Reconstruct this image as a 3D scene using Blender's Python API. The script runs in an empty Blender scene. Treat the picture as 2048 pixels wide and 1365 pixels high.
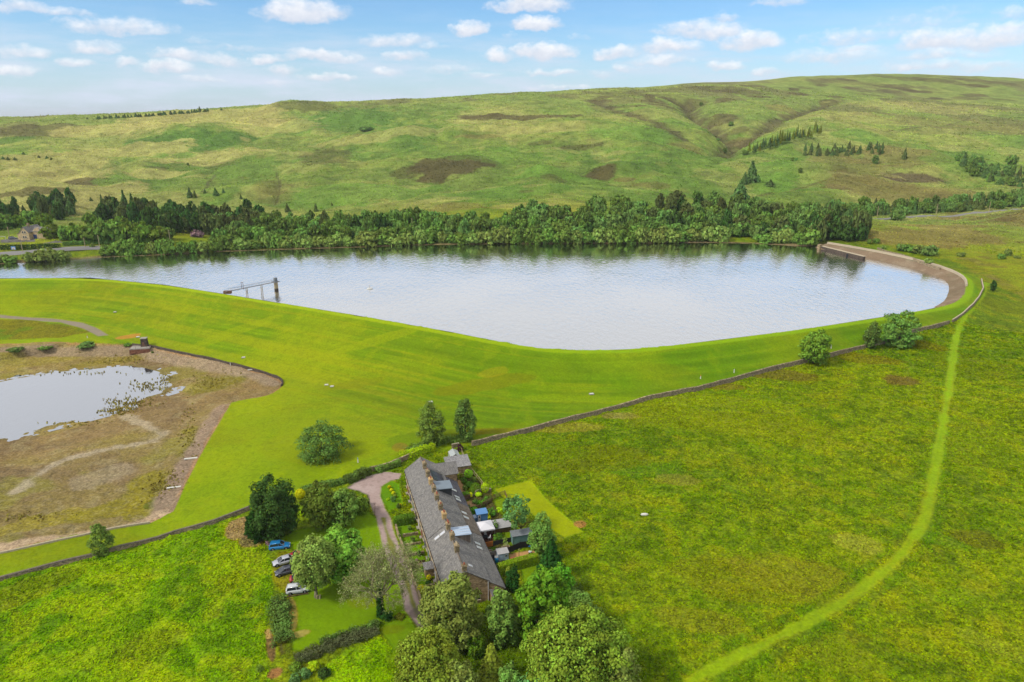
import bpy, math, random
import numpy as np
from mathutils import Vector, Matrix

random.seed(7)
R = math.radians
scene = bpy.context.scene
COL = scene.collection

# ------------------------------------------------------------------ camera
F = 1422.0                      # focal length in photograph pixels (2048 wide): 25 mm on a 36 mm sensor
PITCH = math.atan(452.5 / F)
CAMZ = 86.0
HAZE = 0.00005
cam = bpy.data.cameras.new('camera')
cam.sensor_width = 36.0
cam.lens = 36.0 * F / 2048.0
cam.clip_start = 1.0
cam.clip_end = 200000.0
camo = bpy.data.objects.new('camera', cam)
COL.objects.link(camo)
camo.location = (0, 0, CAMZ)
camo.rotation_euler = (math.pi / 2 - PITCH, 0, 0)
scene.camera = camo

# ------------------------------------------------------------------ exposure
scene.view_settings.view_transform = 'Standard'
scene.view_settings.look = 'None'
scene.view_settings.exposure = 0.75
scene.view_settings.gamma = 1.0
scene.view_settings.use_curve_mapping = False
scene.cycles.max_bounces = 6
scene.cycles.diffuse_bounces = 3
scene.cycles.glossy_bounces = 3
scene.cycles.transmission_bounces = 4
scene.cycles.transparent_max_bounces = 8

# ------------------------------------------------------------------ sun
SUN_DIR = Vector((-0.78, -0.40, 0.86)).normalized()      # towards the sun
SUN_EL = math.asin(SUN_DIR.z)
SUN_AZ = math.atan2(SUN_DIR.x, SUN_DIR.y)
sun = bpy.data.lights.new('sun', 'SUN')
sun.energy = 2.0
sun.angle = R(9.0)
sun.color = (1.0, 0.95, 0.86)
suno = bpy.data.objects.new('sun', sun)
COL.objects.link(suno)
suno.rotation_euler = (-SUN_DIR).to_track_quat('-Z', 'Y').to_euler()
suno.location = (0, 0, 300)


def ray(px, py):
    u = (px - 1024.0) / F
    v = (py - 682.5) / F
    cp, sp = math.cos(PITCH), math.sin(PITCH)
    return np.array([u, cp - v * sp, -(sp + v * cp)])


def at(px, py, z):
    d = ray(px, py)
    t = (z - CAMZ) / d[2]
    return (d[0] * t, d[1] * t, z)


# ------------------------------------------------------------------ world: Nishita sky with cumulus and high cover
class NT:
    """small helper for wiring shader nodes"""
    def __init__(self, tree):
        self.t = tree
        self.n = tree.nodes
        self.l = tree.links

    def node(self, kind, **kw):
        nd = self.n.new(kind)
        for k, v in kw.items():
            setattr(nd, k, v)
        return nd

    def put(self, sock, val):
        if hasattr(val, 'is_output'):
            self.l.new(val, sock)
        elif val is not None:
            if hasattr(sock.default_value, '__len__') and not hasattr(val, '__len__'):
                val = (val,) * len(sock.default_value)
            sock.default_value = val

    def math(self, op, a, b=None, c=None, clamp=False):
        nd = self.node('ShaderNodeMath', operation=op, use_clamp=clamp)
        self.put(nd.inputs[0], a)
        if b is not None:
            self.put(nd.inputs[1], b)
        if c is not None:
            self.put(nd.inputs[2], c)
        return nd.outputs[0]

    def ramp(self, x, a, b, lo=0.0, hi=1.0, smooth=True):
        nd = self.node('ShaderNodeMapRange', interpolation_type='SMOOTHSTEP' if smooth else 'LINEAR')
        nd.clamp = True
        self.put(nd.inputs[0], x)
        for i, val in enumerate((a, b, lo, hi)):
            self.put(nd.inputs[i + 1], val)
        return nd.outputs[0]

    def mix(self, fac, a, b, mode='MIX'):
        nd = self.node('ShaderNodeMix', data_type='RGBA', blend_type=mode)
        self.put(nd.inputs[0], fac)
        for s, val in ((nd.inputs[6], a), (nd.inputs[7], b)):
            if hasattr(val, '__len__') and len(val) == 3:
                val = (*val, 1.0)
            self.put(s, val)
        return nd.outputs[2]

    def noise(self, vec, scale, detail=4.0, rough=0.55, dist=0.0):
        nd = self.node('ShaderNodeTexNoise')
        if vec is not None:
            self.l.new(vec, nd.inputs['Vector'])
        nd.inputs['Scale'].default_value = scale
        nd.inputs['Detail'].default_value = detail
        nd.inputs['Roughness'].default_value = rough
        nd.inputs['Distortion'].default_value = dist
        return nd


# px, py, half width, half height, opacity: the clouds of the photograph, turned into azimuth and elevation
CLOUDS = [(38, 14, 62, 14, .75), (110, 22, 60, 10, .55), (235, 50, 92, 19, .75), (300, 62, 45, 10, .5), (395, 4, 30, 9, .5),
          (600, 18, 84, 28, 1.1), (640, 24, 56, 20, .9), (945, 56, 36, 19, 1.1), (1062, 6, 92, 18, .95), (40, 102, 48, 12, .7),
          (198, 95, 42, 15, .8), (392, 82, 30, 9, .4), (790, 78, 72, 16, .65), (860, 90, 40, 9, .4), (148, 126, 30, 10, .8),
          (255, 126, 26, 10, .65), (362, 114, 50, 15, .85), (440, 118, 60, 13, .65), (340, 137, 50, 13, .9), (30, 141, 42, 11, .75),
          (540, 116, 34, 12, .85), (635, 111, 76, 14, .9), (700, 113, 40, 10, .7), (818, 112, 42, 15, .85), (995, 110, 36, 17, 1.0),
          (562, 140, 36, 12, .75), (660, 152, 56, 9, .8), (408, 160, 40, 8, .55), (772, 145, 34, 10, .65), (560, 164, 30, 6, .5),
          (1085, 100, 68, 21, 1.05), (1070, 45, 58, 18, 1.05), (1232, 104, 40, 17, .95), (1335, 93, 68, 16, .9),
          (1410, 58, 92, 22, .85), (1446, 33, 40, 12, .7), (1502, 78, 64, 22, 1.05), (1320, 122, 66, 14, .75), (1440, 130, 40, 13, .8),
          (1526, 145, 30, 9, .7), (1562, 4, 50, 12, .6), (1710, 70, 84, 18, .6), (1840, 44, 70, 14, .35), (1872, 78, 62, 23, .95),
          (1990, 72, 76, 26, .9), (2016, 56, 40, 14, .8), (1665, 108, 96, 17, .6), (1700, 96, 50, 10, .6), (1900, 106, 90, 13, .6),
          (1812, 130, 40, 11, .75), (1910, 128, 50, 11, .6), (1100, 145, 60, 9, .7), (1200, 148, 24, 9, .6), (1250, 137, 24, 10, .65),
          (900, 140, 60, 9, .55), (480, 96, 60, 8, .35), (960, 150, 50, 8, .5), (1120, 176, 70, 7, .6), (1020, 72, 20, 8, .3),
          (1168, 72, 24, 10, .35), (1900, 20, 60, 12, .3), (2040, 20, 40, 16, .5), (1980, 128, 60, 10, .6)]


def build_world():
    w = bpy.data.worlds.new('World')
    scene.world = w
    w.use_nodes = True
    T = NT(w.node_tree)
    T.n.clear()
    out = T.node('ShaderNodeOutputWorld')
    bg = T.node('ShaderNodeBackground')
    bg.inputs['Strength'].default_value = 0.11
    T.l.new(bg.outputs[0], out.inputs[0])
    sky = T.node('ShaderNodeTexSky', sky_type='NISHITA')
    sky.sun_disc = False
    sky.sun_elevation = SUN_EL
    sky.sun_rotation = SUN_AZ
    sky.altitude = 300
    sky.air_density = 1.0
    sky.dust_density = 0.6
    sky.ozone_density = 1.5
    tc = T.node('ShaderNodeTexCoord')
    sep = T.node('ShaderNodeSeparateXYZ')
    T.l.new(tc.outputs['Generated'], sep.inputs[0])
    X, Y, Z = sep.outputs
    az = T.math('ARCTAN2', X, Y)
    el = T.math('ARCSINE', Z)
    comb = T.node('ShaderNodeCombineXYZ')
    T.l.new(az, comb.inputs[0])
    T.l.new(T.math('MULTIPLY', el, 1.5), comb.inputs[1])
    vec = comb.outputs[0]
    n1 = T.noise(vec, 16.0, 7.0, 0.62)
    n2 = T.noise(vec, 50.0, 8.0, 0.62)
    sepc = T.node('ShaderNodeSeparateColor')
    T.l.new(n1.outputs['Color'], sepc.inputs[0])
    sepd = T.node('ShaderNodeSeparateColor')
    T.l.new(n2.outputs['Color'], sepd.inputs[0])
    wa = T.math('MULTIPLY_ADD', T.math('SUBTRACT', sepc.outputs[0], 0.5), 0.062, az)
    wa = T.math('MULTIPLY_ADD', T.math('SUBTRACT', sepd.outputs[0], 0.5), 0.018, wa)
    we = T.math('MULTIPLY_ADD', T.math('SUBTRACT', sepc.outputs[1], 0.5), 0.020, el)
    we = T.math('MULTIPLY_ADD', T.math('SUBTRACT', sepd.outputs[1], 0.5), 0.014, we)
    dens = None
    lit = None
    for (px, py, hw, hh, op) in CLOUDS:
        d = ray(px, py)
        d = d / np.linalg.norm(d)
        a = math.atan2(d[0], d[1])
        e = math.asin(d[2])
        xa = T.math('MULTIPLY', T.math('SUBTRACT', wa, a), F / (hw * 1.02))
        ye = T.math('MULTIPLY', T.math('SUBTRACT', we, e - 0.25 * hh / F), F / (hh * 1.08))
        low = T.math('MULTIPLY', T.math('MINIMUM', ye, 0.0), 0.8)          # flatter underside
        ye2 = T.math('ADD', ye, low)
        r2 = T.math('MULTIPLY_ADD', xa, xa, T.math('MULTIPLY', ye2, ye2))
        g = T.math('MULTIPLY', T.math('SUBTRACT', 1.15, r2), op)
        g = T.math('MAXIMUM', g, 0.0)
        sh = T.math('MULTIPLY', g, T.math('MULTIPLY_ADD', ye, 0.55, 0.5, clamp=True))
        dens = g if dens is None else T.math('MAXIMUM', dens, g)
        lit = sh if lit is None else T.math('MAXIMUM', lit, sh)
    edge = T.math('MULTIPLY_ADD', T.math('SUBTRACT', n2.outputs[0], 0.5), 1.5, dens)
    edge = T.math('MULTIPLY', edge, T.ramp(dens, 0.0, 0.12))
    alpha = T.ramp(edge, 0.0, 1.2, 0.0, 0.93)
    # thin wispy veil that grows towards the skyline, and a high broken cover above the frame
    comb2 = T.node('ShaderNodeCombineXYZ')
    T.l.new(T.math('MULTIPLY', az, 1.0), comb2.inputs[0])
    T.l.new(T.math('MULTIPLY', el, 6.0), comb2.inputs[1])
    n3 = T.noise(comb2.outputs[0], 7.0, 7.0, 0.6)
    veil = T.math('MULTIPLY', T.ramp(n3.outputs[0], 0.38, 0.72), T.ramp(el, 0.155, 0.03, 0.0, 0.66))
    veil = T.math('ADD', veil, T.ramp(el, 0.13, -0.01, 0.0, 0.55))
    n4 = T.noise(tc.outputs['Generated'], 2.6, 5.0, 0.55)
    high = T.math('MULTIPLY', T.ramp(n4.outputs[0], 0.02, 0.32), T.ramp(el, 0.15, 0.23, 0.0, 0.97))
    fac = T.math('MAXIMUM', alpha, high)
    sky_t = T.mix(1.0, sky.outputs[0], (.46, .66, .84), 'MULTIPLY')
    base = T.mix(veil, sky_t, (3.85, 4.35, 5.15))
    rel = T.math('DIVIDE', lit, T.math('MAXIMUM', dens, 0.02))
    rel = T.math('ADD', rel, T.math('MULTIPLY', T.math('SUBTRACT', n2.outputs[0], 0.5), 0.8))
    cl = T.mix(T.ramp(rel, 0.3, 1.0), (4.1, 4.3, 4.85), (5.8, 5.8, 5.9))
    cl = T.mix(T.ramp(el, 0.15, 0.22), cl, (5.2, 5.25, 5.35))
    T.l.new(T.mix(fac, base, cl), bg.inputs[0])


build_world()

# ------------------------------------------------------------------ numeric noise
_rng = np.random.RandomState(11)
_TAB = _rng.rand(256, 256).astype(np.float32)


def vnoise(x, y, seed=0):
    x = x + seed * 17.31
    y = y + seed * 9.77
    xi = np.floor(x).astype(np.int64)
    yi = np.floor(y).astype(np.int64)
    fx = (x - xi).astype(np.float32)
    fy = (y - yi).astype(np.float32)
    fx = fx * fx * (3 - 2 * fx)
    fy = fy * fy * (3 - 2 * fy)
    x0, x1, y0, y1 = xi & 255, (xi + 1) & 255, yi & 255, (yi + 1) & 255
    a, b, c, d = _TAB[x0, y0], _TAB[x1, y0], _TAB[x0, y1], _TAB[x1, y1]
    return (a * (1 - fx) + b * fx) * (1 - fy) + (c * (1 - fx) + d * fx) * fy


def fbm(x, y, size, octs=4, seed=0, gain=0.5):
    s, amp, tot, f = 0.0, 1.0, 0.0, 1.0 / size
    for o in range(octs):
        s = s + amp * vnoise(x * f * (1 + .03 * o) + .37 * y * f * (o % 2), y * f, seed + o * 3)
        tot += amp
        amp *= gain
        f *= 2.03
    return s / tot


def sstep(a, b, x):
    t = np.clip((x - a) / (b - a), 0, 1)
    return t * t * (3 - 2 * t)


def seg_dist(x, y, pts, closed=False):
    """distance to a polyline and the parameter of the nearest segment"""
    best = np.full(x.shape, 1e9)
    n = len(pts)
    for i in range(n if closed else n - 1):
        ax, ay = pts[i][0], pts[i][1]
        bx, by = pts[(i + 1) % n][0], pts[(i + 1) % n][1]
        dx, dy = bx - ax, by - ay
        L = dx * dx + dy * dy + 1e-9
        t = np.clip(((x - ax) * dx + (y - ay) * dy) / L, 0, 1)
        d = (x - ax - t * dx) ** 2 + (y - ay - t * dy) ** 2
        best = np.minimum(best, d)
    return np.sqrt(best)


def inside(x, y, pts):
    c = np.zeros(x.shape, bool)
    n = len(pts)
    j = n - 1
    for i in range(n):
        xi, yi, xj, yj = pts[i][0], pts[i][1], pts[j][0], pts[j][1]
        if yi != yj:
            cond = ((yi > y) != (yj > y)) & (x < (xj - xi) * (y - yi) / (yj - yi) + xi)
            c ^= cond
        j = i
    return c


def poly_sd(x, y, pts, reach=60.0):
    """signed distance (positive inside), only worked out near the polygon"""
    P = np.array([(p[0], p[1]) for p in pts])
    lo, hi = P.min(0) - reach, P.max(0) + reach
    m = (x > lo[0]) & (x < hi[0]) & (y > lo[1]) & (y < hi[1])
    out = np.full(x.shape, -1e3)
    if m.any():
        xs, ys = x[m], y[m]
        d = seg_dist(xs, ys, pts, True)
        out[m] = np.where(inside(xs, ys, pts), d, -d)
    return out


def near_line(x, y, pts, reach):
    P = np.array([(p[0], p[1]) for p in pts])
    lo, hi = P.min(0) - reach, P.max(0) + reach
    m = (x > lo[0]) & (x < hi[0]) & (y > lo[1]) & (y < hi[1])
    out = np.full(x.shape, 1e3)
    if m.any():
        out[m] = seg_dist(x[m], y[m], pts)
    return out


def smooth_pts(pts, n=3):
    """Chaikin rounding of an open polyline"""
    for _ in range(n):
        q = [pts[0]]
        for a, b in zip(pts[:-1], pts[1:]):
            q.append(tuple(np.array(a) * .75 + np.array(b) * .25))
            q.append(tuple(np.array(a) * .25 + np.array(b) * .75))
        q.append(pts[-1])
        pts = q
    return pts


# ------------------------------------------------------------------ terrain
WATER_Z, CREST_Z, POND_Z = 6.0, 9.0, -7.2

# crest of the embankment, then the stone-faced far rim
CREST_PX = [(-700, 640), (-300, 566), (0, 557), (180, 556), (330, 570), (440, 587), (700, 629), (900, 664), (1060, 696), (1180, 702), (1300, 697),
            (1600, 660), (1830, 624), (1900, 610), (1925, 596), (1934, 575), (1930, 556), (1900, 541), (1840, 522), (1740, 501), (1655, 487)]
CREST = smooth_pts([at(x, y, CREST_Z)[:2] for x, y in CREST_PX], 2)
SHORE_PX = [(1655, 491), (1600, 492), (1500, 487), (1400, 485), (1250, 487), (1100, 487), (1000, 488), (900, 489), (800, 491), (740, 494),
            (600, 498), (480, 502), (400, 505), (300, 511), (215, 514), (150, 519), (60, 524), (0, 528), (-300, 545), (-700, 590)]
SHORE = smooth_pts([at(x, y, WATER_Z)[:2] for x, y in SHORE_PX], 1)
RES_POLY = CREST + SHORE

BASIN_PX = [(-500, 700), (0, 688), (190, 689), (265, 690), (310, 693), (420, 716), (520, 740), (558, 754), (567, 764), (560, 779), (530, 795), (495, 799),
            (462, 806), (440, 845), (407, 905), (372, 971), (346, 1024), (300, 1046), (160, 1072), (0, 1107), (-500, 1190)]
BASIN = [at(x, y, -3.2)[:2] for x, y in BASIN_PX]
BASIN = BASIN[:4] + smooth_pts(BASIN[4:12], 2) + BASIN[12:]
POND_PX = [(-420, 800), (0, 764), (60, 753), (100, 746), (200, 737), (265, 731), (300, 739), (322, 745), (345, 758), (347, 770), (332, 786), (300, 794), (265, 806), (240, 817), (180, 832),
           (90, 856), (0, 879), (-420, 960)]
POND = [at(x, y, POND_Z)[:2] for x, y in POND_PX]

NEAR_PTS = [(830, 1250, 0), (700, 1200, 0), (600, 1300, 0), (560, 1100, 0), (500, 1020, 0), (740, 950, 0), (960, 890, 0), (1050, 1000, 0), (800, 1000, 0),
            (1160, 1060, 0), (1000, 1250, 0), (900, 1350, 0), (1200, 1350, .3), (900, 1080, 0), (1060, 1130, 0), (650, 1000, 0),
            (0, 1160, -3), (250, 1095, -1.6), (0, 1365, -1.5), (250, 1250, -1), (450, 1300, -.4), (-300, 1240, -4), (400, 1060, -.8),
            (0, 1120, -3), (300, 1055, -2.6), (400, 1000, -2), (420, 900, -2.6), (500, 830, -3), (570, 790, -3), (620, 900, -1), (700, 830, -1.5),
            (850, 810, -1), (640, 760, -2.6), (0, 690, -3.2), (270, 690, -3.2), (420, 717, -3.2), (565, 762, -3.2), (0, 640, -1.8), (200, 665, -2.2), (150, 640, -1.5),
            (-300, 700, -3.2), (-300, 1000, -3), (0, 1100, -3), (440, 650, -2.5), (700, 700, -2), (900, 720, -1), (1000, 785, .2), (1200, 745, 1), (1500, 705, 2.5),
            (1700, 665, 3.5), (600, 560, 3), (1000, 560, 3), (1400, 560, 3), (1700, 560, 4), (1200, 830, 1), (1400, 770, 2.2), (1600, 730, 3), (1800, 690, 4),
            (1905, 645, 4.5), (1965, 575, 6), (2048, 560, 7), (2300, 600, 8), (1300, 1000, 1.5), (1600, 900, 3.3), (1850, 900, 4), (2048, 900, 4.5),
            (1300, 1300, 1), (1600, 1300, 1.8), (2048, 1300, 3), (2300, 1000, 5), (2300, 1365, 4), (1500, 800, 3.0), (1350, 850, 2.4), (1980, 500, 9), (2048, 480, 11),
            (1740, 440, 13), (2048, 422, 17), (2400, 440, 18), (1900, 460, 12), (1780, 490, 9.2), (1850, 505, 8.4), (2300, 500, 14), (1650, 470, 10),
            (0, 525, 6.3), (150, 514, 6.3), (300, 508, 6.3), (450, 500, 6.3), (600, 496, 6.3), (740, 491, 6.3), (850, 487, 6.3), (1000, 486, 6.3), (1200, 486, 6.3),
            (1400, 484, 6.3), (1550, 489, 6.3), (1640, 488, 8), (-300, 543, 6.3), (-700, 585, 6.3), (100, 503, 9), (210, 494, 9), (60, 478, 12), (150, 485, 11.5), (330, 483, 10.5), (0, 496, 9.5)]

SKY_PX = [(-900, 246), (-500, 244), (-200, 243), (0, 241), (170, 239), (240, 235), (330, 228), (420, 220), (480, 217), (600, 208), (660, 207), (700, 205), (800, 199), (1000, 188),
          (1200, 178), (1400, 166), (1600, 155), (1750, 150), (1850, 151), (1950, 156), (2048, 161), (2300, 172), (2700, 188), (3200, 200)]


def to_tr(x, y):
    return np.arctan2(x, y) * 2.2, np.log(np.hypot(x, y))


ctrl = []
for px, py, z in NEAR_PTS:
    x, y, _ = at(px, py, z)
    ctrl.append((x, y, z))


def at_depth(px, py, D):
    d = ray(px, py)
    return d[0] / d[1] * D, D, CAMZ + d[2] / d[1] * D


for px, s in SKY_PX:
    Ds = 1230 + (240 - s) * 7.2
    for y, D in ((436, 545), (400, 630), (350, 770), (300, 940), (265, 1095), (232, 1260), (200, 1490), (175, 1680)):
        if y > s + 6:
            ctrl.append(at_depth(px, y, D + 40 * math.sin(px * .004)))
    ctrl.append(at_depth(px, s, Ds))
    for add, sl in ((350, .0), (1100, -.03), (3000, -.05), (9000, -.03)):
        x, y, z = at_depth(px, s, Ds)
        k = (Ds + add) / Ds
        ctrl.append((x * k, y * k, z + sl * add - 4))
for th in (-60, -40, -20, 0, 20, 40, 60):
    for r, z in ((55, 0), (75, 0)):
        ctrl.append((r * math.sin(R(th)), r * math.cos(R(th)), z + th * .02))
CP = np.array(ctrl)
cu, cv = to_tr(CP[:, 0], CP[:, 1])
N = len(CP)


def tps(r2):
    return np.where(r2 > 1e-12, 0.5 * r2 * np.log(np.maximum(r2, 1e-12)), 0.0)


A = np.zeros((N + 3, N + 3))
r2 = (cu[:, None] - cu[None]) ** 2 + (cv[:, None] - cv[None]) ** 2
A[:N, :N] = tps(r2) + np.eye(N) * 2e-4
A[:N, N], A[:N, N + 1], A[:N, N + 2] = 1, cu, cv
A[N:, :N] = A[:N, N:].T
sol = np.linalg.solve(A, np.concatenate([CP[:, 2], np.zeros(3)]))

TH0, TH1, NT_C = R(-56), R(56), 1010
rads = [58.0]
while rads[-1] < 9000:
    r = rads[-1]
    if r < 250:
        st = 0.38
    elif r < 560:
        st = 0.38 + (r - 250) / 310 * 0.75
    elif r < 2300:
        st = 1.13 + (r - 560) / 1740 * 4.4
    else:
        st = 5.5 + (r - 2300) * .25
    rads.append(r + st)
RAD = np.array(rads)
THS = np.linspace(TH0, TH1, NT_C)
# coarse solution, then bilinear on to the fine polar net
ct, cr = 170, 300
cth = np.linspace(TH0, TH1, ct)
clr = np.linspace(math.log(58), math.log(RAD[-1] * 1.001), cr)
gu, gv = np.meshgrid(cth * 2.2, clr, indexing='ij')
base_c = np.zeros((ct, cr))
for k in range(N):
    base_c += sol[k] * tps((gu - cu[k]) ** 2 + (gv - cv[k]) ** 2)
base_c += sol[N] + sol[N + 1] * gu + sol[N + 2] * gv


def base_z(x, y):
    th = np.clip((np.arctan2(x, y) - TH0) / (TH1 - TH0) * (ct - 1), 0, ct - 1.001)
    lr = np.clip((np.log(np.hypot(x, y)) - clr[0]) / (clr[-1] - clr[0]) * (cr - 1), 0, cr - 1.001)
    i, j = th.astype(int), lr.astype(int)
    a, b = th - i, lr - j
    return (base_c[i, j] * (1 - a) + base_c[i + 1, j] * a) * (1 - b) + (base_c[i, j + 1] * (1 - a) + base_c[i + 1, j + 1] * a) * b


def march(px, py, zf, t0=70.0, t1=6000.0):
    d = ray(px, py)
    ts = np.exp(np.linspace(math.log(t0), math.log(t1), 5000))
    x, y, z = d[0] * ts, d[1] * ts, CAMZ + d[2] * ts
    g = zf(x, y)
    below = np.nonzero(z < g)[0]
    if len(below) == 0:
        return None
    i = below[0]
    if i == 0:
        return x[0], y[0], g[0]
    k = (z[i - 1] - g[i - 1]) / ((z[i - 1] - g[i - 1]) - (z[i] - g[i]) + 1e-9)
    xx, yy = x[i - 1] + (x[i] - x[i - 1]) * k, y[i - 1] + (y[i] - y[i - 1]) * k
    return xx, yy, float(zf(np.array([xx]), np.array([yy]))[0])


def hitb(px, py):
    h = march(px, py, base_z)
    return h if h is not None else at_depth(px, py, 1500)


# landforms on the hill: centre in the photograph, height, half widths in metres (across, along the view)
KNOLLS = [(380, 270, 9, 70, 70), (600, 214, 9, 70, 60), (1090, 352, 9, 46, 40), (1225, 345, 8, 40, 38), (960, 330, 6, 70, 50), (760, 330, 6, 90, 50), (560, 380, 6, 70, 45),
          (1340, 320, 8, 60, 45), (830, 270, 7, 110, 70), (1150, 260, 7, 100, 60), (200, 330, 8, 80, 60), (1640, 360, 5, 80, 40), (1850, 350, 6, 90, 40), (60, 380, 5, 70, 40),
          (1000, 385, 4, 60, 26), (1180, 380, 4, 40, 26), (700, 235, 6, 120, 60), (1560, 285, 4, 60, 50), (1030, 356, -4, 22, 40), (1150, 352, -5, 24, 45), (1290, 300, 6, 50, 40)]
GULLIES = [([(1375, 200), (1395, 225), (1440, 246), (1475, 268), (1462, 282), (1440, 296), (1430, 305)], 24, 30), ([(1650, 205), (1560, 236), (1500, 262), (1470, 276)], 12, 24),
           ([(553, 345), (560, 372), (553, 395), (545, 410)], 3.0, 7), ([(1180, 200), (1300, 245), (1370, 280)], 3, 22), ([(430, 330), (410, 345), (425, 360), (408, 378)], 2, 6)]
KN = [(*hitb(a, b)[:2], h, s, t) for a, b, h, s, t in KNOLLS]
GU = [([hitb(a, b)[:2] for a, b in pts], d, w) for pts, d, w in GULLIES]


def smax(a, b, k):
    h = np.clip(0.5 + 0.5 * (a - b) / k, 0, 1)
    return b * (1 - h) + a * h + k * h * (1 - h)


def full_z(x, y, rough=True):
    shp = x.shape
    x, y = x.ravel(), y.ravel()
    z = base_z(x, y)
    r = np.hypot(x, y)
    # moorland relief
    hill = sstep(520, 760, r)
    m = hill > 0
    if m.any():
        xs, ys = x[m], y[m]
        n = (fbm(xs, ys, 230, 3, 2) - .5) * 20 + (np.abs(fbm(xs, ys, 95, 3, 5) - .5)) * 24 - 3
        n = n + (fbm(xs, ys, 26, 3, 8) - .5) * 4.2 + (fbm(xs, ys, 9, 2, 9) - .5) * 1.3
        fade = 1 - .75 * sstep(1150, 1700, r[m])
        dz = n * fade
        for (kx, ky, h, a, b) in KN:
            L = math.hypot(kx, ky)
            ex, ey = kx / L, ky / L
            along = (xs - kx) * ex + (ys - ky) * ey
            across = (xs - kx) * ey - (ys - ky) * ex
            dz = dz + 1.5 * h * np.exp(-(along / b) ** 2 - (across / a) ** 2)
        for pts, dep, w in GU:
            d = near_line(xs, ys, pts, w * 4)
            dz = dz - dep * np.exp(-(d / w) ** 1.5)
        z[m] += dz * hill[m]
    z += (fbm(x, y, 34, 3, 31) - .5) * 1.5 * (1 - hill)
    # embankment and reservoir
    near = (r > 200) & (r < 760)
    if near.any():
        xs, ys, zs = x[near], y[near], z[near]
        dc = seg_dist(xs, ys, CREST)
        ds = seg_dist(xs, ys, SHORE)
        ins = inside(xs, ys, RES_POLY)
        slope = np.where(ys > 330, .30, .35) * np.where((xs > 150) & (ys > 250), .62, 1.0)
        emb = CREST_Z - np.maximum(0, dc - 3.4) * slope - .08 * np.minimum(dc, 3.4)
        # the crest polyline continues along the natural bank only as far as its ends
        outz = smax(zs, emb, 1.6)
        inz = np.maximum(np.maximum(CREST_Z - dc * np.where((xs > 120) & (ys > 300), .45, .9), WATER_Z + .25 - ds * .22), 2.0)
        z[near] = np.where(ins, inz, outz)
    # drained lower basin
    low = (r > 120) & (r < 330) & (x < 0)
    if low.any():
        xs, ys, zs = x[low], y[low], z[low]
        sd = poly_sd(xs, ys, BASIN, 20)
        m2 = sd > 0
        if m2.any():
            xx, yy = xs[m2], ys[m2]
            d = sd[m2]
            dw = poly_sd(xx, yy, POND, 90)
            o = np.maximum(0, -dw)
            t = o / (o + d + 1e-6)
            bed = POND_Z + .05 + 2.2 * sstep(0, .75, t) * np.clip(o / 25, 0, 1) + 2.0 * sstep(.75, 1.0, t)
            bed = np.where(dw > 0, POND_Z - np.minimum(.8, dw * .05), bed)
            bed = bed + (fbm(xx, yy, 7, 3, 41) - .5) * .34 * np.where(dw > -30, 1, .7)
            edge = zs[m2] - .5 - d * .42
            zs[m2] = np.minimum(zs[m2] - .45, np.maximum(bed, edge))
        z[low] = zs
    return z.reshape(shp)


GT, GR = np.meshgrid(THS, RAD, indexing='ij')
GX, GY = GR * np.sin(GT), GR * np.cos(GT)
GZ = full_z(GX, GY)
LR = np.log(RAD)


def ground_z(x, y):
    x, y = np.asarray(x, float), np.asarray(y, float)
    th = np.clip((np.arctan2(x, y) - TH0) / (TH1 - TH0) * (NT_C - 1), 0, NT_C - 1.001)
    rr = np.hypot(x, y)
    j = np.clip(np.searchsorted(RAD, rr) - 1, 0, len(RAD) - 2)
    b = np.clip((rr - RAD[j]) / (RAD[j + 1] - RAD[j]), 0, 1)
    i = th.astype(int)
    a = th - i
    return (GZ[i, j] * (1 - a) + GZ[i + 1, j] * a) * (1 - b) + (GZ[i, j + 1] * (1 - a) + GZ[i + 1, j + 1] * a) * b


def hit(px, py):
    """the point of the ground that stands at this place of the photograph"""
    h = march(px, py, ground_z)
    if h is None:
        h = at_depth(px, py, 1500)
    return Vector((float(h[0]), float(h[1]), float(h[2])))


def gz(x, y):
    return float(ground_z(np.array([x]), np.array([y]))[0])


def W2(pts):
    return [tuple(hit(a, b)[:2]) for a, b in pts]

# ------------------------------------------------------------------ colours of the ground
KA = 0.60


def lin(c):
    c = np.array(c, float) / 255.0
    return np.where(c <= 0.04045, c / 12.92, ((c + 0.055) / 1.055) ** 2.4)


def C(*rgb):
    return lin(rgb) * KA


gx, gy, gzf = GX.ravel(), GY.ravel(), GZ.ravel()
gr = np.hypot(gx, gy)
NV = len(gx)
nb = fbm(gx, gy, 70, 4, 50)
nm = fbm(gx, gy, 17, 4, 60)
ns = fbm(gx, gy, 4.0, 4, 70)
nf = fbm(gx, gy, 1.1, 3, 80)
nw = fbm(gx, gy, 9.0, 3, 90)
col = np.zeros((NV, 3))
rgh = np.ones(NV)          # strength of tufts


def put(mask, c):
    global col
    mask = np.clip(mask, 0, 1)[:, None]
    col = col * (1 - mask) + np.asarray(c) * mask


def setr(mask, v):
    global rgh
    mask = np.clip(mask, 0, 1)
    rgh = rgh * (1 - mask) + v * mask


def edge(sd, soft=0.5, wob=0.0):
    return sstep(-soft, soft, sd + (nw - .5) * 2 * wob + (ns - .5) * wob)


# rough moor of the field (default)
put(np.ones(NV), C(114, 148, 34))
put(sstep(.50, .66, nb) * .5, C(134, 156, 38))
put(sstep(.50, .36, nb) * .7, C(98, 134, 44))
put(sstep(.55, .68, nm) * .4, C(142, 160, 56))
put(sstep(.48, .34, nm) * .3, C(110, 132, 40))
put(sstep(.57, .70, ns) * .45, C(150, 160, 40))
put(sstep(.45, .32, ns) * .5, C(80, 114, 28))
put(sstep(.44, .34, nf) * .45, C(74, 104, 26))
put(sstep(.58, .68, nf) * .35, C(146, 166, 58))


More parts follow.
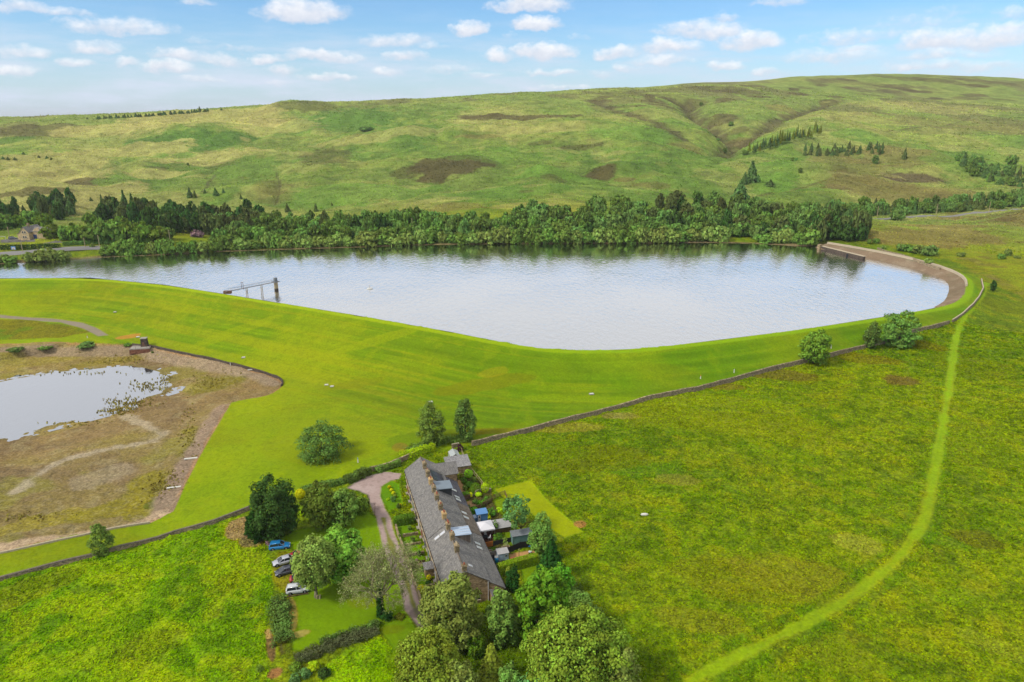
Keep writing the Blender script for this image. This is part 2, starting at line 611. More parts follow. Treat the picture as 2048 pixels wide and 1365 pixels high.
def ell(px, py, w, h, wob=.35):
    """mask of a patch on the slope, given by where it shows in the photograph"""
    c = hit(px, py)
    a, b = hit(px, py + h * .5), hit(px, py - h * .5)
    D = c.length
    ex, ey = c.x / math.hypot(c.x, c.y), c.y / math.hypot(c.x, c.y)
    ra = w / F * math.hypot(c.y, CAMZ) + .1
    rb = max(1.0, (Vector((b.x, b.y)) - Vector((a.x, a.y))).length)
    rb = min(rb, 260.0)
    along = ((gx - c.x) * ex + (gy - c.y) * ey) / rb
    across = ((gx - c.x) * ey - (gy - c.y) * ex) / ra
    d = np.sqrt(along ** 2 + across ** 2)
    n = (nm - .5) * 1.5 + (nb - .5) * 1.2 + (ns - .5) * .7
    return sstep(1.1, .86, d + n * wob * 1.5)


far = sstep(470, 560, gr) * np.where((gx > 150) & (gr < 560), 0.0, 1.0)
fb = fbm(gx, gy, 150, 4, 100)
fs = fbm(gx, gy * .6, 55, 4, 110)
put(far, C(134, 158, 48))
put(far * sstep(.50, .60, fb) * .45, C(162, 164, 68))
put(far * sstep(.47, .38, fb) * .55, C(108, 148, 40))
put(far * sstep(.58, .66, fs) * .4, C(178, 172, 84))
put(far * sstep(.42, .34, fs) * .45, C(96, 134, 38))
put(far * sstep(.58, .72, nm) * .35, C(160, 160, 66))
put(far * sstep(.42, .30, nm) * .45, C(94, 122, 40))
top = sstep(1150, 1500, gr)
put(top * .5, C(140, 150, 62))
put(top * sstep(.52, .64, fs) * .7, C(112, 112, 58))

HEATHER, DARKGR, DRY, BROWN, FERN = C(98, 88, 44), C(92, 132, 34), C(184, 176, 88), C(138, 126, 58), C(112, 156, 36)
HILL_PATCHES = [(60, 262, 90, 14, HEATHER, .7), (20, 282, 40, 8, DARKGR, .7), (380, 280, 130, 20, DARKGR, .95), (680, 228, 90, 13, DARKGR, .8), (820, 255, 60, 10, DARKGR, .6),
                (550, 240, 60, 7, HEATHER, .5), (610, 209, 60, 6, HEATHER, .55), (330, 232, 70, 4, HEATHER, .4), (420, 243, 150, 8, DRY, .7), (250, 255, 120, 9, DRY, .6), (560, 255, 90, 14, DRY, .5),
                (120, 320, 110, 24, DRY, .75), (260, 305, 120, 12, DRY, .7), (420, 318, 130, 16, DRY, .75), (100, 362, 150, 14, DRY, .8), (330, 352, 80, 12, DRY, .7), (60, 385, 110, 6, HEATHER, .75), (180, 362, 60, 7, HEATHER, .8),
                (260, 398, 110, 20, DRY, .45), (760, 272, 130, 9, DRY, .5), (1000, 240, 100, 12, DRY, .5), (1060, 262, 160, 9, DRY, .45), (1040, 234, 120, 3.5, HEATHER, .85), (960, 232, 60, 3, HEATHER, .6),
                (900, 334, 75, 26, HEATHER, .92), (820, 345, 45, 12, HEATHER, .55), (655, 322, 50, 11, HEATHER, .55), (1205, 345, 34, 22, HEATHER, .92), (1160, 297, 40, 6, HEATHER, .6), (1080, 287, 30, 5, HEATHER, .5), (960, 275, 50, 4, BROWN, .6),
                (1370, 293, 40, 8, BROWN, .6), (1300, 372, 40, 7, BROWN, .5), (1250, 360, 30, 5, BROWN, .7), (1090, 340, 80, 18, FERN, .8), (700, 385, 200, 22, FERN, .7), (1000, 385, 130, 16, FERN, .6), (540, 370, 40, 12, BROWN, .45),
                (1050, 410, 60, 8, DRY, .55), (920, 413, 50, 8, BROWN, .6), (880, 400, 60, 5, DRY, .45), (1330, 195, 60, 7, HEATHER, .4), (1240, 190, 60, 6, HEATHER, .45), (1440, 178, 60, 5, HEATHER, .45), (1500, 186, 40, 5, HEATHER, .5),
                (1390, 215, 24, 10, HEATHER, .6), (1440, 240, 26, 12, HEATHER, .75), (1475, 262, 24, 7, HEATHER, .6), (1660, 206, 20, 10, HEATHER, .75), (1560, 215, 30, 6, BROWN, .6), (1700, 165, 60, 5, HEATHER, .5), (1820, 158, 80, 4, HEATHER, .6), (1960, 162, 80, 3, HEATHER, .6),
                (1850, 215, 150, 10, DRY, .4), (1700, 235, 120, 9, DRY, .35), (1900, 250, 160, 10, BROWN, .35), (1490, 287, 18, 7, C(84, 66, 50), .8), (1480, 285, 40, 8, BROWN, .7), (1700, 332, 80, 12, BROWN, .6), (1800, 325, 90, 12, BROWN, .7),
                (1820, 360, 60, 8, C(100, 78, 60), .8), (1670, 374, 36, 6, C(100, 78, 60), .75), (1750, 378, 140, 20, BROWN, .75), (1900, 385, 140, 14, BROWN, .6), (1580, 330, 70, 16, FERN, .6), (1560, 365, 80, 18, FERN, .6), (1740, 300, 40, 10, BROWN, .5), (1940, 330, 80, 10, FERN, .5),
                (1980, 350, 60, 8, DARKGR, .6), (740, 257, 18, 4, DARKGR, .9), (990, 310, 120, 14, FERN, .45), (1280, 260, 90, 14, FERN, .45)]
for px, py, w, h, c, o in HILL_PATCHES:
    put(ell(px, py, w, h) * o, c)
for pts, dep, w in GU:
    d = near_line(gx, gy, pts, w * 3)
    put(sstep(w * .9, w * .1, d + (nm - .5) * w) * (.85 if w > 10 else .25), C(98, 90, 50))
# peat hags under the skyline and rush flushes
hag = np.random.RandomState(9)
for _ in range(46):
    px = hag.uniform(1180, 2040)
    s_ = float(np.interp(px, [p[0] for p in SKY_PX], [p[1] for p in SKY_PX]))
    put(ell(px, s_ + hag.uniform(5, 46), hag.uniform(8, 30), hag.uniform(1.5, 4), .4) * hag.uniform(.4, .85), HEATHER)
for _ in range(60):
    px, py = hag.uniform(0, 1900), hag.uniform(265, 395)
    put(ell(px, py, hag.uniform(6, 34), hag.uniform(2, 6), .5) * hag.uniform(.25, .6), (HEATHER, DARKGR, DARKGR, DRY, FERN)[hag.randint(5)])
# tracks, trods and old boundary lines across the moor
for pts, w, c, o in [([(1290, 258), (1400, 262), (1620, 266), (1830, 262), (1945, 235)], 2.0, C(92, 84, 52), .8), ([(285, 322), (330, 330), (430, 325)], 1.6, C(96, 96, 50), .8),
                     ([(553, 345), (562, 372), (555, 398), (548, 412)], 1.5, C(92, 84, 48), .55), ([(430, 350), (412, 370), (405, 384)], 2.0, C(96, 92, 56), .7),
                     ([(1520, 392), (1600, 375), (1700, 350), (1790, 340)], 3.5, C(118, 118, 52), .7), ([(1820, 300), (1900, 315), (1980, 330)], 1.5, C(110, 112, 50), .6),
                     ([(1660, 345), (1720, 352)], 3.0, C(170, 165, 90), .7), ([(140, 300), (250, 285), (330, 272)], 3, C(110, 116, 50), .5), ([(1180, 205), (1240, 230), (1330, 262)], 3, C(108, 124, 44), .5),
                     ([(700, 300), (820, 310), (950, 296)], 3, C(112, 134, 42), .45), ([(1290, 300), (1380, 330), (1450, 345)], 3, C(104, 128, 40), .5)]:
    L = smooth_pts(W2(pts), 2)
    put(sstep(w, w * .3, near_line(gx, gy, L, w * 3) + (ns - .5) * w) * o, c)

# the wet brown moor beyond the far rim
MOOR = W2([(1700, 475), (1740, 446), (1900, 430), (2048, 420), (2300, 425), (2300, 640), (2048, 600), (1990, 560), (1950, 530), (1860, 505)])
mm = edge(poly_sd(gx, gy, MOOR, 60), 9, 9)
put(mm, C(134, 154, 52))
put(mm * sstep(.42, .56, fbm(gx, gy * .7, 30, 4, 120)) * .85, C(146, 130, 62))
put(mm * sstep(.54, .66, nm) * .6, C(124, 104, 50))
put(mm * sstep(.56, .68, ns) * .35, C(164, 156, 74))
for px, py, w, h, c, o in [(1560, 748, 90, 14, C(124, 112, 38), .8), (1440, 772, 50, 8, C(128, 118, 44), .7), (1800, 760, 50, 14, C(128, 106, 44), .85), (1730, 720, 60, 10, C(128, 118, 44), .6), (1850, 690, 40, 8, C(124, 118, 44), .5),
                           (2010, 615, 50, 14, C(110, 128, 44), .7), (1240, 832, 40, 6, C(160, 150, 84), .7), (1400, 800, 160, 16, C(138, 160, 46), .6), (1500, 850, 220, 30, C(136, 152, 40), .5), (1290, 940, 70, 16, C(94, 140, 62), .55), (1180, 920, 110, 24, C(118, 128, 40), .5),
                           (1350, 960, 40, 10, C(140, 142, 84), .6), (1720, 1090, 60, 22, C(156, 164, 92), .65), (1600, 1150, 110, 40, C(144, 146, 76), .5), (1480, 1160, 150, 40, C(132, 142, 56), .5), (1880, 1080, 60, 18, C(98, 142, 66), .55),
                           (1950, 1080, 60, 18, C(104, 104, 58), .55), (1990, 1290, 90, 26, C(140, 156, 82), .5), (1650, 1300, 90, 30, C(128, 148, 60), .5), (1400, 1240, 90, 26, C(140, 146, 74), .5), (1860, 1180, 130, 24, C(112, 150, 48), .4),
                           (1010, 880, 60, 12, C(120, 156, 40), .7), (1130, 855, 70, 8, C(168, 160, 88), .5), (1060, 905, 80, 22, C(112, 146, 36), .5), (1945, 735, 60, 20, C(118, 138, 40), .5), (1960, 880, 80, 40, C(120, 148, 48), .5)]:
    put(ell(px, py, w, h, .5) * o, c)

# left meadow: lush, bright
MEADOW = W2([(-400, 1300), (0, 1163), (200, 1112), (350, 1068), (480, 1030), (535, 1075), (545, 1180), (530, 1260), (540, 1365), (520, 1400)]) + [(-40, 60), (-120, 60)]
md = edge(poly_sd(gx, gy, MEADOW, 30), .6, .5)
put(md, C(102, 168, 24))
put(md * sstep(.5, .66, nm) * .7, C(130, 186, 32))
put(md * sstep(.5, .36, nm) * .6, C(88, 146, 36))
put(md * sstep(.54, .68, ns) * .5, C(140, 190, 52))
put(md * sstep(.46, .32, ns) * .6, C(70, 130, 22))
MEAD2 = W2([(640, 1340), (700, 1300), (760, 1275), (800, 1310), (780, 1400), (640, 1400)])
m2 = edge(poly_sd(gx, gy, MEAD2, 30), .6, .6)
put(m2, C(124, 192, 22))
put(m2 * sstep(.46, .34, ns) * .6, C(86, 150, 20))
for px, py, w, h, c, o in [(480, 1120, 60, 40, C(134, 186, 50), .6), (60, 1180, 90, 16, C(108, 146, 56), .6), (470, 1160, 30, 20, C(120, 160, 30), .5), (300, 1290, 60, 30, C(98, 140, 54), .5), (100, 1340, 120, 20, C(120, 180, 44), .5)]:
    put(ell(px, py, w, h, .5) * o * md, c)
setr(md, 1.15)

# mown grass of the embankment and the strips beside it
MOWN = W2([(-600, 700)]) + [tuple(p) for p in CREST[:-2]] + W2([(1690, 497), (1760, 506), (1840, 526), (1915, 544), (1958, 556), (1962, 575), (1950, 600), (1925, 630), (1900, 645), (1740, 690), (1610, 725), (1440, 768), (1250, 812), (1080, 856), (960, 888),
                                   (800, 915), (740, 945), (600, 990), (500, 1020), (350, 1068), (200, 1112), (0, 1163), (-400, 1300)])
mo = edge(poly_sd(gx, gy, MOWN, 40), .5, .25)
put(mo, C(136, 184, 14))
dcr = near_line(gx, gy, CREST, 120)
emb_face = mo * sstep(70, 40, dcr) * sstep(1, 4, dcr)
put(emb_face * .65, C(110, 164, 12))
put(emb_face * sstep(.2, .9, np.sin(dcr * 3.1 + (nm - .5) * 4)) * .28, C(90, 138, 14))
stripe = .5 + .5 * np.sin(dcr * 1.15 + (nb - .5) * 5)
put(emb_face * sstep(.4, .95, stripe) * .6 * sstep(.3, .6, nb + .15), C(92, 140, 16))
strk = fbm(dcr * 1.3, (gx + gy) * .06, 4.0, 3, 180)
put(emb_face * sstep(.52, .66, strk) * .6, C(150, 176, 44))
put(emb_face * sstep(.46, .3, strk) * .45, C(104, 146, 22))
put(mo * sstep(.55, .68, fbm(gx * .5, gy, 26, 4, 190)) * .5, C(136, 158, 34))
put(emb_face * sstep(.52, .66, nm) * .35, C(142, 176, 36))
put(mo * sstep(.54, .68, nb) * .45, C(158, 190, 28))
put(mo * sstep(.46, .34, nm) * .3, C(112, 164, 16))
put(mo * sstep(.44, .34, nf) * .25, C(104, 146, 16))
put(mo * sstep(.58, .7, ns) * .22, C(164, 196, 40))
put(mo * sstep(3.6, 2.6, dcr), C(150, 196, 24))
for px, py, w, h, c, o in [(980, 766, 90, 12, C(130, 150, 26), .7), (985, 745, 26, 8, C(168, 176, 70), .45), (700, 770, 80, 10, C(134, 158, 26), .5), (1180, 800, 120, 10, C(152, 190, 22), .5), (640, 880, 120, 40, C(150, 182, 26), .45),
                           (720, 690, 120, 8, C(150, 186, 30), .5), (480, 660, 100, 8, C(150, 186, 28), .4), (820, 880, 40, 14, C(84, 132, 40), .4), (800, 895, 12, 8, C(150, 128, 76), .6), (900, 868, 60, 8, C(110, 138, 40), .7), (1000, 862, 60, 5, C(140, 138, 60), .6),
                           (255, 674, 18, 3, C(190, 140, 60), .9), (520, 850, 80, 30, C(140, 184, 18), .4)]:
    put(ell(px, py, w, h, .5) * o * mo, c)
setr(mo, .32)
# hollow of longer grass beside the track on the left
HOL = W2([(-400, 640), (0, 640), (60, 641), (130, 650), (180, 664), (120, 676), (0, 680), (-400, 690)])
hm = edge(poly_sd(gx, gy, HOL, 30), .8, .6)
put(hm, C(106, 150, 40))
put(hm * sstep(.5, .62, nm) * .7, C(128, 128, 62))
setr(hm, .9)

# lower basin
BAS = poly_sd(gx, gy, BASIN, 30)
bi = edge(BAS, .25, .1)
dpond = poly_sd(gx, gy, POND, 120)
put(bi, C(142, 124, 82))
bn = fbm(gx, gy * 1.3, 22, 4, 130)
put(bi * sstep(.46, .6, bn) * .75, C(146, 134, 74))
put(bi * sstep(.46, .34, bn) * .7, C(120, 104, 76))
put(bi * sstep(.56, .7, ns) * .4, C(162, 154, 112))
put(bi * sstep(.60, .74, nm) * .5, C(138, 148, 46))
for px, py, w, h, c, o in [(430, 770, 90, 22, C(124, 126, 40), .9), (350, 750, 60, 14, C(132, 130, 56), .7), (250, 717, 110, 9, C(136, 128, 50), .8), (60, 728, 100, 10, C(150, 142, 62), .7), (300, 980, 60, 44, C(140, 142, 28), .8), (380, 900, 26, 60, C(132, 134, 30), .7),
                           (60, 1050, 110, 14, C(156, 148, 50), .85), (230, 1015, 80, 16, C(146, 146, 36), .8), (320, 1005, 30, 10, C(96, 124, 30), .9), (210, 950, 70, 20, C(168, 158, 130), .5), (250, 848, 100, 16, C(142, 124, 84), .6), (120, 850, 60, 14, C(158, 146, 84), .7),
                           (240, 880, 60, 8, C(148, 138, 70), .5), (480, 775, 50, 12, C(150, 130, 86), .5), (120, 940, 80, 20, C(126, 112, 74), .5)]:
    put(ell(px, py, w, h, .6) * o * bi, c)
CHAN = smooth_pts(W2([(30, 985), (80, 945), (150, 910), (230, 898), (310, 882), (328, 868), (300, 858), (270, 840), (245, 832)]), 2)
put(bi * sstep(2.6, .6, near_line(gx, gy, CHAN, 8) + (ns - .5) * 4) * .7, C(184, 176, 152))
put(bi * sstep(-3.0, -.3, dpond + (ns - .5) * 3) * .6, C(120, 116, 70))
# stone pitched faces of the basin and the gravel margin along the foot
PIT = [([(300, 700), (420, 724), (520, 748), (556, 764)], 5.5, C(160, 146, 126), .9), ([(0, 700), (190, 702), (262, 702)], 4.0, C(150, 136, 116), .85), ([(449, 816), (426, 852), (395, 900), (359, 965), (330, 1020)], 4.6, C(156, 138, 116), .95),
       ([(320, 1036), (290, 1050), (160, 1078), (0, 1100), (-200, 1130)], 4.2, C(196, 176, 142), .95)]
for pts, w, c, o in PIT:
    L = smooth_pts(W2(pts), 2)
    put(bi * sstep(w, w * .55, near_line(gx, gy, L, w * 2) + (ns - .5) * 2.2) * o, c)
put(bi * sstep(1.3, .4, np.abs(BAS) + (ns - .5) * 1.6) * sstep(.42, .6, nm + .1) * .8, C(176, 140, 96))
put(bi * sstep(.56, .68, nf) * .2, C(104, 92, 62))
put(bi * sstep(.58, .7, fbm(gx, gy, .6, 2, 200)) * .2, C(178, 168, 140))
setr(bi, .75)

# stone facing between the far rim and the water
rim = sstep(WATER_Z - 1, WATER_Z + .1, gzf) * edge(poly_sd(gx, gy, RES_POLY, 20), .2) * (gx > 60)
put(rim, C(150, 128, 104))
put(rim * sstep(.5, .66, ns) * .5, C(176, 158, 132))
put(rim * sstep(.5, .34, nm) * .4, C(116, 104, 70))
setr(rim, .35)
shore_m = sstep(5.5, 1.5, near_line(gx, gy, SHORE, 8)) * (gzf < 7.4)
put(shore_m * .9, C(150, 132, 92))

# grass path trodden across the moor
PATH = smooth_pts(W2([(1380, 1362), (1500, 1300), (1600, 1252), (1700, 1198), (1790, 1125), (1840, 1060), (1858, 1000), (1872, 930), (1885, 850), (1898, 780), (1908, 700), (1915, 655), (1940, 620), (1966, 588), (1970, 566)]), 3)
dp = near_line(gx, gy, PATH, 14)
put(sstep(2.3, .6, dp + (nm - .5) * 3 + (ns - .5) * 2.4 + .4) * (.25 + .35 * sstep(140, 240, gr)) * (.6 + .8 * nm), C(126, 196, 18))
put(sstep(1.4, .4, np.abs(dp - 2.6) + (ns - .5) * 1.4) * .35 * sstep(210, 150, gr), C(74, 130, 16))
put(sstep(.9, .3, np.abs(dp - .5) + (ns - .5) * .9) * .5, C(164, 190, 62))
setr(sstep(1.8, .7, dp + (ns - .5) * 2.2), .38)
# grassy ditch line running beside the right of the houses
DIT = smooth_pts(W2([(1128, 1108), (1180, 1170), (1230, 1240), (1300, 1330)]), 2)
put(sstep(1.5, .3, near_line(gx, gy, DIT, 4)) * .5, C(74, 112, 24))

# lawns round the houses
LAWNS = [([(560, 1082), (600, 1060), (660, 1052), (735, 1022), (752, 1040), (770, 1090), (776, 1130), (800, 1180), (808, 1220), (836, 1262), (790, 1300), (770, 1275), (755, 1258), (600, 1305), (585, 1300), (575, 1200), (590, 1195), (620, 1170), (600, 1110)], C(122, 178, 6)),
         ([(985, 979), (1060, 961), (1092, 998), (1166, 1064), (1128, 1076), (1082, 1046), (1040, 1010), (1010, 998)], C(158, 192, 22)),
         ([(760, 978), (783, 962), (797, 968), (804, 1010), (778, 1020), (765, 1000)], C(104, 170, 20)), ([(786, 1036), (812, 1030), (850, 1122), (866, 1180), (848, 1190), (820, 1130), (800, 1080)], C(110, 172, 20)),
         ([(1010, 1060), (1050, 1050), (1062, 1068), (1030, 1100), (1000, 1100)], C(120, 165, 24)), ([(1040, 1130), (1090, 1118), (1110, 1180), (1060, 1210)], C(120, 172, 22)), ([(700, 962), (790, 940), (800, 930), (760, 945)], C(110, 160, 24)),
         ([(985, 1000), (1010, 1000), (1020, 1016), (995, 1020)], C(120, 165, 24))]
for pts, c in LAWNS:
    sd = poly_sd(gx, gy, W2(pts), 20)
    m = edge(sd, .35, .2)
    put(m, c)
    put(m * sstep(.52, .66, nm) * .4, np.asarray(c) * 1.18)
    put(m * sstep(.48, .36, ns) * .3, np.asarray(c) * .8)
    setr(m, .25)
for px, py, w, h, c, o in [(584, 1230, 10, 36, C(192, 160, 84), .8), (600, 1268, 20, 8, C(190, 164, 90), .8), (570, 1140, 24, 40, C(142, 140, 34), .8), (480, 1058, 26, 22, C(172, 138, 96), .9), (505, 1080, 24, 14, C(150, 118, 84), .8), (1160, 1048, 10, 6, C(176, 128, 68), .9),
                           (541, 1290, 7, 34, C(128, 96, 60), .9), (550, 1345, 14, 12, C(158, 104, 64), .9), (536, 1268, 5, 10, C(196, 164, 92), .9), (770, 1262, 40, 10, C(120, 150, 30), .7), (735, 1200, 40, 20, C(136, 160, 60), .5)]:
    put(ell(px, py, w, h, .3) * o, c)
# dug beds
for pts in ([(545, 1200), (572, 1196), (582, 1300), (560, 1310), (548, 1260)], [(575, 1312), (640, 1290), (740, 1252), (764, 1260), (700, 1285), (600, 1330)], [(900, 946), (935, 925), (950, 950), (985, 985), (990, 1010), (960, 1030), (935, 1010), (925, 985)],
            [(940, 1020), (990, 1010), (1010, 1040), (960, 1060), (945, 1045)], [(960, 1085), (1010, 1080), (1024, 1110), (980, 1120), (965, 1105)]):
    m = edge(poly_sd(gx, gy, W2(pts), 10), .5, .4)
    put(m * .9, C(92, 84, 50))
    put(m * sstep(.45, .6, ns) * .8, C(92, 128, 40))
# woodland floor under the foreground trees
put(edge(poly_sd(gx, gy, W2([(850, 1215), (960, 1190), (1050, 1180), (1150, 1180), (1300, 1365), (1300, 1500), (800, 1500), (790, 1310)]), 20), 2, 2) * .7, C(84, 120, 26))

# gravel drive, patios, tracks
DRIVE = W2([(693, 977), (731, 953), (770, 944), (803, 946), (799, 958), (781, 961), (762, 974), (760, 992), (768, 1015), (779, 1036)])
TRACK_L = [(754, 1036), (762, 1082), (770, 1108), (780, 1130), (800, 1174), (809, 1220), (840, 1260), (862, 1300)]
TRACK_R = [(779, 1036), (785, 1055), (801, 1098), (817, 1130), (833, 1168), (844, 1204), (856, 1250), (884, 1300)]
DRIVE2 = W2([(693, 977), (716, 982), (735, 990), (741, 1011), (754, 1036)])
drv = edge(poly_sd(gx, gy, DRIVE + DRIVE2[::-1], 10), .3, .25)
trk = edge(poly_sd(gx, gy, W2(TRACK_L) + W2(TRACK_R)[::-1], 10), .3, .3)
CEN = smooth_pts([tuple((np.array(a) + np.array(b)) / 2) for a, b in zip(W2(TRACK_L), W2(TRACK_R))], 2)
dcen = near_line(gx, gy, CEN, 6)
gv = np.maximum(drv, trk)
put(gv, C(190, 166, 158))
put(gv * sstep(.5, .62, nm) * .6, C(172, 146, 134))
put(gv * sstep(.52, .36, ns) * .4, C(204, 184, 176))
put(gv * sstep(.6, .7, nf) * .3, C(140, 118, 106))
put(trk * sstep(.9, .3, dcen + (ns - .5) * 1.4 + (nb - .5) * 1.2) * .85, C(126, 140, 60))
pud = ell(835, 1226, 16, 12, .3) * trk
put(pud * .7, C(104, 92, 86))
setr(gv, .18)
for pts, c in [([(898, 961), (921, 960), (936, 985), (925, 990), (905, 985), (897, 978)], C(196, 158, 108)), ([(921, 986), (936, 986), (945, 992), (930, 1002), (922, 996)], C(160, 132, 110)), ([(922, 1005), (945, 1001), (956, 1012), (930, 1016)], C(186, 150, 104)), ([(1018, 1112), (1030, 1106), (1068, 1100), (1074, 1110), (1022, 1122)], C(214, 164, 108)),
               ([(958, 1066), (986, 1060), (992, 1080), (968, 1086)], C(96, 62, 48)), ([(945, 1040), (956, 1050), (962, 1068), (952, 1066)], C(84, 60, 52)), ([(965, 1100), (1000, 1095), (1005, 1130), (985, 1135)], C(120, 112, 100)), ([(990, 1160), (1006, 1160), (1020, 1190), (1006, 1200)], C(120, 110, 80)),
               ([(-300, 628), (0, 630), (110, 638), (165, 646), (190, 655), (218, 671), (196, 673), (170, 659), (120, 645), (0, 636), (-300, 634)], C(150, 142, 130)), ([(0, 480), (40, 477), (70, 479), (70, 484), (0, 486)], C(120, 116, 112)), ([(76, 484), (120, 482), (125, 486), (80, 488)], C(130, 126, 122))]:
    m = edge(poly_sd(gx, gy, W2(pts), 8), .25, .12)
    put(m, c)
    put(m * sstep(.55, .68, ns) * .35, np.asarray(c) * .8)
    setr(m, .12)
put(ell(55, 490, 70, 3, .2) * .9, C(150, 172, 40))
# speckle of bracken and tussock on the slopes, the yellow bias of summer grass, and haze painted into the far slopes
sp = (fbm(gx, gy, 11, 3, 160) - .5) * 1.5 + (fbm(gx, gy, 30, 3, 170) - .5) * .9
col *= (1 + sp * sstep(420, 560, gr) * .42)[:, None].clip(.5, 1.6)
veg = np.clip((col[:, 1] - col[:, 2]) / (col[:, 1] + 1e-6) * 2.2 - .9, 0, 1) * np.clip((col[:, 1] / (col[:, 0] + 1e-6) - .9) * 4, 0, 1)
mw = np.maximum(mo, (rgh < .3) * 1.0)
nearv = veg * sstep(640, 460, gr)
mdw = np.maximum(md, m2) * veg
west = sstep(120, -140, gx) * mo * sstep(190, 265, gr)
east = sstep(-50, 60, gx) * mo
fld = sstep(640, 460, gr) * (1 - mo) * (1 - np.maximum(md, m2)) * veg * (rgh > .4)
col[:, 1] *= 1 - .19 * mw * nearv - .10 * mdw + .16 * west - .05 * fld + .04 * east
col[:, 0] *= 1 + .20 * west - .15 * east + .03 * mo + .12 * mdw + .03 * fld
col[:, 0] *= 1 + .04 * bi
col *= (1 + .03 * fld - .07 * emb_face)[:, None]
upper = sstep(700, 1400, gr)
col *= (1 + .24 * upper[:, None] * np.array([1.1, 1.0, .9]))  # slopes paler with distance: haze put into the ground colour
col[:, 2] *= 1 - .88 * nearv * (1 - bi)
col[:, 0] *= 1 + .06 * nearv + .26 * mdw
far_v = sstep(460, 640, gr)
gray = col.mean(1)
col = col * (1 - .16 * far_v[:, None]) + .16 * far_v[:, None] * (gray[:, None] * np.array([1.0, 1.0, .9]))  # far colours greyed, as painted haze on top of the volume
GRASS_ROUGH = rgh.copy()

# ------------------------------------------------------------------ relief of tufts in the near ground
tuft = (fbm(gx, gy, 1.5, 2, 140) - .5) * .55 + (fbm(gx, gy, 4.5, 2, 150) - .5) * .5
tuft *= rgh * sstep(520, 260, gr)
tuft[dpond > -.5] *= .1
GZ_PLAIN = GZ
GZD = GZ + tuft.reshape(GZ.shape)


# ------------------------------------------------------------------ materials
def mat(name):
    m = bpy.data.materials.new(name)
    m.use_nodes = True
    T = NT(m.node_tree)
    T.n.clear()
    out = T.node('ShaderNodeOutputMaterial')
    return m, T, out


def principled(T, out, base, rough=.8, spec=.3, metal=0.0, normal=None):
    b = T.node('ShaderNodeBsdfPrincipled')
    if isinstance(base, (tuple, list, np.ndarray)):
        b.inputs['Base Color'].default_value = (*[float(q) for q in base[:3]], 1)
    else:
        T.l.new(base, b.inputs['Base Color'])
    T.put(b.inputs['Roughness'], rough)
    b.inputs['Specular IOR Level'].default_value = spec
    b.inputs['Metallic'].default_value = metal
    if normal is not None:
        T.l.new(normal, b.inputs['Normal'])
    T.l.new(b.outputs[0], out.inputs[0])
    return b


def bump(T, height, strength=.5, dist=.1):
    b = T.node('ShaderNodeBump')
    b.inputs['Strength'].default_value = strength
    b.inputs['Distance'].default_value = dist
    T.l.new(height, b.inputs['Height'])
    return b.outputs[0]


def ground_material():
    m, T, out = mat('ground')
    a = T.node('ShaderNodeAttribute', attribute_name='soil')
    rr = T.node('ShaderNodeAttribute', attribute_name='tufts')
    tc = T.node('ShaderNodeTexCoord')
    P = tc.outputs['Object']
    n1 = T.noise(P, 1.7, 3, .7)
    n2 = T.noise(P, .33, 4, .6)
    n3 = T.noise(P, .085, 4, .6, .4)
    k = T.math('ADD', T.math('MULTIPLY', T.math('SUBTRACT', n1.outputs[0], .5), 3.1), T.math('MULTIPLY', T.math('SUBTRACT', n2.outputs[0], .5), .9))
    k = T.math('ADD', k, T.math('MULTIPLY', T.math('SUBTRACT', n3.outputs[0], .5), .7))
    k = T.math('MULTIPLY_ADD', k, rr.outputs['Fac'], 1.0)
    k = T.math('MAXIMUM', k, .25)
    comb = T.node('ShaderNodeCombineColor')
    for i in range(3):
        T.l.new(k, comb.inputs[i])
    c = T.mix(1.0, a.outputs['Color'], comb.outputs[0], 'MULTIPLY')
    hs = T.node('ShaderNodeHueSaturation')
    T.l.new(T.math('MULTIPLY_ADD', T.math('MULTIPLY', T.math('SUBTRACT', n2.outputs['Color'], .5), .045), rr.outputs['Fac'], .5), hs.inputs['Hue'])
    T.l.new(c, hs.inputs['Color'])
    hh = T.math('MULTIPLY', T.math('ADD', n1.outputs[0], T.math('MULTIPLY', n2.outputs[0], 1.6)), rr.outputs['Fac'])
    principled(T, out, hs.outputs[0], .95, .08, normal=bump(T, hh, .75, .42))
    return m


def tag(o, label=None, cat=None, group=None, kind=None):
    if label:
        o['label'] = label
    if cat:
        o['category'] = cat
    if group:
        o['group'] = group
    if kind:
        o['kind'] = kind
    return o


def grid_mesh(name, X, Y, Z):
    nu, nv = X.shape
    co = np.stack([X, Y, Z], -1).reshape(-1, 3).astype(np.float32)
    idx = np.arange(nu * nv).reshape(nu, nv)
    q = np.stack([idx[:-1, :-1], idx[:-1, 1:], idx[1:, 1:], idx[1:, :-1]], -1).reshape(-1, 4)[:, ::-1]
    me = bpy.data.meshes.new(name)
    me.vertices.add(len(co))
    me.vertices.foreach_set('co', co.ravel())
    me.loops.add(q.size)
    me.loops.foreach_set('vertex_index', q.ravel().astype(np.int32))
    me.polygons.add(len(q))
    me.polygons.foreach_set('loop_start', np.arange(0, q.size, 4, dtype=np.int32))
    me.polygons.foreach_set('loop_total', np.full(len(q), 4, np.int32))
    me.polygons.foreach_set('use_smooth', np.ones(len(q), bool))
    me.update(calc_edges=True)
    return me


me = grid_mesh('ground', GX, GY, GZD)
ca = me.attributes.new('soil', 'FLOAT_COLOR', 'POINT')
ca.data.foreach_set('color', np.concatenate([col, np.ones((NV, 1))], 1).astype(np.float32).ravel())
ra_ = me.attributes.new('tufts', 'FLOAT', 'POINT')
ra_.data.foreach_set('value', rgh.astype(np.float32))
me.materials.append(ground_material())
ground = bpy.data.objects.new('ground', me)
COL.objects.link(ground)
tag(ground, 'rolling green moorland, mown embankment and meadows round the reservoir', kind='structure')


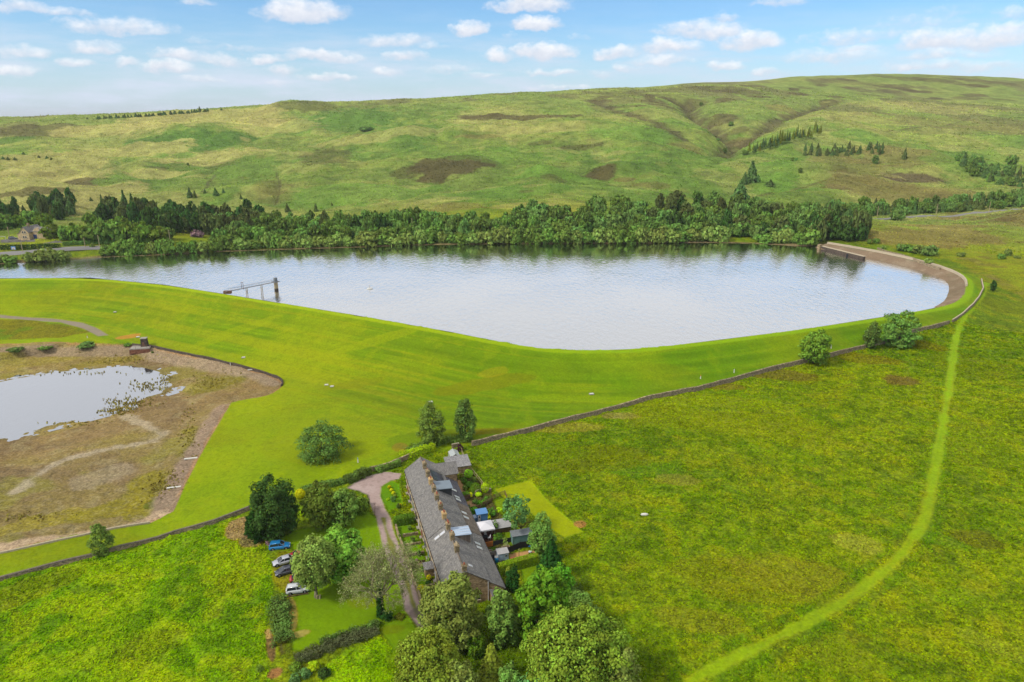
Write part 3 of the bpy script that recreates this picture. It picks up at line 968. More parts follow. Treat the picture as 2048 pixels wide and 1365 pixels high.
# ------------------------------------------------------------------ water
def water_material(name, wave, deep, tint, rough):
    m, T, out = mat(name)
    tc = T.node('ShaderNodeTexCoord')
    mp = T.node('ShaderNodeMapping')
    mp.inputs['Rotation'].default_value = (0, 0, R(28))
    mp.inputs['Scale'].default_value = (1, .42, 1)
    T.l.new(tc.outputs['Object'], mp.inputs[0])
    n1 = T.noise(mp.outputs[0], .62, 3, .58, .4)
    n2 = T.noise(tc.outputs['Object'], .025, 3, .5)
    h = T.math('MULTIPLY', n1.outputs[0], T.ramp(n2.outputs[0], .3, .65, .55, 1.0))
    nrm = bump(T, h, 1.0, wave)
    gl = T.node('ShaderNodeBsdfGlossy')
    gl.inputs['Color'].default_value = (*tint, 1)
    gl.inputs['Roughness'].default_value = rough
    T.l.new(nrm, gl.inputs['Normal'])
    df = T.node('ShaderNodeBsdfDiffuse')
    df.inputs['Color'].default_value = (*deep, 1)
    lw = T.node('ShaderNodeFresnel')
    lw.inputs['IOR'].default_value = 1.9
    T.l.new(nrm, lw.inputs['Normal'])
    mx = T.node('ShaderNodeMixShader')
    T.l.new(T.ramp(lw.outputs[0], .0, .40, .35, .98, False), mx.inputs[0])
    T.l.new(df.outputs[0], mx.inputs[1])
    T.l.new(gl.outputs[0], mx.inputs[2])
    T.l.new(mx.outputs[0], out.inputs[0])
    return m


def flat_sheet(name, pts, z, material):
    m = bpy.data.meshes.new(name)
    m.from_pydata([(p[0], p[1], z) for p in pts], [], [list(range(len(pts)))])
    m.update()
    if m.polygons[0].normal.z < 0:
        m.flip_normals()
    m.materials.append(material)
    o = bpy.data.objects.new(name, m)
    COL.objects.link(o)
    return o


def offset_out(pts, d):
    c = np.mean(np.array(pts), 0)
    return [tuple(np.array(p) + (np.array(p) - c) / np.linalg.norm(np.array(p) - c) * d) for p in pts]


# the sheet runs a little way under the banks, which stand above it
res_sheet = [at(x, y, WATER_Z)[:2] for x, y in CREST_PX] + offset_out(SHORE, 6.0)
tag(flat_sheet('water', res_sheet, WATER_Z, water_material('reservoir_water', .19, (.012, .016, .02), (.89, .895, .90), .08)), 'pale rippled reservoir behind the grass embankment', kind='structure')
tag(flat_sheet('pond_water', offset_out(POND, 5.0), POND_Z, water_material('pond_water', .05, (.04, .042, .045), (.74, .76, .80), .05)), 'shrunken pool on the bed of the drained basin', kind='structure')

# sea / lowland beyond the ridge on the left
sm, ST, so = mat('sea')
principled(ST, so, (.30, .36, .42), .6, .2)
seao = flat_sheet('sea', [(-90000, 6000), (90000, 6000), (90000, 95000), (-90000, 95000)], -260, sm)
tag(seao, 'pale sea on the skyline beyond the moor', kind='structure')

# ------------------------------------------------------------------ mesh helpers
class MB:
    """collects shapes and links them as ONE mesh object"""
    def __init__(self):
        self.v, self.f = [], []

    def add(self, vs, fs):
        n = len(self.v)
        self.v += [tuple(v) for v in vs]
        self.f += [tuple(i + n for i in f) for f in fs]
        return self

    def box(self, cx, cy, cz, sx, sy, sz, rot=0.0):
        hx, hy, hz = sx / 2, sy / 2, sz / 2
        c, s = math.cos(rot), math.sin(rot)
        vs = [(cx + c * x - s * y, cy + s * x + c * y, cz + z) for z in (-hz, hz) for x, y in ((-hx, -hy), (hx, -hy), (hx, hy), (-hx, hy))]
        return self.add(vs, [(3, 2, 1, 0), (4, 5, 6, 7), (0, 1, 5, 4), (1, 2, 6, 5), (2, 3, 7, 6), (3, 0, 4, 7)])

    def loft(self, rings, cap=True):
        """rings: lists of equally many points"""
        n = len(rings[0])
        vs = [p for r in rings for p in r]
        fs = []
        for k in range(len(rings) - 1):
            for i in range(n):
                j = (i + 1) % n
                fs.append((k * n + i, k * n + j, (k + 1) * n + j, (k + 1) * n + i))
        if cap:
            fs.append(tuple(range(n))[::-1])
            fs.append(tuple((len(rings) - 1) * n + i for i in range(n)))
        return self.add(vs, fs)

    def tube(self, p0, p1, r0, r1, n=6):
        p0, p1 = Vector(p0), Vector(p1)
        d = (p1 - p0)
        if d.length < 1e-6:
            return self
        d.normalize()
        a = d.orthogonal().normalized()
        b = d.cross(a)
        ring = lambda p, r: [tuple(p + (a * math.cos(2 * math.pi * i / n) + b * math.sin(2 * math.pi * i / n)) * r) for i in range(n)]
        return self.loft([ring(p0, r0), ring(p1, r1)])

    def prism(self, pts, axis, lo, hi):
        """polygon in a plane, drawn out along an axis: 'x' takes (y,z), 'y' takes (x,z), 'z' takes (x,y)"""
        m = {'x': lambda a, b, h: (h, a, b), 'y': lambda a, b, h: (a, h, b), 'z': lambda a, b, h: (a, b, h)}[axis]
        n = len(pts)
        vs = [m(a, b, lo) for a, b in pts] + [m(a, b, hi) for a, b in pts]
        fs = [tuple(range(n)), tuple(range(2 * n - 1, n - 1, -1))]
        for i in range(n):
            j = (i + 1) % n
            fs.append((i, n + i, n + j, j))
        return self.add(vs, fs)

    def slab(self, quad, th):
        """a sloping panel: four points, thickness downwards"""
        vs = [Vector(q) for q in quad]
        nrm = (vs[1] - vs[0]).cross(vs[3] - vs[0]).normalized()
        if nrm.z < 0:
            vs = vs[::-1]
            nrm = -nrm
        lo = [v - nrm * th for v in vs]
        return self.add([*lo, *vs], [(3, 2, 1, 0), (4, 5, 6, 7), (0, 1, 5, 4), (1, 2, 6, 5), (2, 3, 7, 6), (3, 0, 4, 7)])

    def ellipsoid(self, c, r, nu=12, nv=8):
        rings = []
        for k in range(1, nv):
            ph = math.pi * k / nv
            rings.append([(c[0] + r[0] * math.sin(ph) * math.cos(2 * math.pi * i / nu), c[1] + r[1] * math.sin(ph) * math.sin(2 * math.pi * i / nu), c[2] - r[2] * math.cos(ph)) for i in range(nu)])
        return self.loft(rings)

    def build(self, name, material, parent=None, smooth=False, bevel=0.0):
        m = bpy.data.meshes.new(name)
        m.from_pydata(self.v, [], self.f)
        import bmesh
        bm = bmesh.new()
        bm.from_mesh(m)
        bmesh.ops.recalc_face_normals(bm, faces=bm.faces)
        if bevel:
            es = [e for e in bm.edges if len(e.link_faces) == 2 and e.calc_face_angle(0) > .5]
            bmesh.ops.bevel(bm, geom=es, offset=bevel, segments=2, affect='EDGES', clamp_overlap=True)
        bm.to_mesh(m)
        bm.free()
        if smooth:
            m.polygons.foreach_set('use_smooth', [True] * len(m.polygons))
        m.materials.append(material)
        o = bpy.data.objects.new(name, m)
        COL.objects.link(o)
        if parent is not None:
            o.parent = parent
        return o


def thing(name, label, cat, loc=(0, 0, 0), rz=0.0, group=None):
    o = bpy.data.objects.new(name, None)
    o.empty_display_size = .3
    COL.objects.link(o)
    o.location = loc
    o.rotation_euler = (0, 0, rz)
    return tag(o, label, cat, group)


def copy_tree(o, parent=None):
    c = o.copy()
    COL.objects.link(c)
    c.parent = parent
    for ch in list(o.children):
        copy_tree(ch, c)
    return c


# ------------------------------------------------------------------ materials of things
def foliage(name, rgb, dark=.55, trans=.22, hue=.03):
    m, T, out = mat(name)
    a = T.node('ShaderNodeAttribute', attribute_name='tint')
    oi = T.node('ShaderNodeObjectInfo')
    hs = T.node('ShaderNodeHueSaturation')
    hs.inputs['Color'].default_value = (*[float(v) for v in C(*rgb) * np.array([1.92, 1.88, 1.5])], 1)
    T.l.new(T.math('MULTIPLY_ADD', T.math('SUBTRACT', oi.outputs['Random'], .5), hue, T.math('MULTIPLY_ADD', T.math('SUBTRACT', a.outputs['Fac'], .5), .05, .5)), hs.inputs['Hue'])
    v = T.math('MULTIPLY_ADD', a.outputs['Fac'], 2 * (1 - dark), dark)
    v = T.math('MULTIPLY', v, T.math('MULTIPLY_ADD', oi.outputs['Random'], .36, .82))
    T.l.new(v, hs.inputs['Value'])
    d = T.node('ShaderNodeBsdfDiffuse')
    t = T.node('ShaderNodeBsdfTranslucent')
    T.l.new(hs.outputs[0], d.inputs[0])
    T.l.new(hs.outputs[0], t.inputs[0])
    mx = T.node('ShaderNodeMixShader')
    mx.inputs[0].default_value = trans
    T.l.new(d.outputs[0], mx.inputs[1])
    T.l.new(t.outputs[0], mx.inputs[2])
    T.l.new(mx.outputs[0], out.inputs[0])
    return m


def plain(name, rgb, rough=.7, spec=.3, metal=0.0, var=0.0, scale=3.0):
    m, T, out = mat(name)
    c = C(*rgb)
    if var:
        tc = T.node('ShaderNodeTexCoord')
        n = T.noise(tc.outputs['Object'], scale, 4, .6)
        c = T.mix(T.ramp(n.outputs[0], .3, .7), np.asarray(c) * (1 - var), np.asarray(c) * (1 + var))
    principled(T, out, c, rough, spec, metal)
    return m


def masonry(name, rgb, w=.45, h=.2, rgb2=None, var=.3):
    """coursed stone: courses follow the height, mortar joints sunk"""
    m, T, out = mat(name)
    tc = T.node('ShaderNodeTexCoord')
    sep = T.node('ShaderNodeSeparateXYZ')
    T.l.new(tc.outputs['Object'], sep.inputs[0])
    cb = T.node('ShaderNodeCombineXYZ')
    T.l.new(T.math('ADD', sep.outputs[0], sep.outputs[1]), cb.inputs[0])
    T.l.new(sep.outputs[2], cb.inputs[1])
    br = T.node('ShaderNodeTexBrick')
    T.l.new(cb.outputs[0], br.inputs['Vector'])
    br.inputs['Scale'].default_value = 1.0
    br.inputs['Brick Width'].default_value = w
    br.inputs['Row Height'].default_value = h
    br.inputs['Mortar Size'].default_value = .018
    br.inputs['Color1'].default_value = (*[float(q) for q in C(*rgb) * 1.6 * (1 + var)], 1)
    br.inputs['Color2'].default_value = (*[float(q) for q in C(*(rgb2 or rgb)) * 1.6 * (1 - var)], 1)
    br.inputs['Mortar'].default_value = (*[float(q) for q in C(*rgb) * .95], 1)
    n = T.noise(tc.outputs['Object'], 1.1, 5, .65)
    c = T.mix(T.ramp(n.outputs[0], .35, .7), (.72, .72, .72), (1.18, 1.15, 1.1))
    c = T.mix(1.0, br.outputs[0], c, 'MULTIPLY')
    principled(T, out, c, .9, .15, normal=bump(T, T.math('ADD', T.math('MULTIPLY', br.outputs['Fac'], -1), n.outputs[0]), .5, .05))
    return m


def slates(name, rgb, w=.42, h=.3, var=.22, lich=.5):
    m, T, out = mat(name)
    tc = T.node('ShaderNodeTexCoord')
    sep = T.node('ShaderNodeSeparateXYZ')
    T.l.new(tc.outputs['Object'], sep.inputs[0])
    cb = T.node('ShaderNodeCombineXYZ')
    T.l.new(sep.outputs[1], cb.inputs[0])
    T.l.new(T.math('MULTIPLY', sep.outputs[0], 1.25), cb.inputs[1])
    br = T.node('ShaderNodeTexBrick')
    T.l.new(cb.outputs[0], br.inputs['Vector'])
    br.inputs['Scale'].default_value = 1.0
    br.inputs['Brick Width'].default_value = w
    br.inputs['Row Height'].default_value = h
    br.inputs['Mortar Size'].default_value = .02
    br.inputs['Color1'].default_value = (*[float(q) for q in C(*rgb) * 1.3 * (1 + var)], 1)
    br.inputs['Color2'].default_value = (*[float(q) for q in C(*rgb) * 1.3 * (1 - var)], 1)
    br.inputs['Mortar'].default_value = (*[float(q) for q in C(*rgb) * .5], 1)
    n = T.noise(tc.outputs['Object'], .9, 6, .7)
    n2 = T.noise(tc.outputs['Object'], 5.5, 3, .7)
    c = T.mix(T.ramp(n.outputs[0], .3, .7), (.8, .8, .82), (1.16, 1.14, 1.1))
    c = T.mix(1.0, br.outputs[0], c, 'MULTIPLY')
    c = T.mix(T.math('MULTIPLY', T.ramp(n2.outputs[0], .60, .72), lich), c, C(176, 172, 158))
    principled(T, out, c, .75, .25, normal=bump(T, T.math('MULTIPLY_ADD', br.outputs['Fac'], -1, n.outputs[0]), .5, .04))
    return m


M = dict(
    bark=plain('bark', (104, 92, 74), .9, .1, var=.3, scale=4), pale_bark=plain('pale_bark', (150, 142, 116), .9, .1, var=.25, scale=4), dead_bark=plain('dead_bark', (176, 166, 128), .9, .1, var=.2),
    stone=masonry('garden_stone', (150, 134, 104), .5, .16), wall_stone=masonry('dry_stone', (158, 142, 112), .42, .15, (112, 104, 96), .35), house_stone=masonry('house_stone', (172, 148, 116), .5, .22, (150, 126, 96), .18),
    dark_stone=masonry('dark_stone', (84, 74, 66), .8, .3), red_stone=masonry('iron_stained_stone', (128, 88, 70), .7, .3), pale_stone=plain('coping_stone', (206, 190, 162), .85, .15, var=.15),
    slate=slates('roof_slate', (132, 129, 126)), slate_brown=slates('mossy_slate', (122, 110, 98)), slate_dark=slates('dark_slate', (92, 90, 98), lich=.1), slate_pale=slates('pale_slate', (150, 148, 148)),
    lead=plain('dormer_roof', (134, 148, 160), .5, .4, var=.06, scale=.7), white=plain('white_paint', (238, 238, 242), .5, .4), dormer_dark=plain('dormer_cheek', (70, 72, 76), .6, .4), panel=plain('solar_glass', (46, 48, 56), .25, .5),
    glass=plain('window_glass', (52, 58, 66), .08, .8), skyglass=plain('skylight_glass', (226, 228, 236), .15, .6), frame=plain('white_frame', (226, 222, 214), .5, .4), pot=plain('terracotta', (178, 98, 72), .7, .2, var=.15), potw=plain('buff_pot', (206, 186, 150), .7, .2),
    far_stone=masonry('far_house_stone', (196, 174, 138), .6, .25, None, .12), render=plain('buff_render', (222, 188, 132), .8, .2, var=.1), timber=plain('weathered_timber', (124, 100, 72), .85, .15, var=.25, scale=2), dark_timber=plain('dark_timber', (62, 60, 62), .8, .2, var=.15), red_timber=plain('dark_red_timber', (96, 54, 46), .8, .2, var=.15), orange_timber=plain('orange_timber', (196, 116, 50), .7, .2, var=.2),
    blue_paint=plain('blue_paint', (104, 156, 214), .6, .3, var=.06), teal_paint=plain('teal_paint', (124, 164, 160), .6, .3, var=.06), pale_blue=plain('pale_blue_paint', (190, 210, 232), .6, .3, var=.05), tank_blue=plain('blue_plastic', (34, 140, 196), .4, .4), felt=plain('roofing_felt', (140, 146, 150), .8, .2, var=.12),
    felt_pale=plain('pale_felt', (186, 184, 182), .8, .2, var=.1), canvas=plain('white_canvas', (248, 246, 252), .7, .2), black=plain('black_plastic', (34, 34, 38), .5, .4), rubber=plain('tyre_rubber', (40, 40, 42), .8, .2), alloy=plain('alloy', (180, 182, 188), .3, .5, .7), red_door=plain('red_door', (160, 74, 62), .6, .3),
    door_blue=plain('blue_door', (60, 84, 140), .5, .4), steel=plain('galvanised_steel', (150, 152, 156), .5, .5, .3, var=.15), rust=plain('rusty_steel', (132, 96, 78), .7, .3, var=.25, scale=1.2), pole=plain('pole_timber', (196, 178, 140), .8, .2, var=.15), orange=plain('orange_plastic', (224, 110, 50), .6, .3), yellow=plain('yellow_plastic', (226, 190, 60), .6, .3), blue_sign=plain('sign_blue', (120, 170, 220), .6, .3),
    concrete=plain('concrete', (178, 172, 160), .85, .2, var=.15), tarmac=plain('road_tarmac', (150, 147, 144), .8, .2, var=.1), white_stone=plain('white_cover', (240, 238, 228), .7, .2), pot_stone=plain('grey_pot', (150, 150, 146), .8, .2),
)
FO = dict(
    willow=foliage('willow_leaf', (126, 146, 78), .4), broad=foliage('broad_leaf', (98, 124, 62), .38), mid=foliage('mid_leaf', (108, 136, 64), .38), pine=foliage('pine_needle', (92, 104, 60), .5), spruce=foliage('spruce_needle', (86, 110, 64), .5), sapling=foliage('sapling_leaf', (108, 138, 76), .42),
    bright=foliage('bright_leaf', (98, 142, 40), .45), maple=foliage('maple_leaf', (116, 148, 56), .45), grey=foliage('grey_leaf', (128, 146, 72), .5), beech=foliage('beech_leaf', (124, 144, 50), .28), dark=foliage('dark_leaf', (66, 94, 46), .42), olive=foliage('olive_leaf', (118, 126, 40), .5), mapleo=foliage('olive_maple_leaf', (104, 128, 52), .5),
    rush=foliage('rush_blade', (134, 122, 62), .5), yellow=foliage('golden_leaf', (196, 196, 26), .75, .2), lime=foliage('lime_leaf', (170, 206, 34), .65), purple=foliage('purple_leaf', (74, 40, 62), .55), hedge=foliage('hedge_leaf', (92, 128, 40), .55), hedgeb=foliage('bright_hedge_leaf', (126, 166, 36), .6), herb=foliage('herb_leaf', (96, 134, 50), .5), teal=foliage('blue_leaf', (98, 140, 82), .5), conifer=foliage('dark_conifer', (46, 82, 34), .5),
    white=foliage('white_blossom', (232, 234, 214), .8), pink=foliage('mauve_blossom', (136, 112, 128), .7), gold=foliage('golden_conifer_leaf', (134, 150, 54), .5), birch=foliage('birch_leaf', (112, 140, 66), .5), dusty=foliage('dusty_leaf', (140, 152, 100), .6), heathp=foliage('lavender_leaf', (92, 100, 72), .4),
)


# ------------------------------------------------------------------ leaves
def leaf_mesh(name, P, Nn, S, tint, seed=0, aspect=1.35):
    rs = np.random.RandomState(seed)
    n = len(P)
    Nn = Nn / (np.linalg.norm(Nn, axis=1, keepdims=True) + 1e-9)
    ref = rs.randn(n, 3)
    A_ = np.cross(Nn, ref)
    A_ /= np.linalg.norm(A_, axis=1, keepdims=True) + 1e-9
    B_ = np.cross(Nn, A_)
    S = np.asarray(S)[:, None]
    asp = 1 + (aspect - 1) * rs.rand(n, 1) * 2
    j = lambda: .75 + .5 * rs.rand(n, 1)
    bend = Nn * S * .25
    v = np.stack([P + A_ * S * .5 * asp * j() - bend, P + B_ * S * .5 * j() + bend * .3, P - A_ * S * .5 * asp * j() - bend, P - B_ * S * .5 * j() + bend * .3], 1)
    me = bpy.data.meshes.new(name)
    me.vertices.add(n * 4)
    me.vertices.foreach_set('co', v.reshape(-1).astype(np.float32))
    me.loops.add(n * 4)
    me.loops.foreach_set('vertex_index', np.arange(n * 4, dtype=np.int32))
    me.polygons.add(n)
    me.polygons.foreach_set('loop_start', np.arange(0, n * 4, 4, dtype=np.int32))
    me.polygons.foreach_set('loop_total', np.full(n, 4, np.int32))
    at_ = me.attributes.new('tint', 'FLOAT', 'POINT')
    at_.data.foreach_set('value', np.repeat(np.clip(tint, 0, 1), 4).astype(np.float32))
    me.update(calc_edges=True)
    return me


def unit(rs, n):
    v = rs.randn(n, 3)
    return v / np.linalg.norm(v, axis=1, keepdims=True)


def crown_points(rs, rx, ry, rz, zc, nleaf, nclump, cl=(.26, .42), flat=.8, bottom=-.75, droop=0.0, shape='round'):
    """leaves gathered in clumps spread through a crown"""
    P, Nn, T_ = [], [], []
    cs = []
    tries = 0
    nclump = int(nclump * 1.6)
    cl = (cl[0] * .72, cl[1] * .85)
    while len(cs) < nclump and tries < nclump * 60:
        tries += 1
        u = unit(rs, 1)[0]
        rad = .45 + .5 * rs.rand() ** .6
        p = u * rad
        if p[2] < bottom:
            continue
        if shape == 'egg':
            k = 1 - .35 * max(0, p[2])
            p = np.array([p[0] * k, p[1] * k, p[2]])
        if shape == 'dome':
            p[2] = abs(p[2]) * 1.0 - .25 * rs.rand()
        if any(np.linalg.norm(p - q) < .13 for q in cs):
            continue
        cs.append(p)
    cs.append(np.zeros(3))
    per = int(nleaf * .8) // len(cs)
    R3 = np.array([rx, ry, rz])
    for k, c in enumerate(cs):
        r = (cl[0] + (cl[1] - cl[0]) * rs.rand())
        if k == len(cs) - 1:
            r = .6
        u = unit(rs, per)
        up = u[:, 2] > -.35
        u[~up, 2] *= -.6
        rr = r * (.45 + .75 * rs.rand(per, 1) ** .7)
        p = c + u * rr * np.array([1, 1, flat])
        out = p + u * .8
        P.append(p * R3)
        Nn.append(u + out * .5 + rs.randn(per, 3) * .45 + np.array([0, 0, .35]))
        T_.append(.5 + (rs.rand() - .5) * .34 + (rs.rand(per) - .5) * .5)
    m_ = nleaf // 5
    u = unit(rs, m_)
    lump = .78 + .3 * (vnoise(u[:, 0] * 2.6 + 40, u[:, 1] * 2.6 + u[:, 2] * 3.1 + 40, nleaf % 7) - .3)
    P.append(u * lump[:, None] * (.55 + .5 * rs.rand(m_, 1) ** .5) * R3 * np.where(u[:, 2:] < bottom, .8, 1))
    Nn.append(u + rs.randn(m_, 3) * .6 + np.array([0, 0, .4]))
    T_.append(rs.rand(m_))
    P = np.concatenate(P)
    P[:, 2] += zc
    q = np.percentile(np.hypot((P[:, 0]) / rx, (P[:, 1]) / ry), 96)
    P[:, :2] /= q
    lo_, hi_ = np.percentile(P[:, 2], 1.0), np.percentile(P[:, 2], 99.3)
    P[:, 2] = zc - rz + (P[:, 2] - lo_) / (hi_ - lo_) * 2 * rz
    if droop:
        d = np.hypot(P[:, 0] / rx, P[:, 1] / ry)
        P[:, 2] -= droop * rz * d ** 2
    return P, np.concatenate(Nn), np.concatenate(T_)


def conifer_points(rs, r, h, z0, nleaf, tiers=11, ragged=.3, power=1.0):
    P, Nn, T_ = [], [], []
    w = np.array([(1 - t / tiers) ** power + .12 for t in range(tiers)])
    cnt = (nleaf * w / w.sum()).astype(int) + 3
    for t in range(tiers):
        z = z0 + (h - z0) * (t + .1) / tiers
        rad = r * w[t] / w[0] * (1 + (rs.rand() - .5) * ragged)
        nb_ = max(5, int(9 * w[t]) + 3)
        a0 = rs.rand() * 6.28
        n = cnt[t]
        a = a0 + (rs.randint(0, nb_, n) / nb_) * 2 * math.pi + rs.randn(n) * .17
        q = rs.rand(n) ** .6
        dr = rad * q * (1 + (rs.rand(n) - .5) * ragged)
        p = np.stack([dr * np.cos(a), dr * np.sin(a), z + (h - z0) / tiers * (.75 - .75 * q + (rs.rand(n) - .5) * .5)], 1)
        P.append(p)
        Nn.append(np.stack([np.cos(a), np.sin(a), .9 + .6 * rs.rand(n)], 1) + rs.randn(n, 3) * .35)
        T_.append(.5 + (rs.rand(n) - .5) * .55 + (q - .5) * .2)
    P.append(np.stack([rs.randn(12) * .04 * r, rs.randn(12) * .04 * r, h - rs.rand(12) * (h - z0) * .1], 1))
    Nn.append(rs.randn(12, 3))
    T_.append(np.full(12, .5))
    return np.concatenate(P), np.concatenate(Nn), np.concatenate(T_)


def add_trunk(mb, rs, h, r, lean=.06, limbs=5, top=.6, reach=.24, spread=1.0):
    """tapered trunk with limbs that climb into the crown"""
    pts = [Vector((0, 0, -.4))]
    n = 5
    for i in range(1, n + 1):
        pts.append(Vector((rs.randn() * lean * h * .25, rs.randn() * lean * h * .25, h * top * i / n)))
    for i in range(n):
        mb.tube(pts[i], pts[i + 1], r * (1 - .75 * i / n) * (1.35 if i == 0 else 1), r * (1 - .75 * (i + 1) / n), 7)
    for k in range(limbs):
        i = 1 + k % (n - 1)
        p = pts[i]
        a = 6.28 * k / limbs + rs.rand()
        L = h * reach * (.7 + .5 * rs.rand())
        mid = p + Vector((math.cos(a) * L * .55 * spread, math.sin(a) * L * .55 * spread, L * .5))
        end = mid + Vector((math.cos(a + .4) * L * .4 * spread, math.sin(a + .4) * L * .4 * spread, L * .45))
        mb.tube(p, mid, r * .42, r * .26, 5)
        mb.tube(mid, end, r * .26, r * .08, 5)
    return mb


def obj_from(me, name, material, parent=None):
    me.materials.append(material)
    o = bpy.data.objects.new(name, me)
    COL.objects.link(o)
    if parent is not None:
        o.parent = parent
    return o


def place_tree(name, label, px, py, top, width, fo, nleaf=6000, leaf=.34, nclump=26, shape='round', low=.18, kind='round', group=None, cl=(.26, .42), seed=1, bark='bark', droop=0., flat=.8, depthr=1.0, limbs=5, spread=1.0, extra=None):
    """a tree given by where its foot, its top and its sides show in the photograph; returns its Empty"""
    g = hit(px, py)
    D = math.hypot(g.y, CAMZ - g.z)
    r = width * .5 / F * (g.y * math.cos(PITCH) + (CAMZ - g.z) * math.sin(PITCH))
    # height from the rows of foot and top: the point straight above the foot that shows at row `top`
    d = ray(px, top)
    zt = CAMZ + d[2] / d[1] * (g.y + r * .25)
    h = max(1.0, zt - g.z)
    rs = np.random.RandomState(seed)
    t = thing(name, label, 'tree', (g.x, g.y, g.z), rs.rand() * 6.28 if kind != 'fixed' else 0, group)
    if kind == 'conifer':
        P, Nn, T_ = conifer_points(rs, r, h, h * low, nleaf, 12)
        add = MB().tube((0, 0, -.3), (0, 0, h * .9), max(.1, h * .02), .03, 7)
        add.build('trunk', M[bark], t, True)
    else:
        zb = h * low
        rz = (h - zb) / 2
        P, Nn, T_ = crown_points(rs, r * .93, r * .93 * depthr, rz, zb + rz, nleaf, nclump, cl, flat, shape=shape, droop=droop)
        mb = add_trunk(MB(), rs, h, max(.09, h * .026), limbs=limbs, spread=spread)
        mb.build('trunk', M[bark], t, True)
    S = leaf * (.65 + .7 * rs.rand(len(P)))
    obj_from(leaf_mesh(name + '_crown', P, Nn, S, T_, seed), 'crown', FO[fo], t)
    return t


def bush(name, label, px, py, w, h, fo, cat='bush', n=700, leaf=.2, nclump=9, group=None, seed=3, ball=False, wd=None):
    """a shrub without a trunk to be seen: foot at px, py; width and height in photograph pixels"""
    g = hit(px, py)
    dep = g.y * math.cos(PITCH) + (CAMZ - g.z) * math.sin(PITCH)
    r = w * .5 / F * dep
    dz = h / F * dep
    rs = np.random.RandomState(seed)
    if ball:
        u = unit(rs, n)
        P = u * (.88 + .12 * rs.rand(n, 1)) * np.array([r, r, dz * .5]) + np.array([0, 0, dz * .48])
        Nn = u + rs.randn(n, 3) * .3
        T_ = .5 + (rs.rand(n) - .5) * .5
    else:
        P, Nn, T_ = crown_points(rs, r * .95, (wd or r) * .95, dz * .5, dz * .45, n, nclump, (.3, .5), .85, bottom=-.95)
    S = leaf * (.6 + .8 * rs.rand(len(P)))
    o = obj_from(leaf_mesh(name, P, Nn, S, T_, seed), name, FO[fo])
    o.location = (g.x, g.y, g.z - .05)
    o.rotation_euler = (0, 0, rs.rand() * 6)
    return tag(o, label, cat, group)


def hedge(name, label, pts, width, height, fo, n=2500, leaf=.22, seed=5, cat='hedge', rag=.12, zfix=None, group=None):
    """a clipped or ragged hedge along a line of world points"""
    rs = np.random.RandomState(seed)
    pts = [Vector((p[0], p[1])) for p in pts]
    seg = [(a, b, (b - a).length) for a, b in zip(pts[:-1], pts[1:])]
    tot = sum(s[2] for s in seg)
    P, Nn = [], []
    for a, b, L in seg:
        k = max(4, int(n * L / tot))
        d = (b - a) / L
        nn = Vector((-d.y, d.x))
        t = rs.rand(k) * L
        which = rs.rand(k)
        pr = height / (2 * height + width)
        q = rs.rand(k)
        side = np.where(which < pr, -1, np.where(which < 2 * pr, 1, 0))
        bul = 1 + rag * 1.6 * (vnoise(t * .8 + a.x, t * 0 + a.y, 3) - .5) + rs.randn(k) * rag * .5
        off = np.where(side == 0, (q - .5) * width, side * width * .5) * bul
        hz = np.where(side == 0, height, q * height) * (1 + rag * (vnoise(t * .9 + a.y, off + 9, 5) - .5) * 1.6 + rs.randn(k) * rag * .35)
        x, y = a.x + d.x * t + nn.x * off, a.y + d.y * t + nn.y * off
        P.append(np.stack([x, y, ground_z(x, y) + hz], 1))
        Nn.append(np.stack([nn.x * side, nn.y * side, np.where(side == 0, 1.0, .35)], 1) + rs.randn(k, 3) * .4)
    P, Nn = np.concatenate(P), np.concatenate(Nn)
    c = Vector((pts[0].x, pts[0].y, gz(pts[0].x, pts[0].y)))
    T_ = .5 + (rs.rand(len(P)) - .5) * .5 + (vnoise(P[:, 0] * .7, P[:, 1] * .7, 7) - .5) * .5
    o = obj_from(leaf_mesh(name, P - np.array(c), Nn, leaf * (.6 + .8 * rs.rand(len(P))), T_, seed), name, FO[fo])
    o.location = c
    return tag(o, label, cat, group)


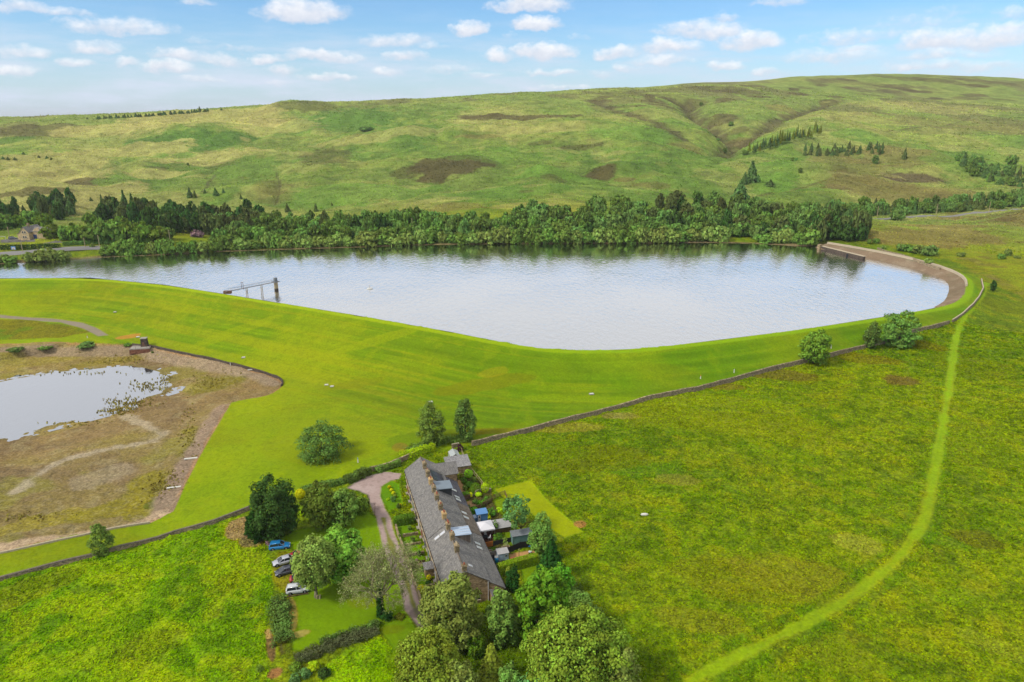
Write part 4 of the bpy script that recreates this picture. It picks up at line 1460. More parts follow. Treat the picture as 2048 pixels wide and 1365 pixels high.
def wall_run(name, label, pts, height, thick, material, cope=None, cat='stone wall', step=3.0, wob=.08, seed=1, group=None):
    """a wall that follows the ground along a line of world points, with a rough coping as a part"""
    rs = np.random.RandomState(seed)
    line = []
    for a, b in zip(pts[:-1], pts[1:]):
        a, b = np.array(a[:2]), np.array(b[:2])
        L = np.linalg.norm(b - a)
        k = max(1, int(L / step))
        for i in range(k):
            line.append(a + (b - a) * i / k)
    line.append(np.array(pts[-1][:2]))
    line = np.array(line)
    tan = np.gradient(line, axis=0)
    tan /= np.linalg.norm(tan, axis=1, keepdims=True) + 1e-9
    nor = np.stack([-tan[:, 1], tan[:, 0]], 1)
    o0 = np.array([line[0][0], line[0][1], gz(*line[0])])
    rings, crings = [], []
    for p, n in zip(line, nor):
        z = gz(p[0], p[1])
        h = height * (1 + rs.randn() * wob)
        q = p + n * rs.randn() * wob * .3
        wb, wt = thick * .62, thick * .42
        rings.append([(q[0] - n[0] * wb - o0[0], q[1] - n[1] * wb - o0[1], z - .5 - o0[2]), (q[0] + n[0] * wb - o0[0], q[1] + n[1] * wb - o0[1], z - .5 - o0[2]),
                      (q[0] + n[0] * wt - o0[0], q[1] + n[1] * wt - o0[1], z + h - o0[2]), (q[0] - n[0] * wt - o0[0], q[1] - n[1] * wt - o0[1], z + h - o0[2])])
        ct = thick * .5
        ch = .16 * (1 + rs.rand() * .5)
        crings.append([(q[0] - n[0] * ct - o0[0], q[1] - n[1] * ct - o0[1], z + h + .003 - o0[2]), (q[0] + n[0] * ct - o0[0], q[1] + n[1] * ct - o0[1], z + h + .003 - o0[2]),
                       (q[0] + n[0] * ct * .8 - o0[0], q[1] + n[1] * ct * .8 - o0[1], z + h + ch - o0[2]), (q[0] - n[0] * ct * .8 - o0[0], q[1] - n[1] * ct * .8 - o0[1], z + h + ch - o0[2])])
    t = thing(name, label, cat, o0, 0, group)
    MB().loft(rings).build('wall_face', material, t)
    MB().loft(crings).build('coping', cope or M['pale_stone'], t)
    return t


def fence_run(name, label, pts, height, material, rails=3, gap=2.4, board=False, cat='fence', group=None):
    """posts and rails (or close boards) along a line of world points: every post a part"""
    t0 = Vector((pts[0][0], pts[0][1], gz(pts[0][0], pts[0][1])))
    t = thing(name, label, cat, t0, 0, group)
    posts = []
    for a, b in zip(pts[:-1], pts[1:]):
        a, b = Vector(a[:2]), Vector(b[:2])
        k = max(1, round((b - a).length / gap))
        for i in range(k):
            posts.append(a + (b - a) * i / k)
    posts.append(Vector(pts[-1][:2]))
    loc = [Vector((p.x, p.y, gz(p.x, p.y))) - t0 for p in posts]
    for p in loc:
        MB().box(p.x, p.y, p.z + height * .5 - .1, .12, .12, height + .3).build('post', material, t)
    rb = MB()
    for a, b in zip(loc[:-1], loc[1:]):
        d = (b - a)
        if board:
            n = Vector((-d.y, d.x, 0)).normalized() * .03
            for k in range(6):
                z0, z1 = height * (.03 + k * .16), height * (.03 + k * .16 + .145)
                rb.add([a + n + Vector((0, 0, z0)), b + n + Vector((0, 0, z0)), b + n + Vector((0, 0, z1)), a + n + Vector((0, 0, z1)), a - n + Vector((0, 0, z0)), b - n + Vector((0, 0, z0)), b - n + Vector((0, 0, z1)), a - n + Vector((0, 0, z1))],
                       [(0, 1, 2, 3), (7, 6, 5, 4), (0, 4, 5, 1), (3, 2, 6, 7), (1, 5, 6, 2), (0, 3, 7, 4)])
        else:
            for k in range(rails):
                z = height * (.25 + .68 * k / max(1, rails - 1))
                n = Vector((-d.y, d.x, 0)).normalized() * .025
                rb.add([a + n + Vector((0, 0, z - .05)), b + n + Vector((0, 0, z - .05)), b + n + Vector((0, 0, z + .05)), a + n + Vector((0, 0, z + .05)), a - n + Vector((0, 0, z - .05)), b - n + Vector((0, 0, z - .05)), b - n + Vector((0, 0, z + .05)), a - n + Vector((0, 0, z + .05))],
                       [(0, 1, 2, 3), (7, 6, 5, 4), (0, 4, 5, 1), (3, 2, 6, 7), (1, 5, 6, 2), (0, 3, 7, 4)])
    rb.build('board_panel' if board else 'rail', material, t)
    return t

# ------------------------------------------------------------------ the terrace
BR = R(16.7)
BO = Vector((-9.5 + .951, 109.3 + .31, 0))


def bl(x, y, z=0.0):
    """terrace frame (x to the back gardens, y along the row away from the camera) to world"""
    c, s = math.cos(BR), math.sin(BR)
    return (BO.x + c * x - s * y, BO.y + s * x + c * y, z)


def L2(*pts):
    return [bl(*p)[:2] for p in pts]


def build_terrace():
    t = thing('cottage_terrace', 'long row of brown stone cottages under one grey slate roof lined with chimneys', 'terraced houses', BO, BR)
    Ln = 46.5
    prof = [(-3.75, -.6), (-3.75, 4.85), (0, 7.55), (4.5, 4.6), (4.5, 4.25), (7.3, 2.45), (7.3, -.6)]
    MB().prism(prof, 'y', .0, Ln).build('wall', M['house_stone'], t)
    # front and rear main slopes in three slightly stepped lengths
    for k, (a, b, dz) in enumerate([(-.18, 15.9, .0), (15.9, 33.4, .14), (33.4, Ln + .15, .02)]):
        r_ = MB()
        r_.slab([(-4.05, a, 4.78 + dz), (-4.05, b, 4.78 + dz), (0, b, 7.72 + dz), (0, a, 7.72 + dz)], .13)
        r_.slab([(0, a, 7.715 + dz), (0, b, 7.715 + dz), (4.75, b, 4.62 + dz), (4.75, a, 4.62 + dz)], .13)
        ro = r_.build('roof', M['slate'], t)
        MB().prism([(-.17, 7.66 + dz), (0, 7.83 + dz), (.17, 7.66 + dz)], 'y', a + .02, b - .02).build('ridge_tiles', M['slate_brown'], ro)
    for a, b, m_, dz in [(-.25, 4.8, 'slate', 0), (4.8, 17.4, 'slate', .02), (17.4, 22.2, 'slate_brown', .10), (22.2, 26.3, 'slate_brown', .05), (26.3, 29.4, 'slate_brown', .1), (29.4, 36.5, 'slate_dark', 0.02), (36.5, 41.5, 'slate_dark', .05)]:
        MB().slab([(4.55, a, 4.55 + dz), (4.55, b, 4.55 + dz), (7.65, b, 2.5 + dz), (7.65, a, 2.5 + dz)], .1).build('lean_to_roof', M[m_], t)
    # end wing and its roof
    w = MB()
    w.prism([(41.9, -.6), (41.9, 4.7), (44.2, 6.5), (46.49, 4.7), (46.49, -.6)], 'x', 4.0, 7.9)
    w.build('wing_wall', M['house_stone'], t)
    w = MB()
    w.slab([(.6, 41.6, 4.6), (8.15, 41.6, 4.6), (8.15, 44.2, 6.66), (.6, 44.2, 6.66)], .12)
    w.slab([(.6, 44.2, 6.655), (8.15, 44.2, 6.655), (8.15, 46.8, 4.6), (.6, 46.8, 4.6)], .12)
    wr = w.build('wing_roof', M['slate'], t)
    MB().tube((1.3, 41.55, 6.98), (4.6, 41.55, 4.8), .09, .09, 6).build('valley_flashing', M['concrete'], wr)
    MB().tube((7.8, 41.8, 0), (7.8, 41.8, 4.6), .05, .05, 6).build('drainpipe', M['black'], t)
    MB().tube((4.35, -.08, 0), (4.35, -.08, 4.6), .06, .06, 6).build('drainpipe', M['white'], t)
    MB().box(-4.1, Ln / 2, 4.62, .12, Ln - .3, .1).build('gutter', M['black'], t)
    MB().box(7.7, 18, 2.38, .12, 35, .1).build('gutter', M['black'], t)
    # end lean-to at the near gable
    MB().prism([(4.7, -.6), (4.7, 2.8), (7.2, 2.0), (7.2, -.6)], 'y', -2.4, -.01).build('porch_wall', M['house_stone'], t)
    MB().slab([(4.5, -2.6, 3.0), (4.5, -.28, 3.0), (7.4, -.28, 2.05), (7.4, -2.6, 2.05)], .1).build('porch_roof', M['slate'], t)
    # chimneys
    CH = [(41.1, 0, 2), (37.0, 0, 2), (33.2, 1, 2), (29.6, 0, 2), (26.2, 0, 3), (22.1, 0, 3), (18.4, 1, 2), (14.4, 0, 3), (10.6, 0, 2), (6.5, 0, 3), (.25, 0, 1)]
    rs = np.random.RandomState(4)
    for y, ren, n in CH:
        h = 1.75 if y > 1 else 1.5
        ln = 1.15 if n > 1 else .75
        c = MB()
        c.box(0, y, 7.0 + (h + .6) / 2 - .3, .82, ln, h + .6)
        c.box(0, y, 7.0 + h + .07, 1.0, ln + .2, .14)
        co = c.build('chimney', M['render'] if ren else M['stone'], t, bevel=.02)
        MB().box(0, y, 7.46, .9, ln + .12, .16).build('lead_flashing', M['concrete'], co)
        for k in range(n):
            yy = y + (k - (n - 1) / 2) * .4
            p = MB().tube((0, yy, 7.0 + h + .145), (0, yy, 7.0 + h + .62), .15, .12, 8).tube((0, yy, 7.0 + h + .6), (0, yy, 7.0 + h + .68), .155, .155, 8)
            p.build('chimney_pot', M['pot'] if rs.rand() < .72 else M['potw'], co, True)
    # box dormers
    d = MB()
    d.prism([(1.3, 6.2), (1.3, 7.18), (4.25, 7.05), (4.25, 4.2)], 'y', 30.95, 34.2)
    do = d.build('dormer', M['dormer_dark'], t)
    MB().slab([(.9, 30.7, 7.36), (4.5, 30.7, 7.2), (4.5, 34.45, 7.2), (.9, 34.45, 7.36)], .14).build('dormer_roof', M['lead'], do)
    MB().box(4.27, 32.6, 6.3, .06, 2.2, 1.1).build('dormer_window', M['glass'], do)
    d = MB()
    d.prism([(.9, 6.6), (.9, 7.22), (3.95, 7.0), (3.95, 4.4)], 'y', 11.95, 14.75)
    do = d.build('dormer', M['slate_brown'], t)
    MB().slab([(.45, 11.8, 7.45), (4.2, 11.8, 7.2), (4.2, 14.95, 7.2), (.45, 14.95, 7.45)], .1).build('dormer_roof', M['pale_blue'], do)
    rb = MB()
    for k in range(4):
        rb.box(2.33, 12.05 + k * .9, 7.36, 3.7, .06, .06)
    rb.build('roof_batten', M['white'], do)
    MB().box(3.97, 13.3, 6.3, .06, 2.2, 1.0).build('dormer_window', M['glass'], do)
    MB().tube((4.2, 11.75, 4.8), (4.2, 11.75, 7.5), .06, .06, 6).build('soil_pipe', M['dormer_dark'], do)
    # solar panels and rooflights, each lying just proud of its slope
    def on_slope(x0, x1, y0, y1, up, s0, name, m_, fr):
        f = lambda x: s0(x) + up
        p = MB().slab([(x0, y0, f(x0)), (x1, y0, f(x1)), (x1, y1, f(x1)), (x0, y1, f(x0))], .08).build(name, M[fr], t)
        i = .07
        MB().slab([(x0 + i, y0 + i, f(x0 + i) + .02), (x1 - i, y0 + i, f(x1 - i) + .02), (x1 - i, y1 - i, f(x1 - i) + .02), (x0 + i, y1 - i, f(x0 + i) + .02)], .03).build('pane', M[m_], p)
    rear = lambda x: 7.715 - x * (3.095 / 4.75)
    lean = lambda x: 4.55 - (x - 4.55) * (2.05 / 3.1)
    front = lambda x: 7.72 + x * (2.94 / 4.05)
    for y0, y1 in ((36.1, 38.5), (38.6, 40.9)):
        on_slope(1.1, 3.9, y0, y1, .14, rear, 'solar_panel', 'panel', 'black')
    for y in (35.4, 32.2, 30.9, 25.2, 23.2, 13.1, 11.6):
        on_slope(5.1, 6.25, y - .42, y + .42, .16, lean, 'skylight', 'skyglass', 'frame')
    on_slope(1.4, 2.1, 2.3, 2.9, .1, rear, 'skylight', 'skyglass', 'frame')
    on_slope(-1.75, -.75, 13.8, 14.6, .1, front, 'skylight', 'skyglass', 'frame')
    on_slope(-2.85, -1.85, 13.8, 14.6, .1, front, 'skylight', 'skyglass', 'frame')
    # cottage fronts: sash windows with sills, doors with steps
    def window(x, y, z, w_, h_, face='x', s=-1):
        if face == 'x':
            f = MB().box(x + s * .03, y, z, .1, w_, h_).build('window', M['frame'], t)
            for q in (-1, 1):
                MB().box(x + s * .09, y + q * w_ * .235, z, .03, w_ * .42, h_ * .86).build('pane', M['glass'], f)
            MB().box(x + s * .1, y, z - h_ / 2 - .07, .24, w_ + .2, .13).build('sill', M['pale_stone'], f)
            MB().box(x + s * .025, y, z + h_ / 2 + .12, .11, w_ + .3, .2).build('lintel', M['pale_stone'], f)
        else:
            f = MB().box(x, y + s * .03, z, w_, .1, h_).build('window', M['frame'], t)
            MB().box(x, y + s * .09, z, w_ * .84, .03, h_ * .86).build('pane', M['glass'], f)
            MB().box(x, y + s * .1, z - h_ / 2 - .07, w_ + .2, .24, .13).build('sill', M['pale_stone'], f)
    doors = ['door_blue', 'red_door', 'white', 'dark_timber', 'teal_paint']
    k = 0
    y = 2.0
    while y < 45:
        window(-3.75, y + .9, 1.55, 1.15, 1.25)
        window(-3.75, y + .9, 3.85, 1.15, 1.05)
        dm = MB().box(-3.78, y - .75, 1.0, .1, .9, 2.0).build('door', M[doors[k % 5]], t)
        MB().box(-3.775, y - .75, 2.13, .12, 1.3, .22).build('lintel', M['pale_stone'], dm)
        MB().box(-4.05, y - .75, .08, .55, 1.1, .16).build('step', M['concrete'], dm)
        k += 1
        y += 3.87
    for yy in (4.2, 8.1, 16, 20, 28, 35, 39):
        window(7.3, yy, 1.45, 1.2, 1.0, 'x', 1)
    for x, z in ((2.4, 1.5), (-1.5, 1.5), (-1.4, 3.9)):
        window(x, 0.0, z, .9, 1.0, 'y', -1)
    window(6.2, 41.9, 1.6, 1.0, 1.0, 'y', -1)
    # gabled porch on the front
    MB().prism([(-5.55, -.3), (-5.55, 2.15), (-3.76, 2.15), (-3.76, -.3)], 'y', 10.3, 12.0).build('porch_wall', M['house_stone'], t)
    p = MB()
    p.slab([(-5.85, 10.0, 2.1), (-3.77, 10.0, 2.1), (-3.77, 11.15, 3.1), (-5.85, 11.15, 3.1)], .09)
    p.slab([(-5.85, 11.15, 3.095), (-3.77, 11.15, 3.095), (-3.77, 12.3, 2.1), (-5.85, 12.3, 2.1)], .09)
    p.build('porch_roof', M['slate_pale'], t)
    MB().tube((-4.08, 5.6, 8.2), (-4.08, 5.6, 8.3), .01, .01, 3)
    # aerials on the stacks
    for y in (37.0, 26.2, 14.4):
        a = MB().tube((.25, y + .5, 8.6), (.25, y + .5, 10.0), .025, .02, 5)
        for q in range(5):
            a.tube((-.1, y + .3 + q * .12, 9.85), (.6, y + .3 + q * .12, 9.85), .012, .012, 4)
        a.tube((.25, y + .2, 9.85), (.25, y + .95, 9.85), .015, .015, 4)
        a.build('aerial', M['steel'], t)
    return t


build_terrace()


# ------------------------------------------------------------------ outbuildings and gardens
def outhouse():
    t = thing('stone_outbuilding', 'low stone outbuilding with a grey slate roof and red door behind the end cottage', 'outbuilding', bl(7.2, 49.6), BR)
    MB().prism([(0, -.4), (0, 2.2), (4.0, 3.0), (4.0, -.4)], 'x', 0, 5.6).build('wall', M['house_stone'], t)
    MB().slab([(-.3, -.3, 2.2), (5.9, -.3, 2.2), (5.9, 4.3, 3.1), (-.3, 4.3, 3.1)], .12).build('roof', M['slate_pale'], t)
    MB().box(-.04, 1.2, 1.0, .1, 1.0, 2.0).build('door', M['red_door'], t)
    t = thing('greenhouse', 'small white framed greenhouse beside the outbuilding at the end of the row', 'greenhouse', bl(9.3, 56.2), BR)
    f = MB()
    for x in (0, 1.2, 2.4):
        for y in (0, 3.4):
            f.box(x, y, .8, .06, .06, 1.6)
    for y in np.linspace(0, 3.4, 5):
        f.tube((0, y, 1.6), (1.2, y, 2.3), .03, .03, 4).tube((2.4, y, 1.6), (1.2, y, 2.3), .03, .03, 4)
    for a, b in (((0, 0, 1.6), (0, 3.4, 1.6)), ((2.4, 0, 1.6), (2.4, 3.4, 1.6)), ((1.2, 0, 2.3), (1.2, 3.4, 2.3))):
        f.tube(a, b, .035, .035, 4)
    f.build('frame', M['frame'], t)
    g = MB()
    g.slab([(0, .03, 1.59), (0, 3.37, 1.59), (1.2, 3.37, 2.28), (1.2, .03, 2.28)], .02)
    g.slab([(1.2, .03, 2.28), (1.2, 3.37, 2.28), (2.4, 3.37, 1.59), (2.4, .03, 1.59)], .02)
    g.box(0, 1.7, .8, .02, 3.3, 1.5).box(2.4, 1.7, .8, .02, 3.3, 1.5).box(1.2, 0, .8, 2.3, .02, 1.5).box(1.2, 3.4, .8, 2.3, .02, 1.5)
    g.build('glazing', M['slate_pale'] if False else plain('greenhouse_glass', (198, 206, 206), .2, .5), t)


outhouse()


def shed(name, label, px, py, w, d, h, wall_m, roof_m, pitch=.35, mono=True, rz=BR, door=None, win=None, cat='shed', over=.15):
    g = hit(px, py)
    t = thing(name, label, cat, (g.x, g.y, g.z), rz)
    hw = w / 2
    if mono:
        MB().prism([(0, -.2), (0, h), (d, h + pitch), (d, -.2)], 'x', -hw, hw).build('wall', M[wall_m], t)
        MB().slab([(-hw - over, -over, h - .0 + .03), (hw + over, -over, h + .03), (hw + over, d + over, h + pitch + .07), (-hw - over, d + over, h + pitch + .07)], .07).build('roof', M[roof_m], t)
    else:
        MB().prism([(-hw, -.2), (-hw, h), (0, h + pitch), (hw, h), (hw, -.2)], 'y', 0, d).build('wall', M[wall_m], t)
        r_ = MB()
        r_.slab([(-hw - over, -over, h - .03), (-hw - over, d + over, h - .03), (0, d + over, h + pitch + .08), (0, -over, h + pitch + .08)], .06)
        r_.slab([(0, -over, h + pitch + .078), (0, d + over, h + pitch + .078), (hw + over, d + over, h - .03), (hw + over, -over, h - .03)], .06)
        r_.build('roof', M[roof_m], t)
    tr = MB()
    for x in (-hw, hw):
        tr.box(x, -.02, h * .5, .08, .06, h)
    tr.build('corner_trim', M[roof_m], t)
    if door:
        x, wd, m_ = door
        dd = MB().box(x, -.03, h * .45, wd, .06, h * .86).build('door', M[m_], t)
        MB().box(x + wd * .4, -.08, h * .45, .05, .05, .14).build('handle', M['steel'], dd)
    for x, z, ww, hh in (win or []):
        f = MB().box(x, -.035, z, ww, .07, hh).build('window', M['frame'], t)
        MB().box(x, -.075, z, ww * .86, .02, hh * .86).build('pane', M['glass'], f)
    return t


shed('garden_shed', 'bright blue painted garden shed behind the white gazebo', 965, 1044, 2.3, 1.7, 2.0, 'blue_paint', 'blue_paint', .25, door=(-.72, .62, 'white'), win=[(-.72, 1.35, .4, .5)])
shed('bin_store', 'low pale blue bin store beside the blue shed', 949, 1044, 1.3, .9, .95, 'teal_paint', 'pale_blue', .12, door=(0, .9, 'blue_paint'), cat='bin store')
shed('summer_house', 'grey green painted shed with double doors at the end of the dark fence', 1045, 1087, 4.3, 1.7, 2.0, 'teal_paint', 'felt', .25, door=(-1.0, .95, 'teal_paint'), win=[(1.55, 1.35, .6, .55)])
shed('tool_shed', 'small pale blue shed between the blue water tank and the clipped hedge', 1007, 1121, 2.1, 1.5, 1.6, 'pale_blue', 'felt_pale', .18, door=(-.5, .8, 'pale_blue'), win=[(.55, 1.0, .42, .42)])
shed('open_shelter', 'grey roofed timber shelter under the thin ash tree', 1003, 1066, 4.2, 2.3, 1.3, 'timber', 'felt_pale', .5, over=.25, cat='shelter')


def gazebo():
    g = hit(970, 1070)
    t = thing('party_gazebo', 'square white canvas gazebo on a dark deck behind the cottages', 'gazebo', (g.x, g.y, g.z), BR)
    s = 1.75
    for x in (-s, s):
        for y in (-s, s):
            MB().tube((x * .97, y * .97, 0), (x * .97, y * .97, 2.1), .03, .03, 6).build('leg', M['steel'], t)
    e = s + .04
    MB().loft([[(-e, -e, 2.3), (e, -e, 2.3), (e, e, 2.3), (-e, e, 2.3)], [(-.05, -.05, 3.0), (.05, -.05, 3.0), (.05, .05, 3.0), (-.05, .05, 3.0)]]).build('canopy', M['canvas'], t)
    v = MB()
    for a in range(4):
        c, q = math.cos(a * math.pi / 2), math.sin(a * math.pi / 2)
        v.box(c * e, q * e, 2.14, .03 if a % 2 == 0 else 2 * e, 2 * e if a % 2 == 0 else .03, .3)
    v.build('valance', M['canvas'], t)
    # dark decking under it
    d = thing('garden_deck', 'dark red timber deck beneath the white gazebo', 'deck', (g.x, g.y, g.z), BR)
    for k in range(14):
        MB().box(-.2, -1.9 + k * .29, .06, 4.4, .26, .12).build('deck_board', M['red_timber'], d)
    for x, y in ((-2.4, 0),):
        pass


gazebo()


def garden_chair(px, py, rz, label):
    g = hit(px, py)
    t = thing('garden_chair', label, 'chair', (g.x, g.y, g.z), rz, 'white chairs round the patio table')
    for x in (-.22, .22):
        for y in (-.22, .22):
            MB().tube((x, y, 0), (x * .9, y * .9, .42), .022, .022, 5).build('leg', M['white'], t)
    MB().box(0, 0, .44, .5, .5, .05).build('seat', M['white'], t, bevel=.015)
    MB().loft([[(-.25, .22, .46), (.25, .22, .46), (.25, .27, .46), (-.25, .27, .46)], [(-.27, .3, .78), (.27, .3, .78), (.27, .34, .78), (-.27, .34, .78)], [(-.15, .34, 1.0), (.15, .34, 1.0), (.15, .38, 1.0), (-.15, .38, 1.0)]]).build('backrest', M['white'], t)


garden_chair(971, 1072, BR, 'white garden chair behind the round dark patio table')
garden_chair(963, 1081, BR + 1.5, 'white garden chair on the cottage side of the round dark patio table')
garden_chair(978, 1079, BR - 1.5, 'white garden chair on the lawn side of the round dark patio table')
g = hit(971, 1079)
t = thing('patio_table', 'round black patio table between three white chairs', 'table', g, 0)
MB().tube((0, 0, .7), (0, 0, .75), .6, .6, 20).build('table_top', M['black'], t)
MB().tube((0, 0, 0), (0, 0, .7), .06, .06, 8).build('pedestal', M['black'], t)
MB().tube((0, 0, 0), (0, 0, .05), .3, .25, 12).build('base', M['black'], t)
g = hit(976, 1094)
t = thing('planter_screen', 'orange brown boarded corner screen below the patio table', 'screen', g, BR)
sc_ = MB()
for k in range(9):
    sc_.box(-.9 + k * .225, 0, .55, .2, .05, 1.1)
sc_.build('board_panel', M['orange_timber'], t)
MB().box(0, 0, 1.13, 2.1, .1, .06).build('top_rail', M['orange_timber'], t)
for x in (-1.0, 1.0):
    MB().box(x, .05, .58, .1, .1, 1.16).build('post', M['orange_timber'], t)
sd_ = MB()
for k in range(6):
    sd_.box(-1.02, .22 + k * .225, .55, .05, .2, 1.1)
sd_.build('side_panel', M['red_timber'], t)
# water tank, fire pit, post
g = hit(993, 1127)
t = thing('water_tank', 'bright blue upright water tank against the pale blue shed', 'water tank', g, 0)
MB().tube((0, 0, 0), (0, 0, 1.5), .38, .42, 14).build('barrel', M['tank_blue'], t, True)
MB().tube((0, 0, 1.5), (0, 0, 1.58), .44, .36, 14).build('lid', M['pot_stone'], t)
g = hit(1060, 1108)
t = thing('fire_pit', 'round black fire pit with a white top on the orange gravel', 'fire pit', g, 0)
MB().tube((0, 0, 0), (0, 0, .5), .28, .34, 14).build('bowl', M['black'], t)
MB().tube((0, 0, .5), (0, 0, .6), .36, .32, 14).build('lid', M['white'], t)
g = hit(1038, 1115)
t = thing('lamp_post', 'thin timber lamp post standing on the orange gravel', 'lamp post', g, 0)
MB().tube((0, 0, 0), (0, 0, 1.7), .06, .05, 7).build('post', M['timber'], t)
MB().tube((0, 0, 1.7), (0, 0, 1.95), .11, .06, 8).build('lamp_head', M['pole'], t)
g = hit(1026, 1119)
t = thing('log_bench', 'low red brown seat on the orange gravel beside the hedge', 'bench', g, BR)
MB().box(0, 0, .35, 1.2, .4, .08).build('seat', M['pot'], t)
for x in (-.45, .45):
    MB().box(x, 0, .155, .1, .36, .31).build('leg', M['pot'], t)
g = hit(1012, 1100)
t = thing('cold_frame', 'small timber cold frame between the patio and the dark fence', 'cold frame', g, BR)
fr = MB()
for x, y, sx, sy in ((0, -.5, 1.6, .06), (0, .5, 1.6, .06), (-.77, 0, .06, .94), (.77, 0, .06, .94)):
    fr.box(x, y, .35, sx, sy, .7)
fr.build('frame', M['pole'], t)
MB().box(0, 0, .2, 1.46, .92, .4).build('soil_bed', M['timber'], t)
g = hit(1058, 1086)
MBp = MB().ellipsoid((0, 0, .12), (.9, .5, .2), 14, 6)
o = MBp.build('paddling_pool', M['tank_blue'], None, True)
o.location = hit(1059, 1092)
tag(o, 'small bright blue covered paddling pool beside the grey green shed', 'pool')
g = hit(985, 1105)
t = thing('stone_trough', 'pale stone planting trough in front of the small pale blue shed', 'trough', g, BR)
tr_ = MB()
for x, y, sx, sy in ((0, -.3, 2.2, .1), (0, .3, 2.2, .1), (-1.05, 0, .1, .5), (1.05, 0, .1, .5)):
    tr_.box(x, y, .25, sx, sy, .5)
tr_.build('basin', M['concrete'], t)
MB().box(0, 0, .22, 2.0, .5, .4).build('soil', M['timber'], t)
for k, (px, py) in enumerate([(943, 1023), (938, 1016), (931, 1012), (905, 966), (945, 992)]):
    g = hit(px, py)
    lab = ['terracotta plant pot nearest the blue bin store on the back path', 'grey plant pot in the middle of the back path by the lean-to', 'terracotta plant pot at the foot of the small timber fence', 'white plant pot beside the end wing patio', 'large pale bowl planter on the corner of the sandstone patio'][k]
    t = thing('plant_pot', lab, 'plant pot', g, 0, 'pots in the back gardens')
    MB().tube((0, 0, 0), (0, 0, .45), .2, .28, 10).build('pot', M[['pot', 'pot_stone', 'pot', 'white', 'pale_stone'][k]], t)
    P, Nn, T_ = crown_points(np.random.RandomState(k), .32, .32, .3, .62, 90, 3)
    obj_from(leaf_mesh('pot_plant', P, Nn, np.full(len(P), .14), T_, k), 'plant', FO['herb'], t)

# fences and walls of the back gardens
fence_run('board_fence', 'black stained close boarded fence below the grey green shed', W2([(1015, 1108), (1040, 1097), (1068, 1092)]), 1.5, M['dark_timber'], board=True)
fence_run('board_fence', 'black boarded fence running from the orange screen to the shed door', W2([(987, 1092), (1004, 1088), (1022, 1084)]), 1.1, M['dark_timber'], board=True)
fence_run('board_fence', 'black fence panels between the lean-to wall and the blue tank', W2([(975, 1125), (988, 1120)]), 1.3, M['dark_timber'], board=True)
fence_run('board_fence', 'brown vertical boarded fence under the yellow bush', W2([(913, 1004), (940, 998)]), 1.2, M['timber'], board=True)
fence_run('rail_fence', 'timber rail fence with a gate at the corner of the mown pen', W2([(958, 1019), (975, 1008), (990, 998), (1010, 990), (1014, 1000)]), 1.2, M['timber'], 4, 1.8)
fence_run('rail_fence', 'stepped brown timber fence above the blue shed', W2([(935, 1024), (953, 1020), (970, 1012), (983, 1005)]), 1.1, M['timber'], 4, 1.6)
fence_run('rail_fence', 'low timber rails along the bank below the grey roofed shelter', W2([(983, 1069), (1003, 1064), (1022, 1058)]), .9, M['timber'], 3, 1.6)
fence_run('rail_fence', 'thin pale post fence along the field side of the back gardens', W2([(922, 902), (931, 925), (944, 945), (958, 962), (968, 975)]), 1.1, M['pole'], 2, 1.6)
wall_run('garden_wall', 'low rubble wall beside the pale clipped ball bush', W2([(950, 990), (968, 981), (982, 984)]), .8, .4, M['stone'], step=1.0)
wall_run('garden_wall', 'stone wall stub behind the greenhouse and purple bush', W2([(904, 897), (918, 893)]), 1.0, .4, M['stone'], step=1.2)
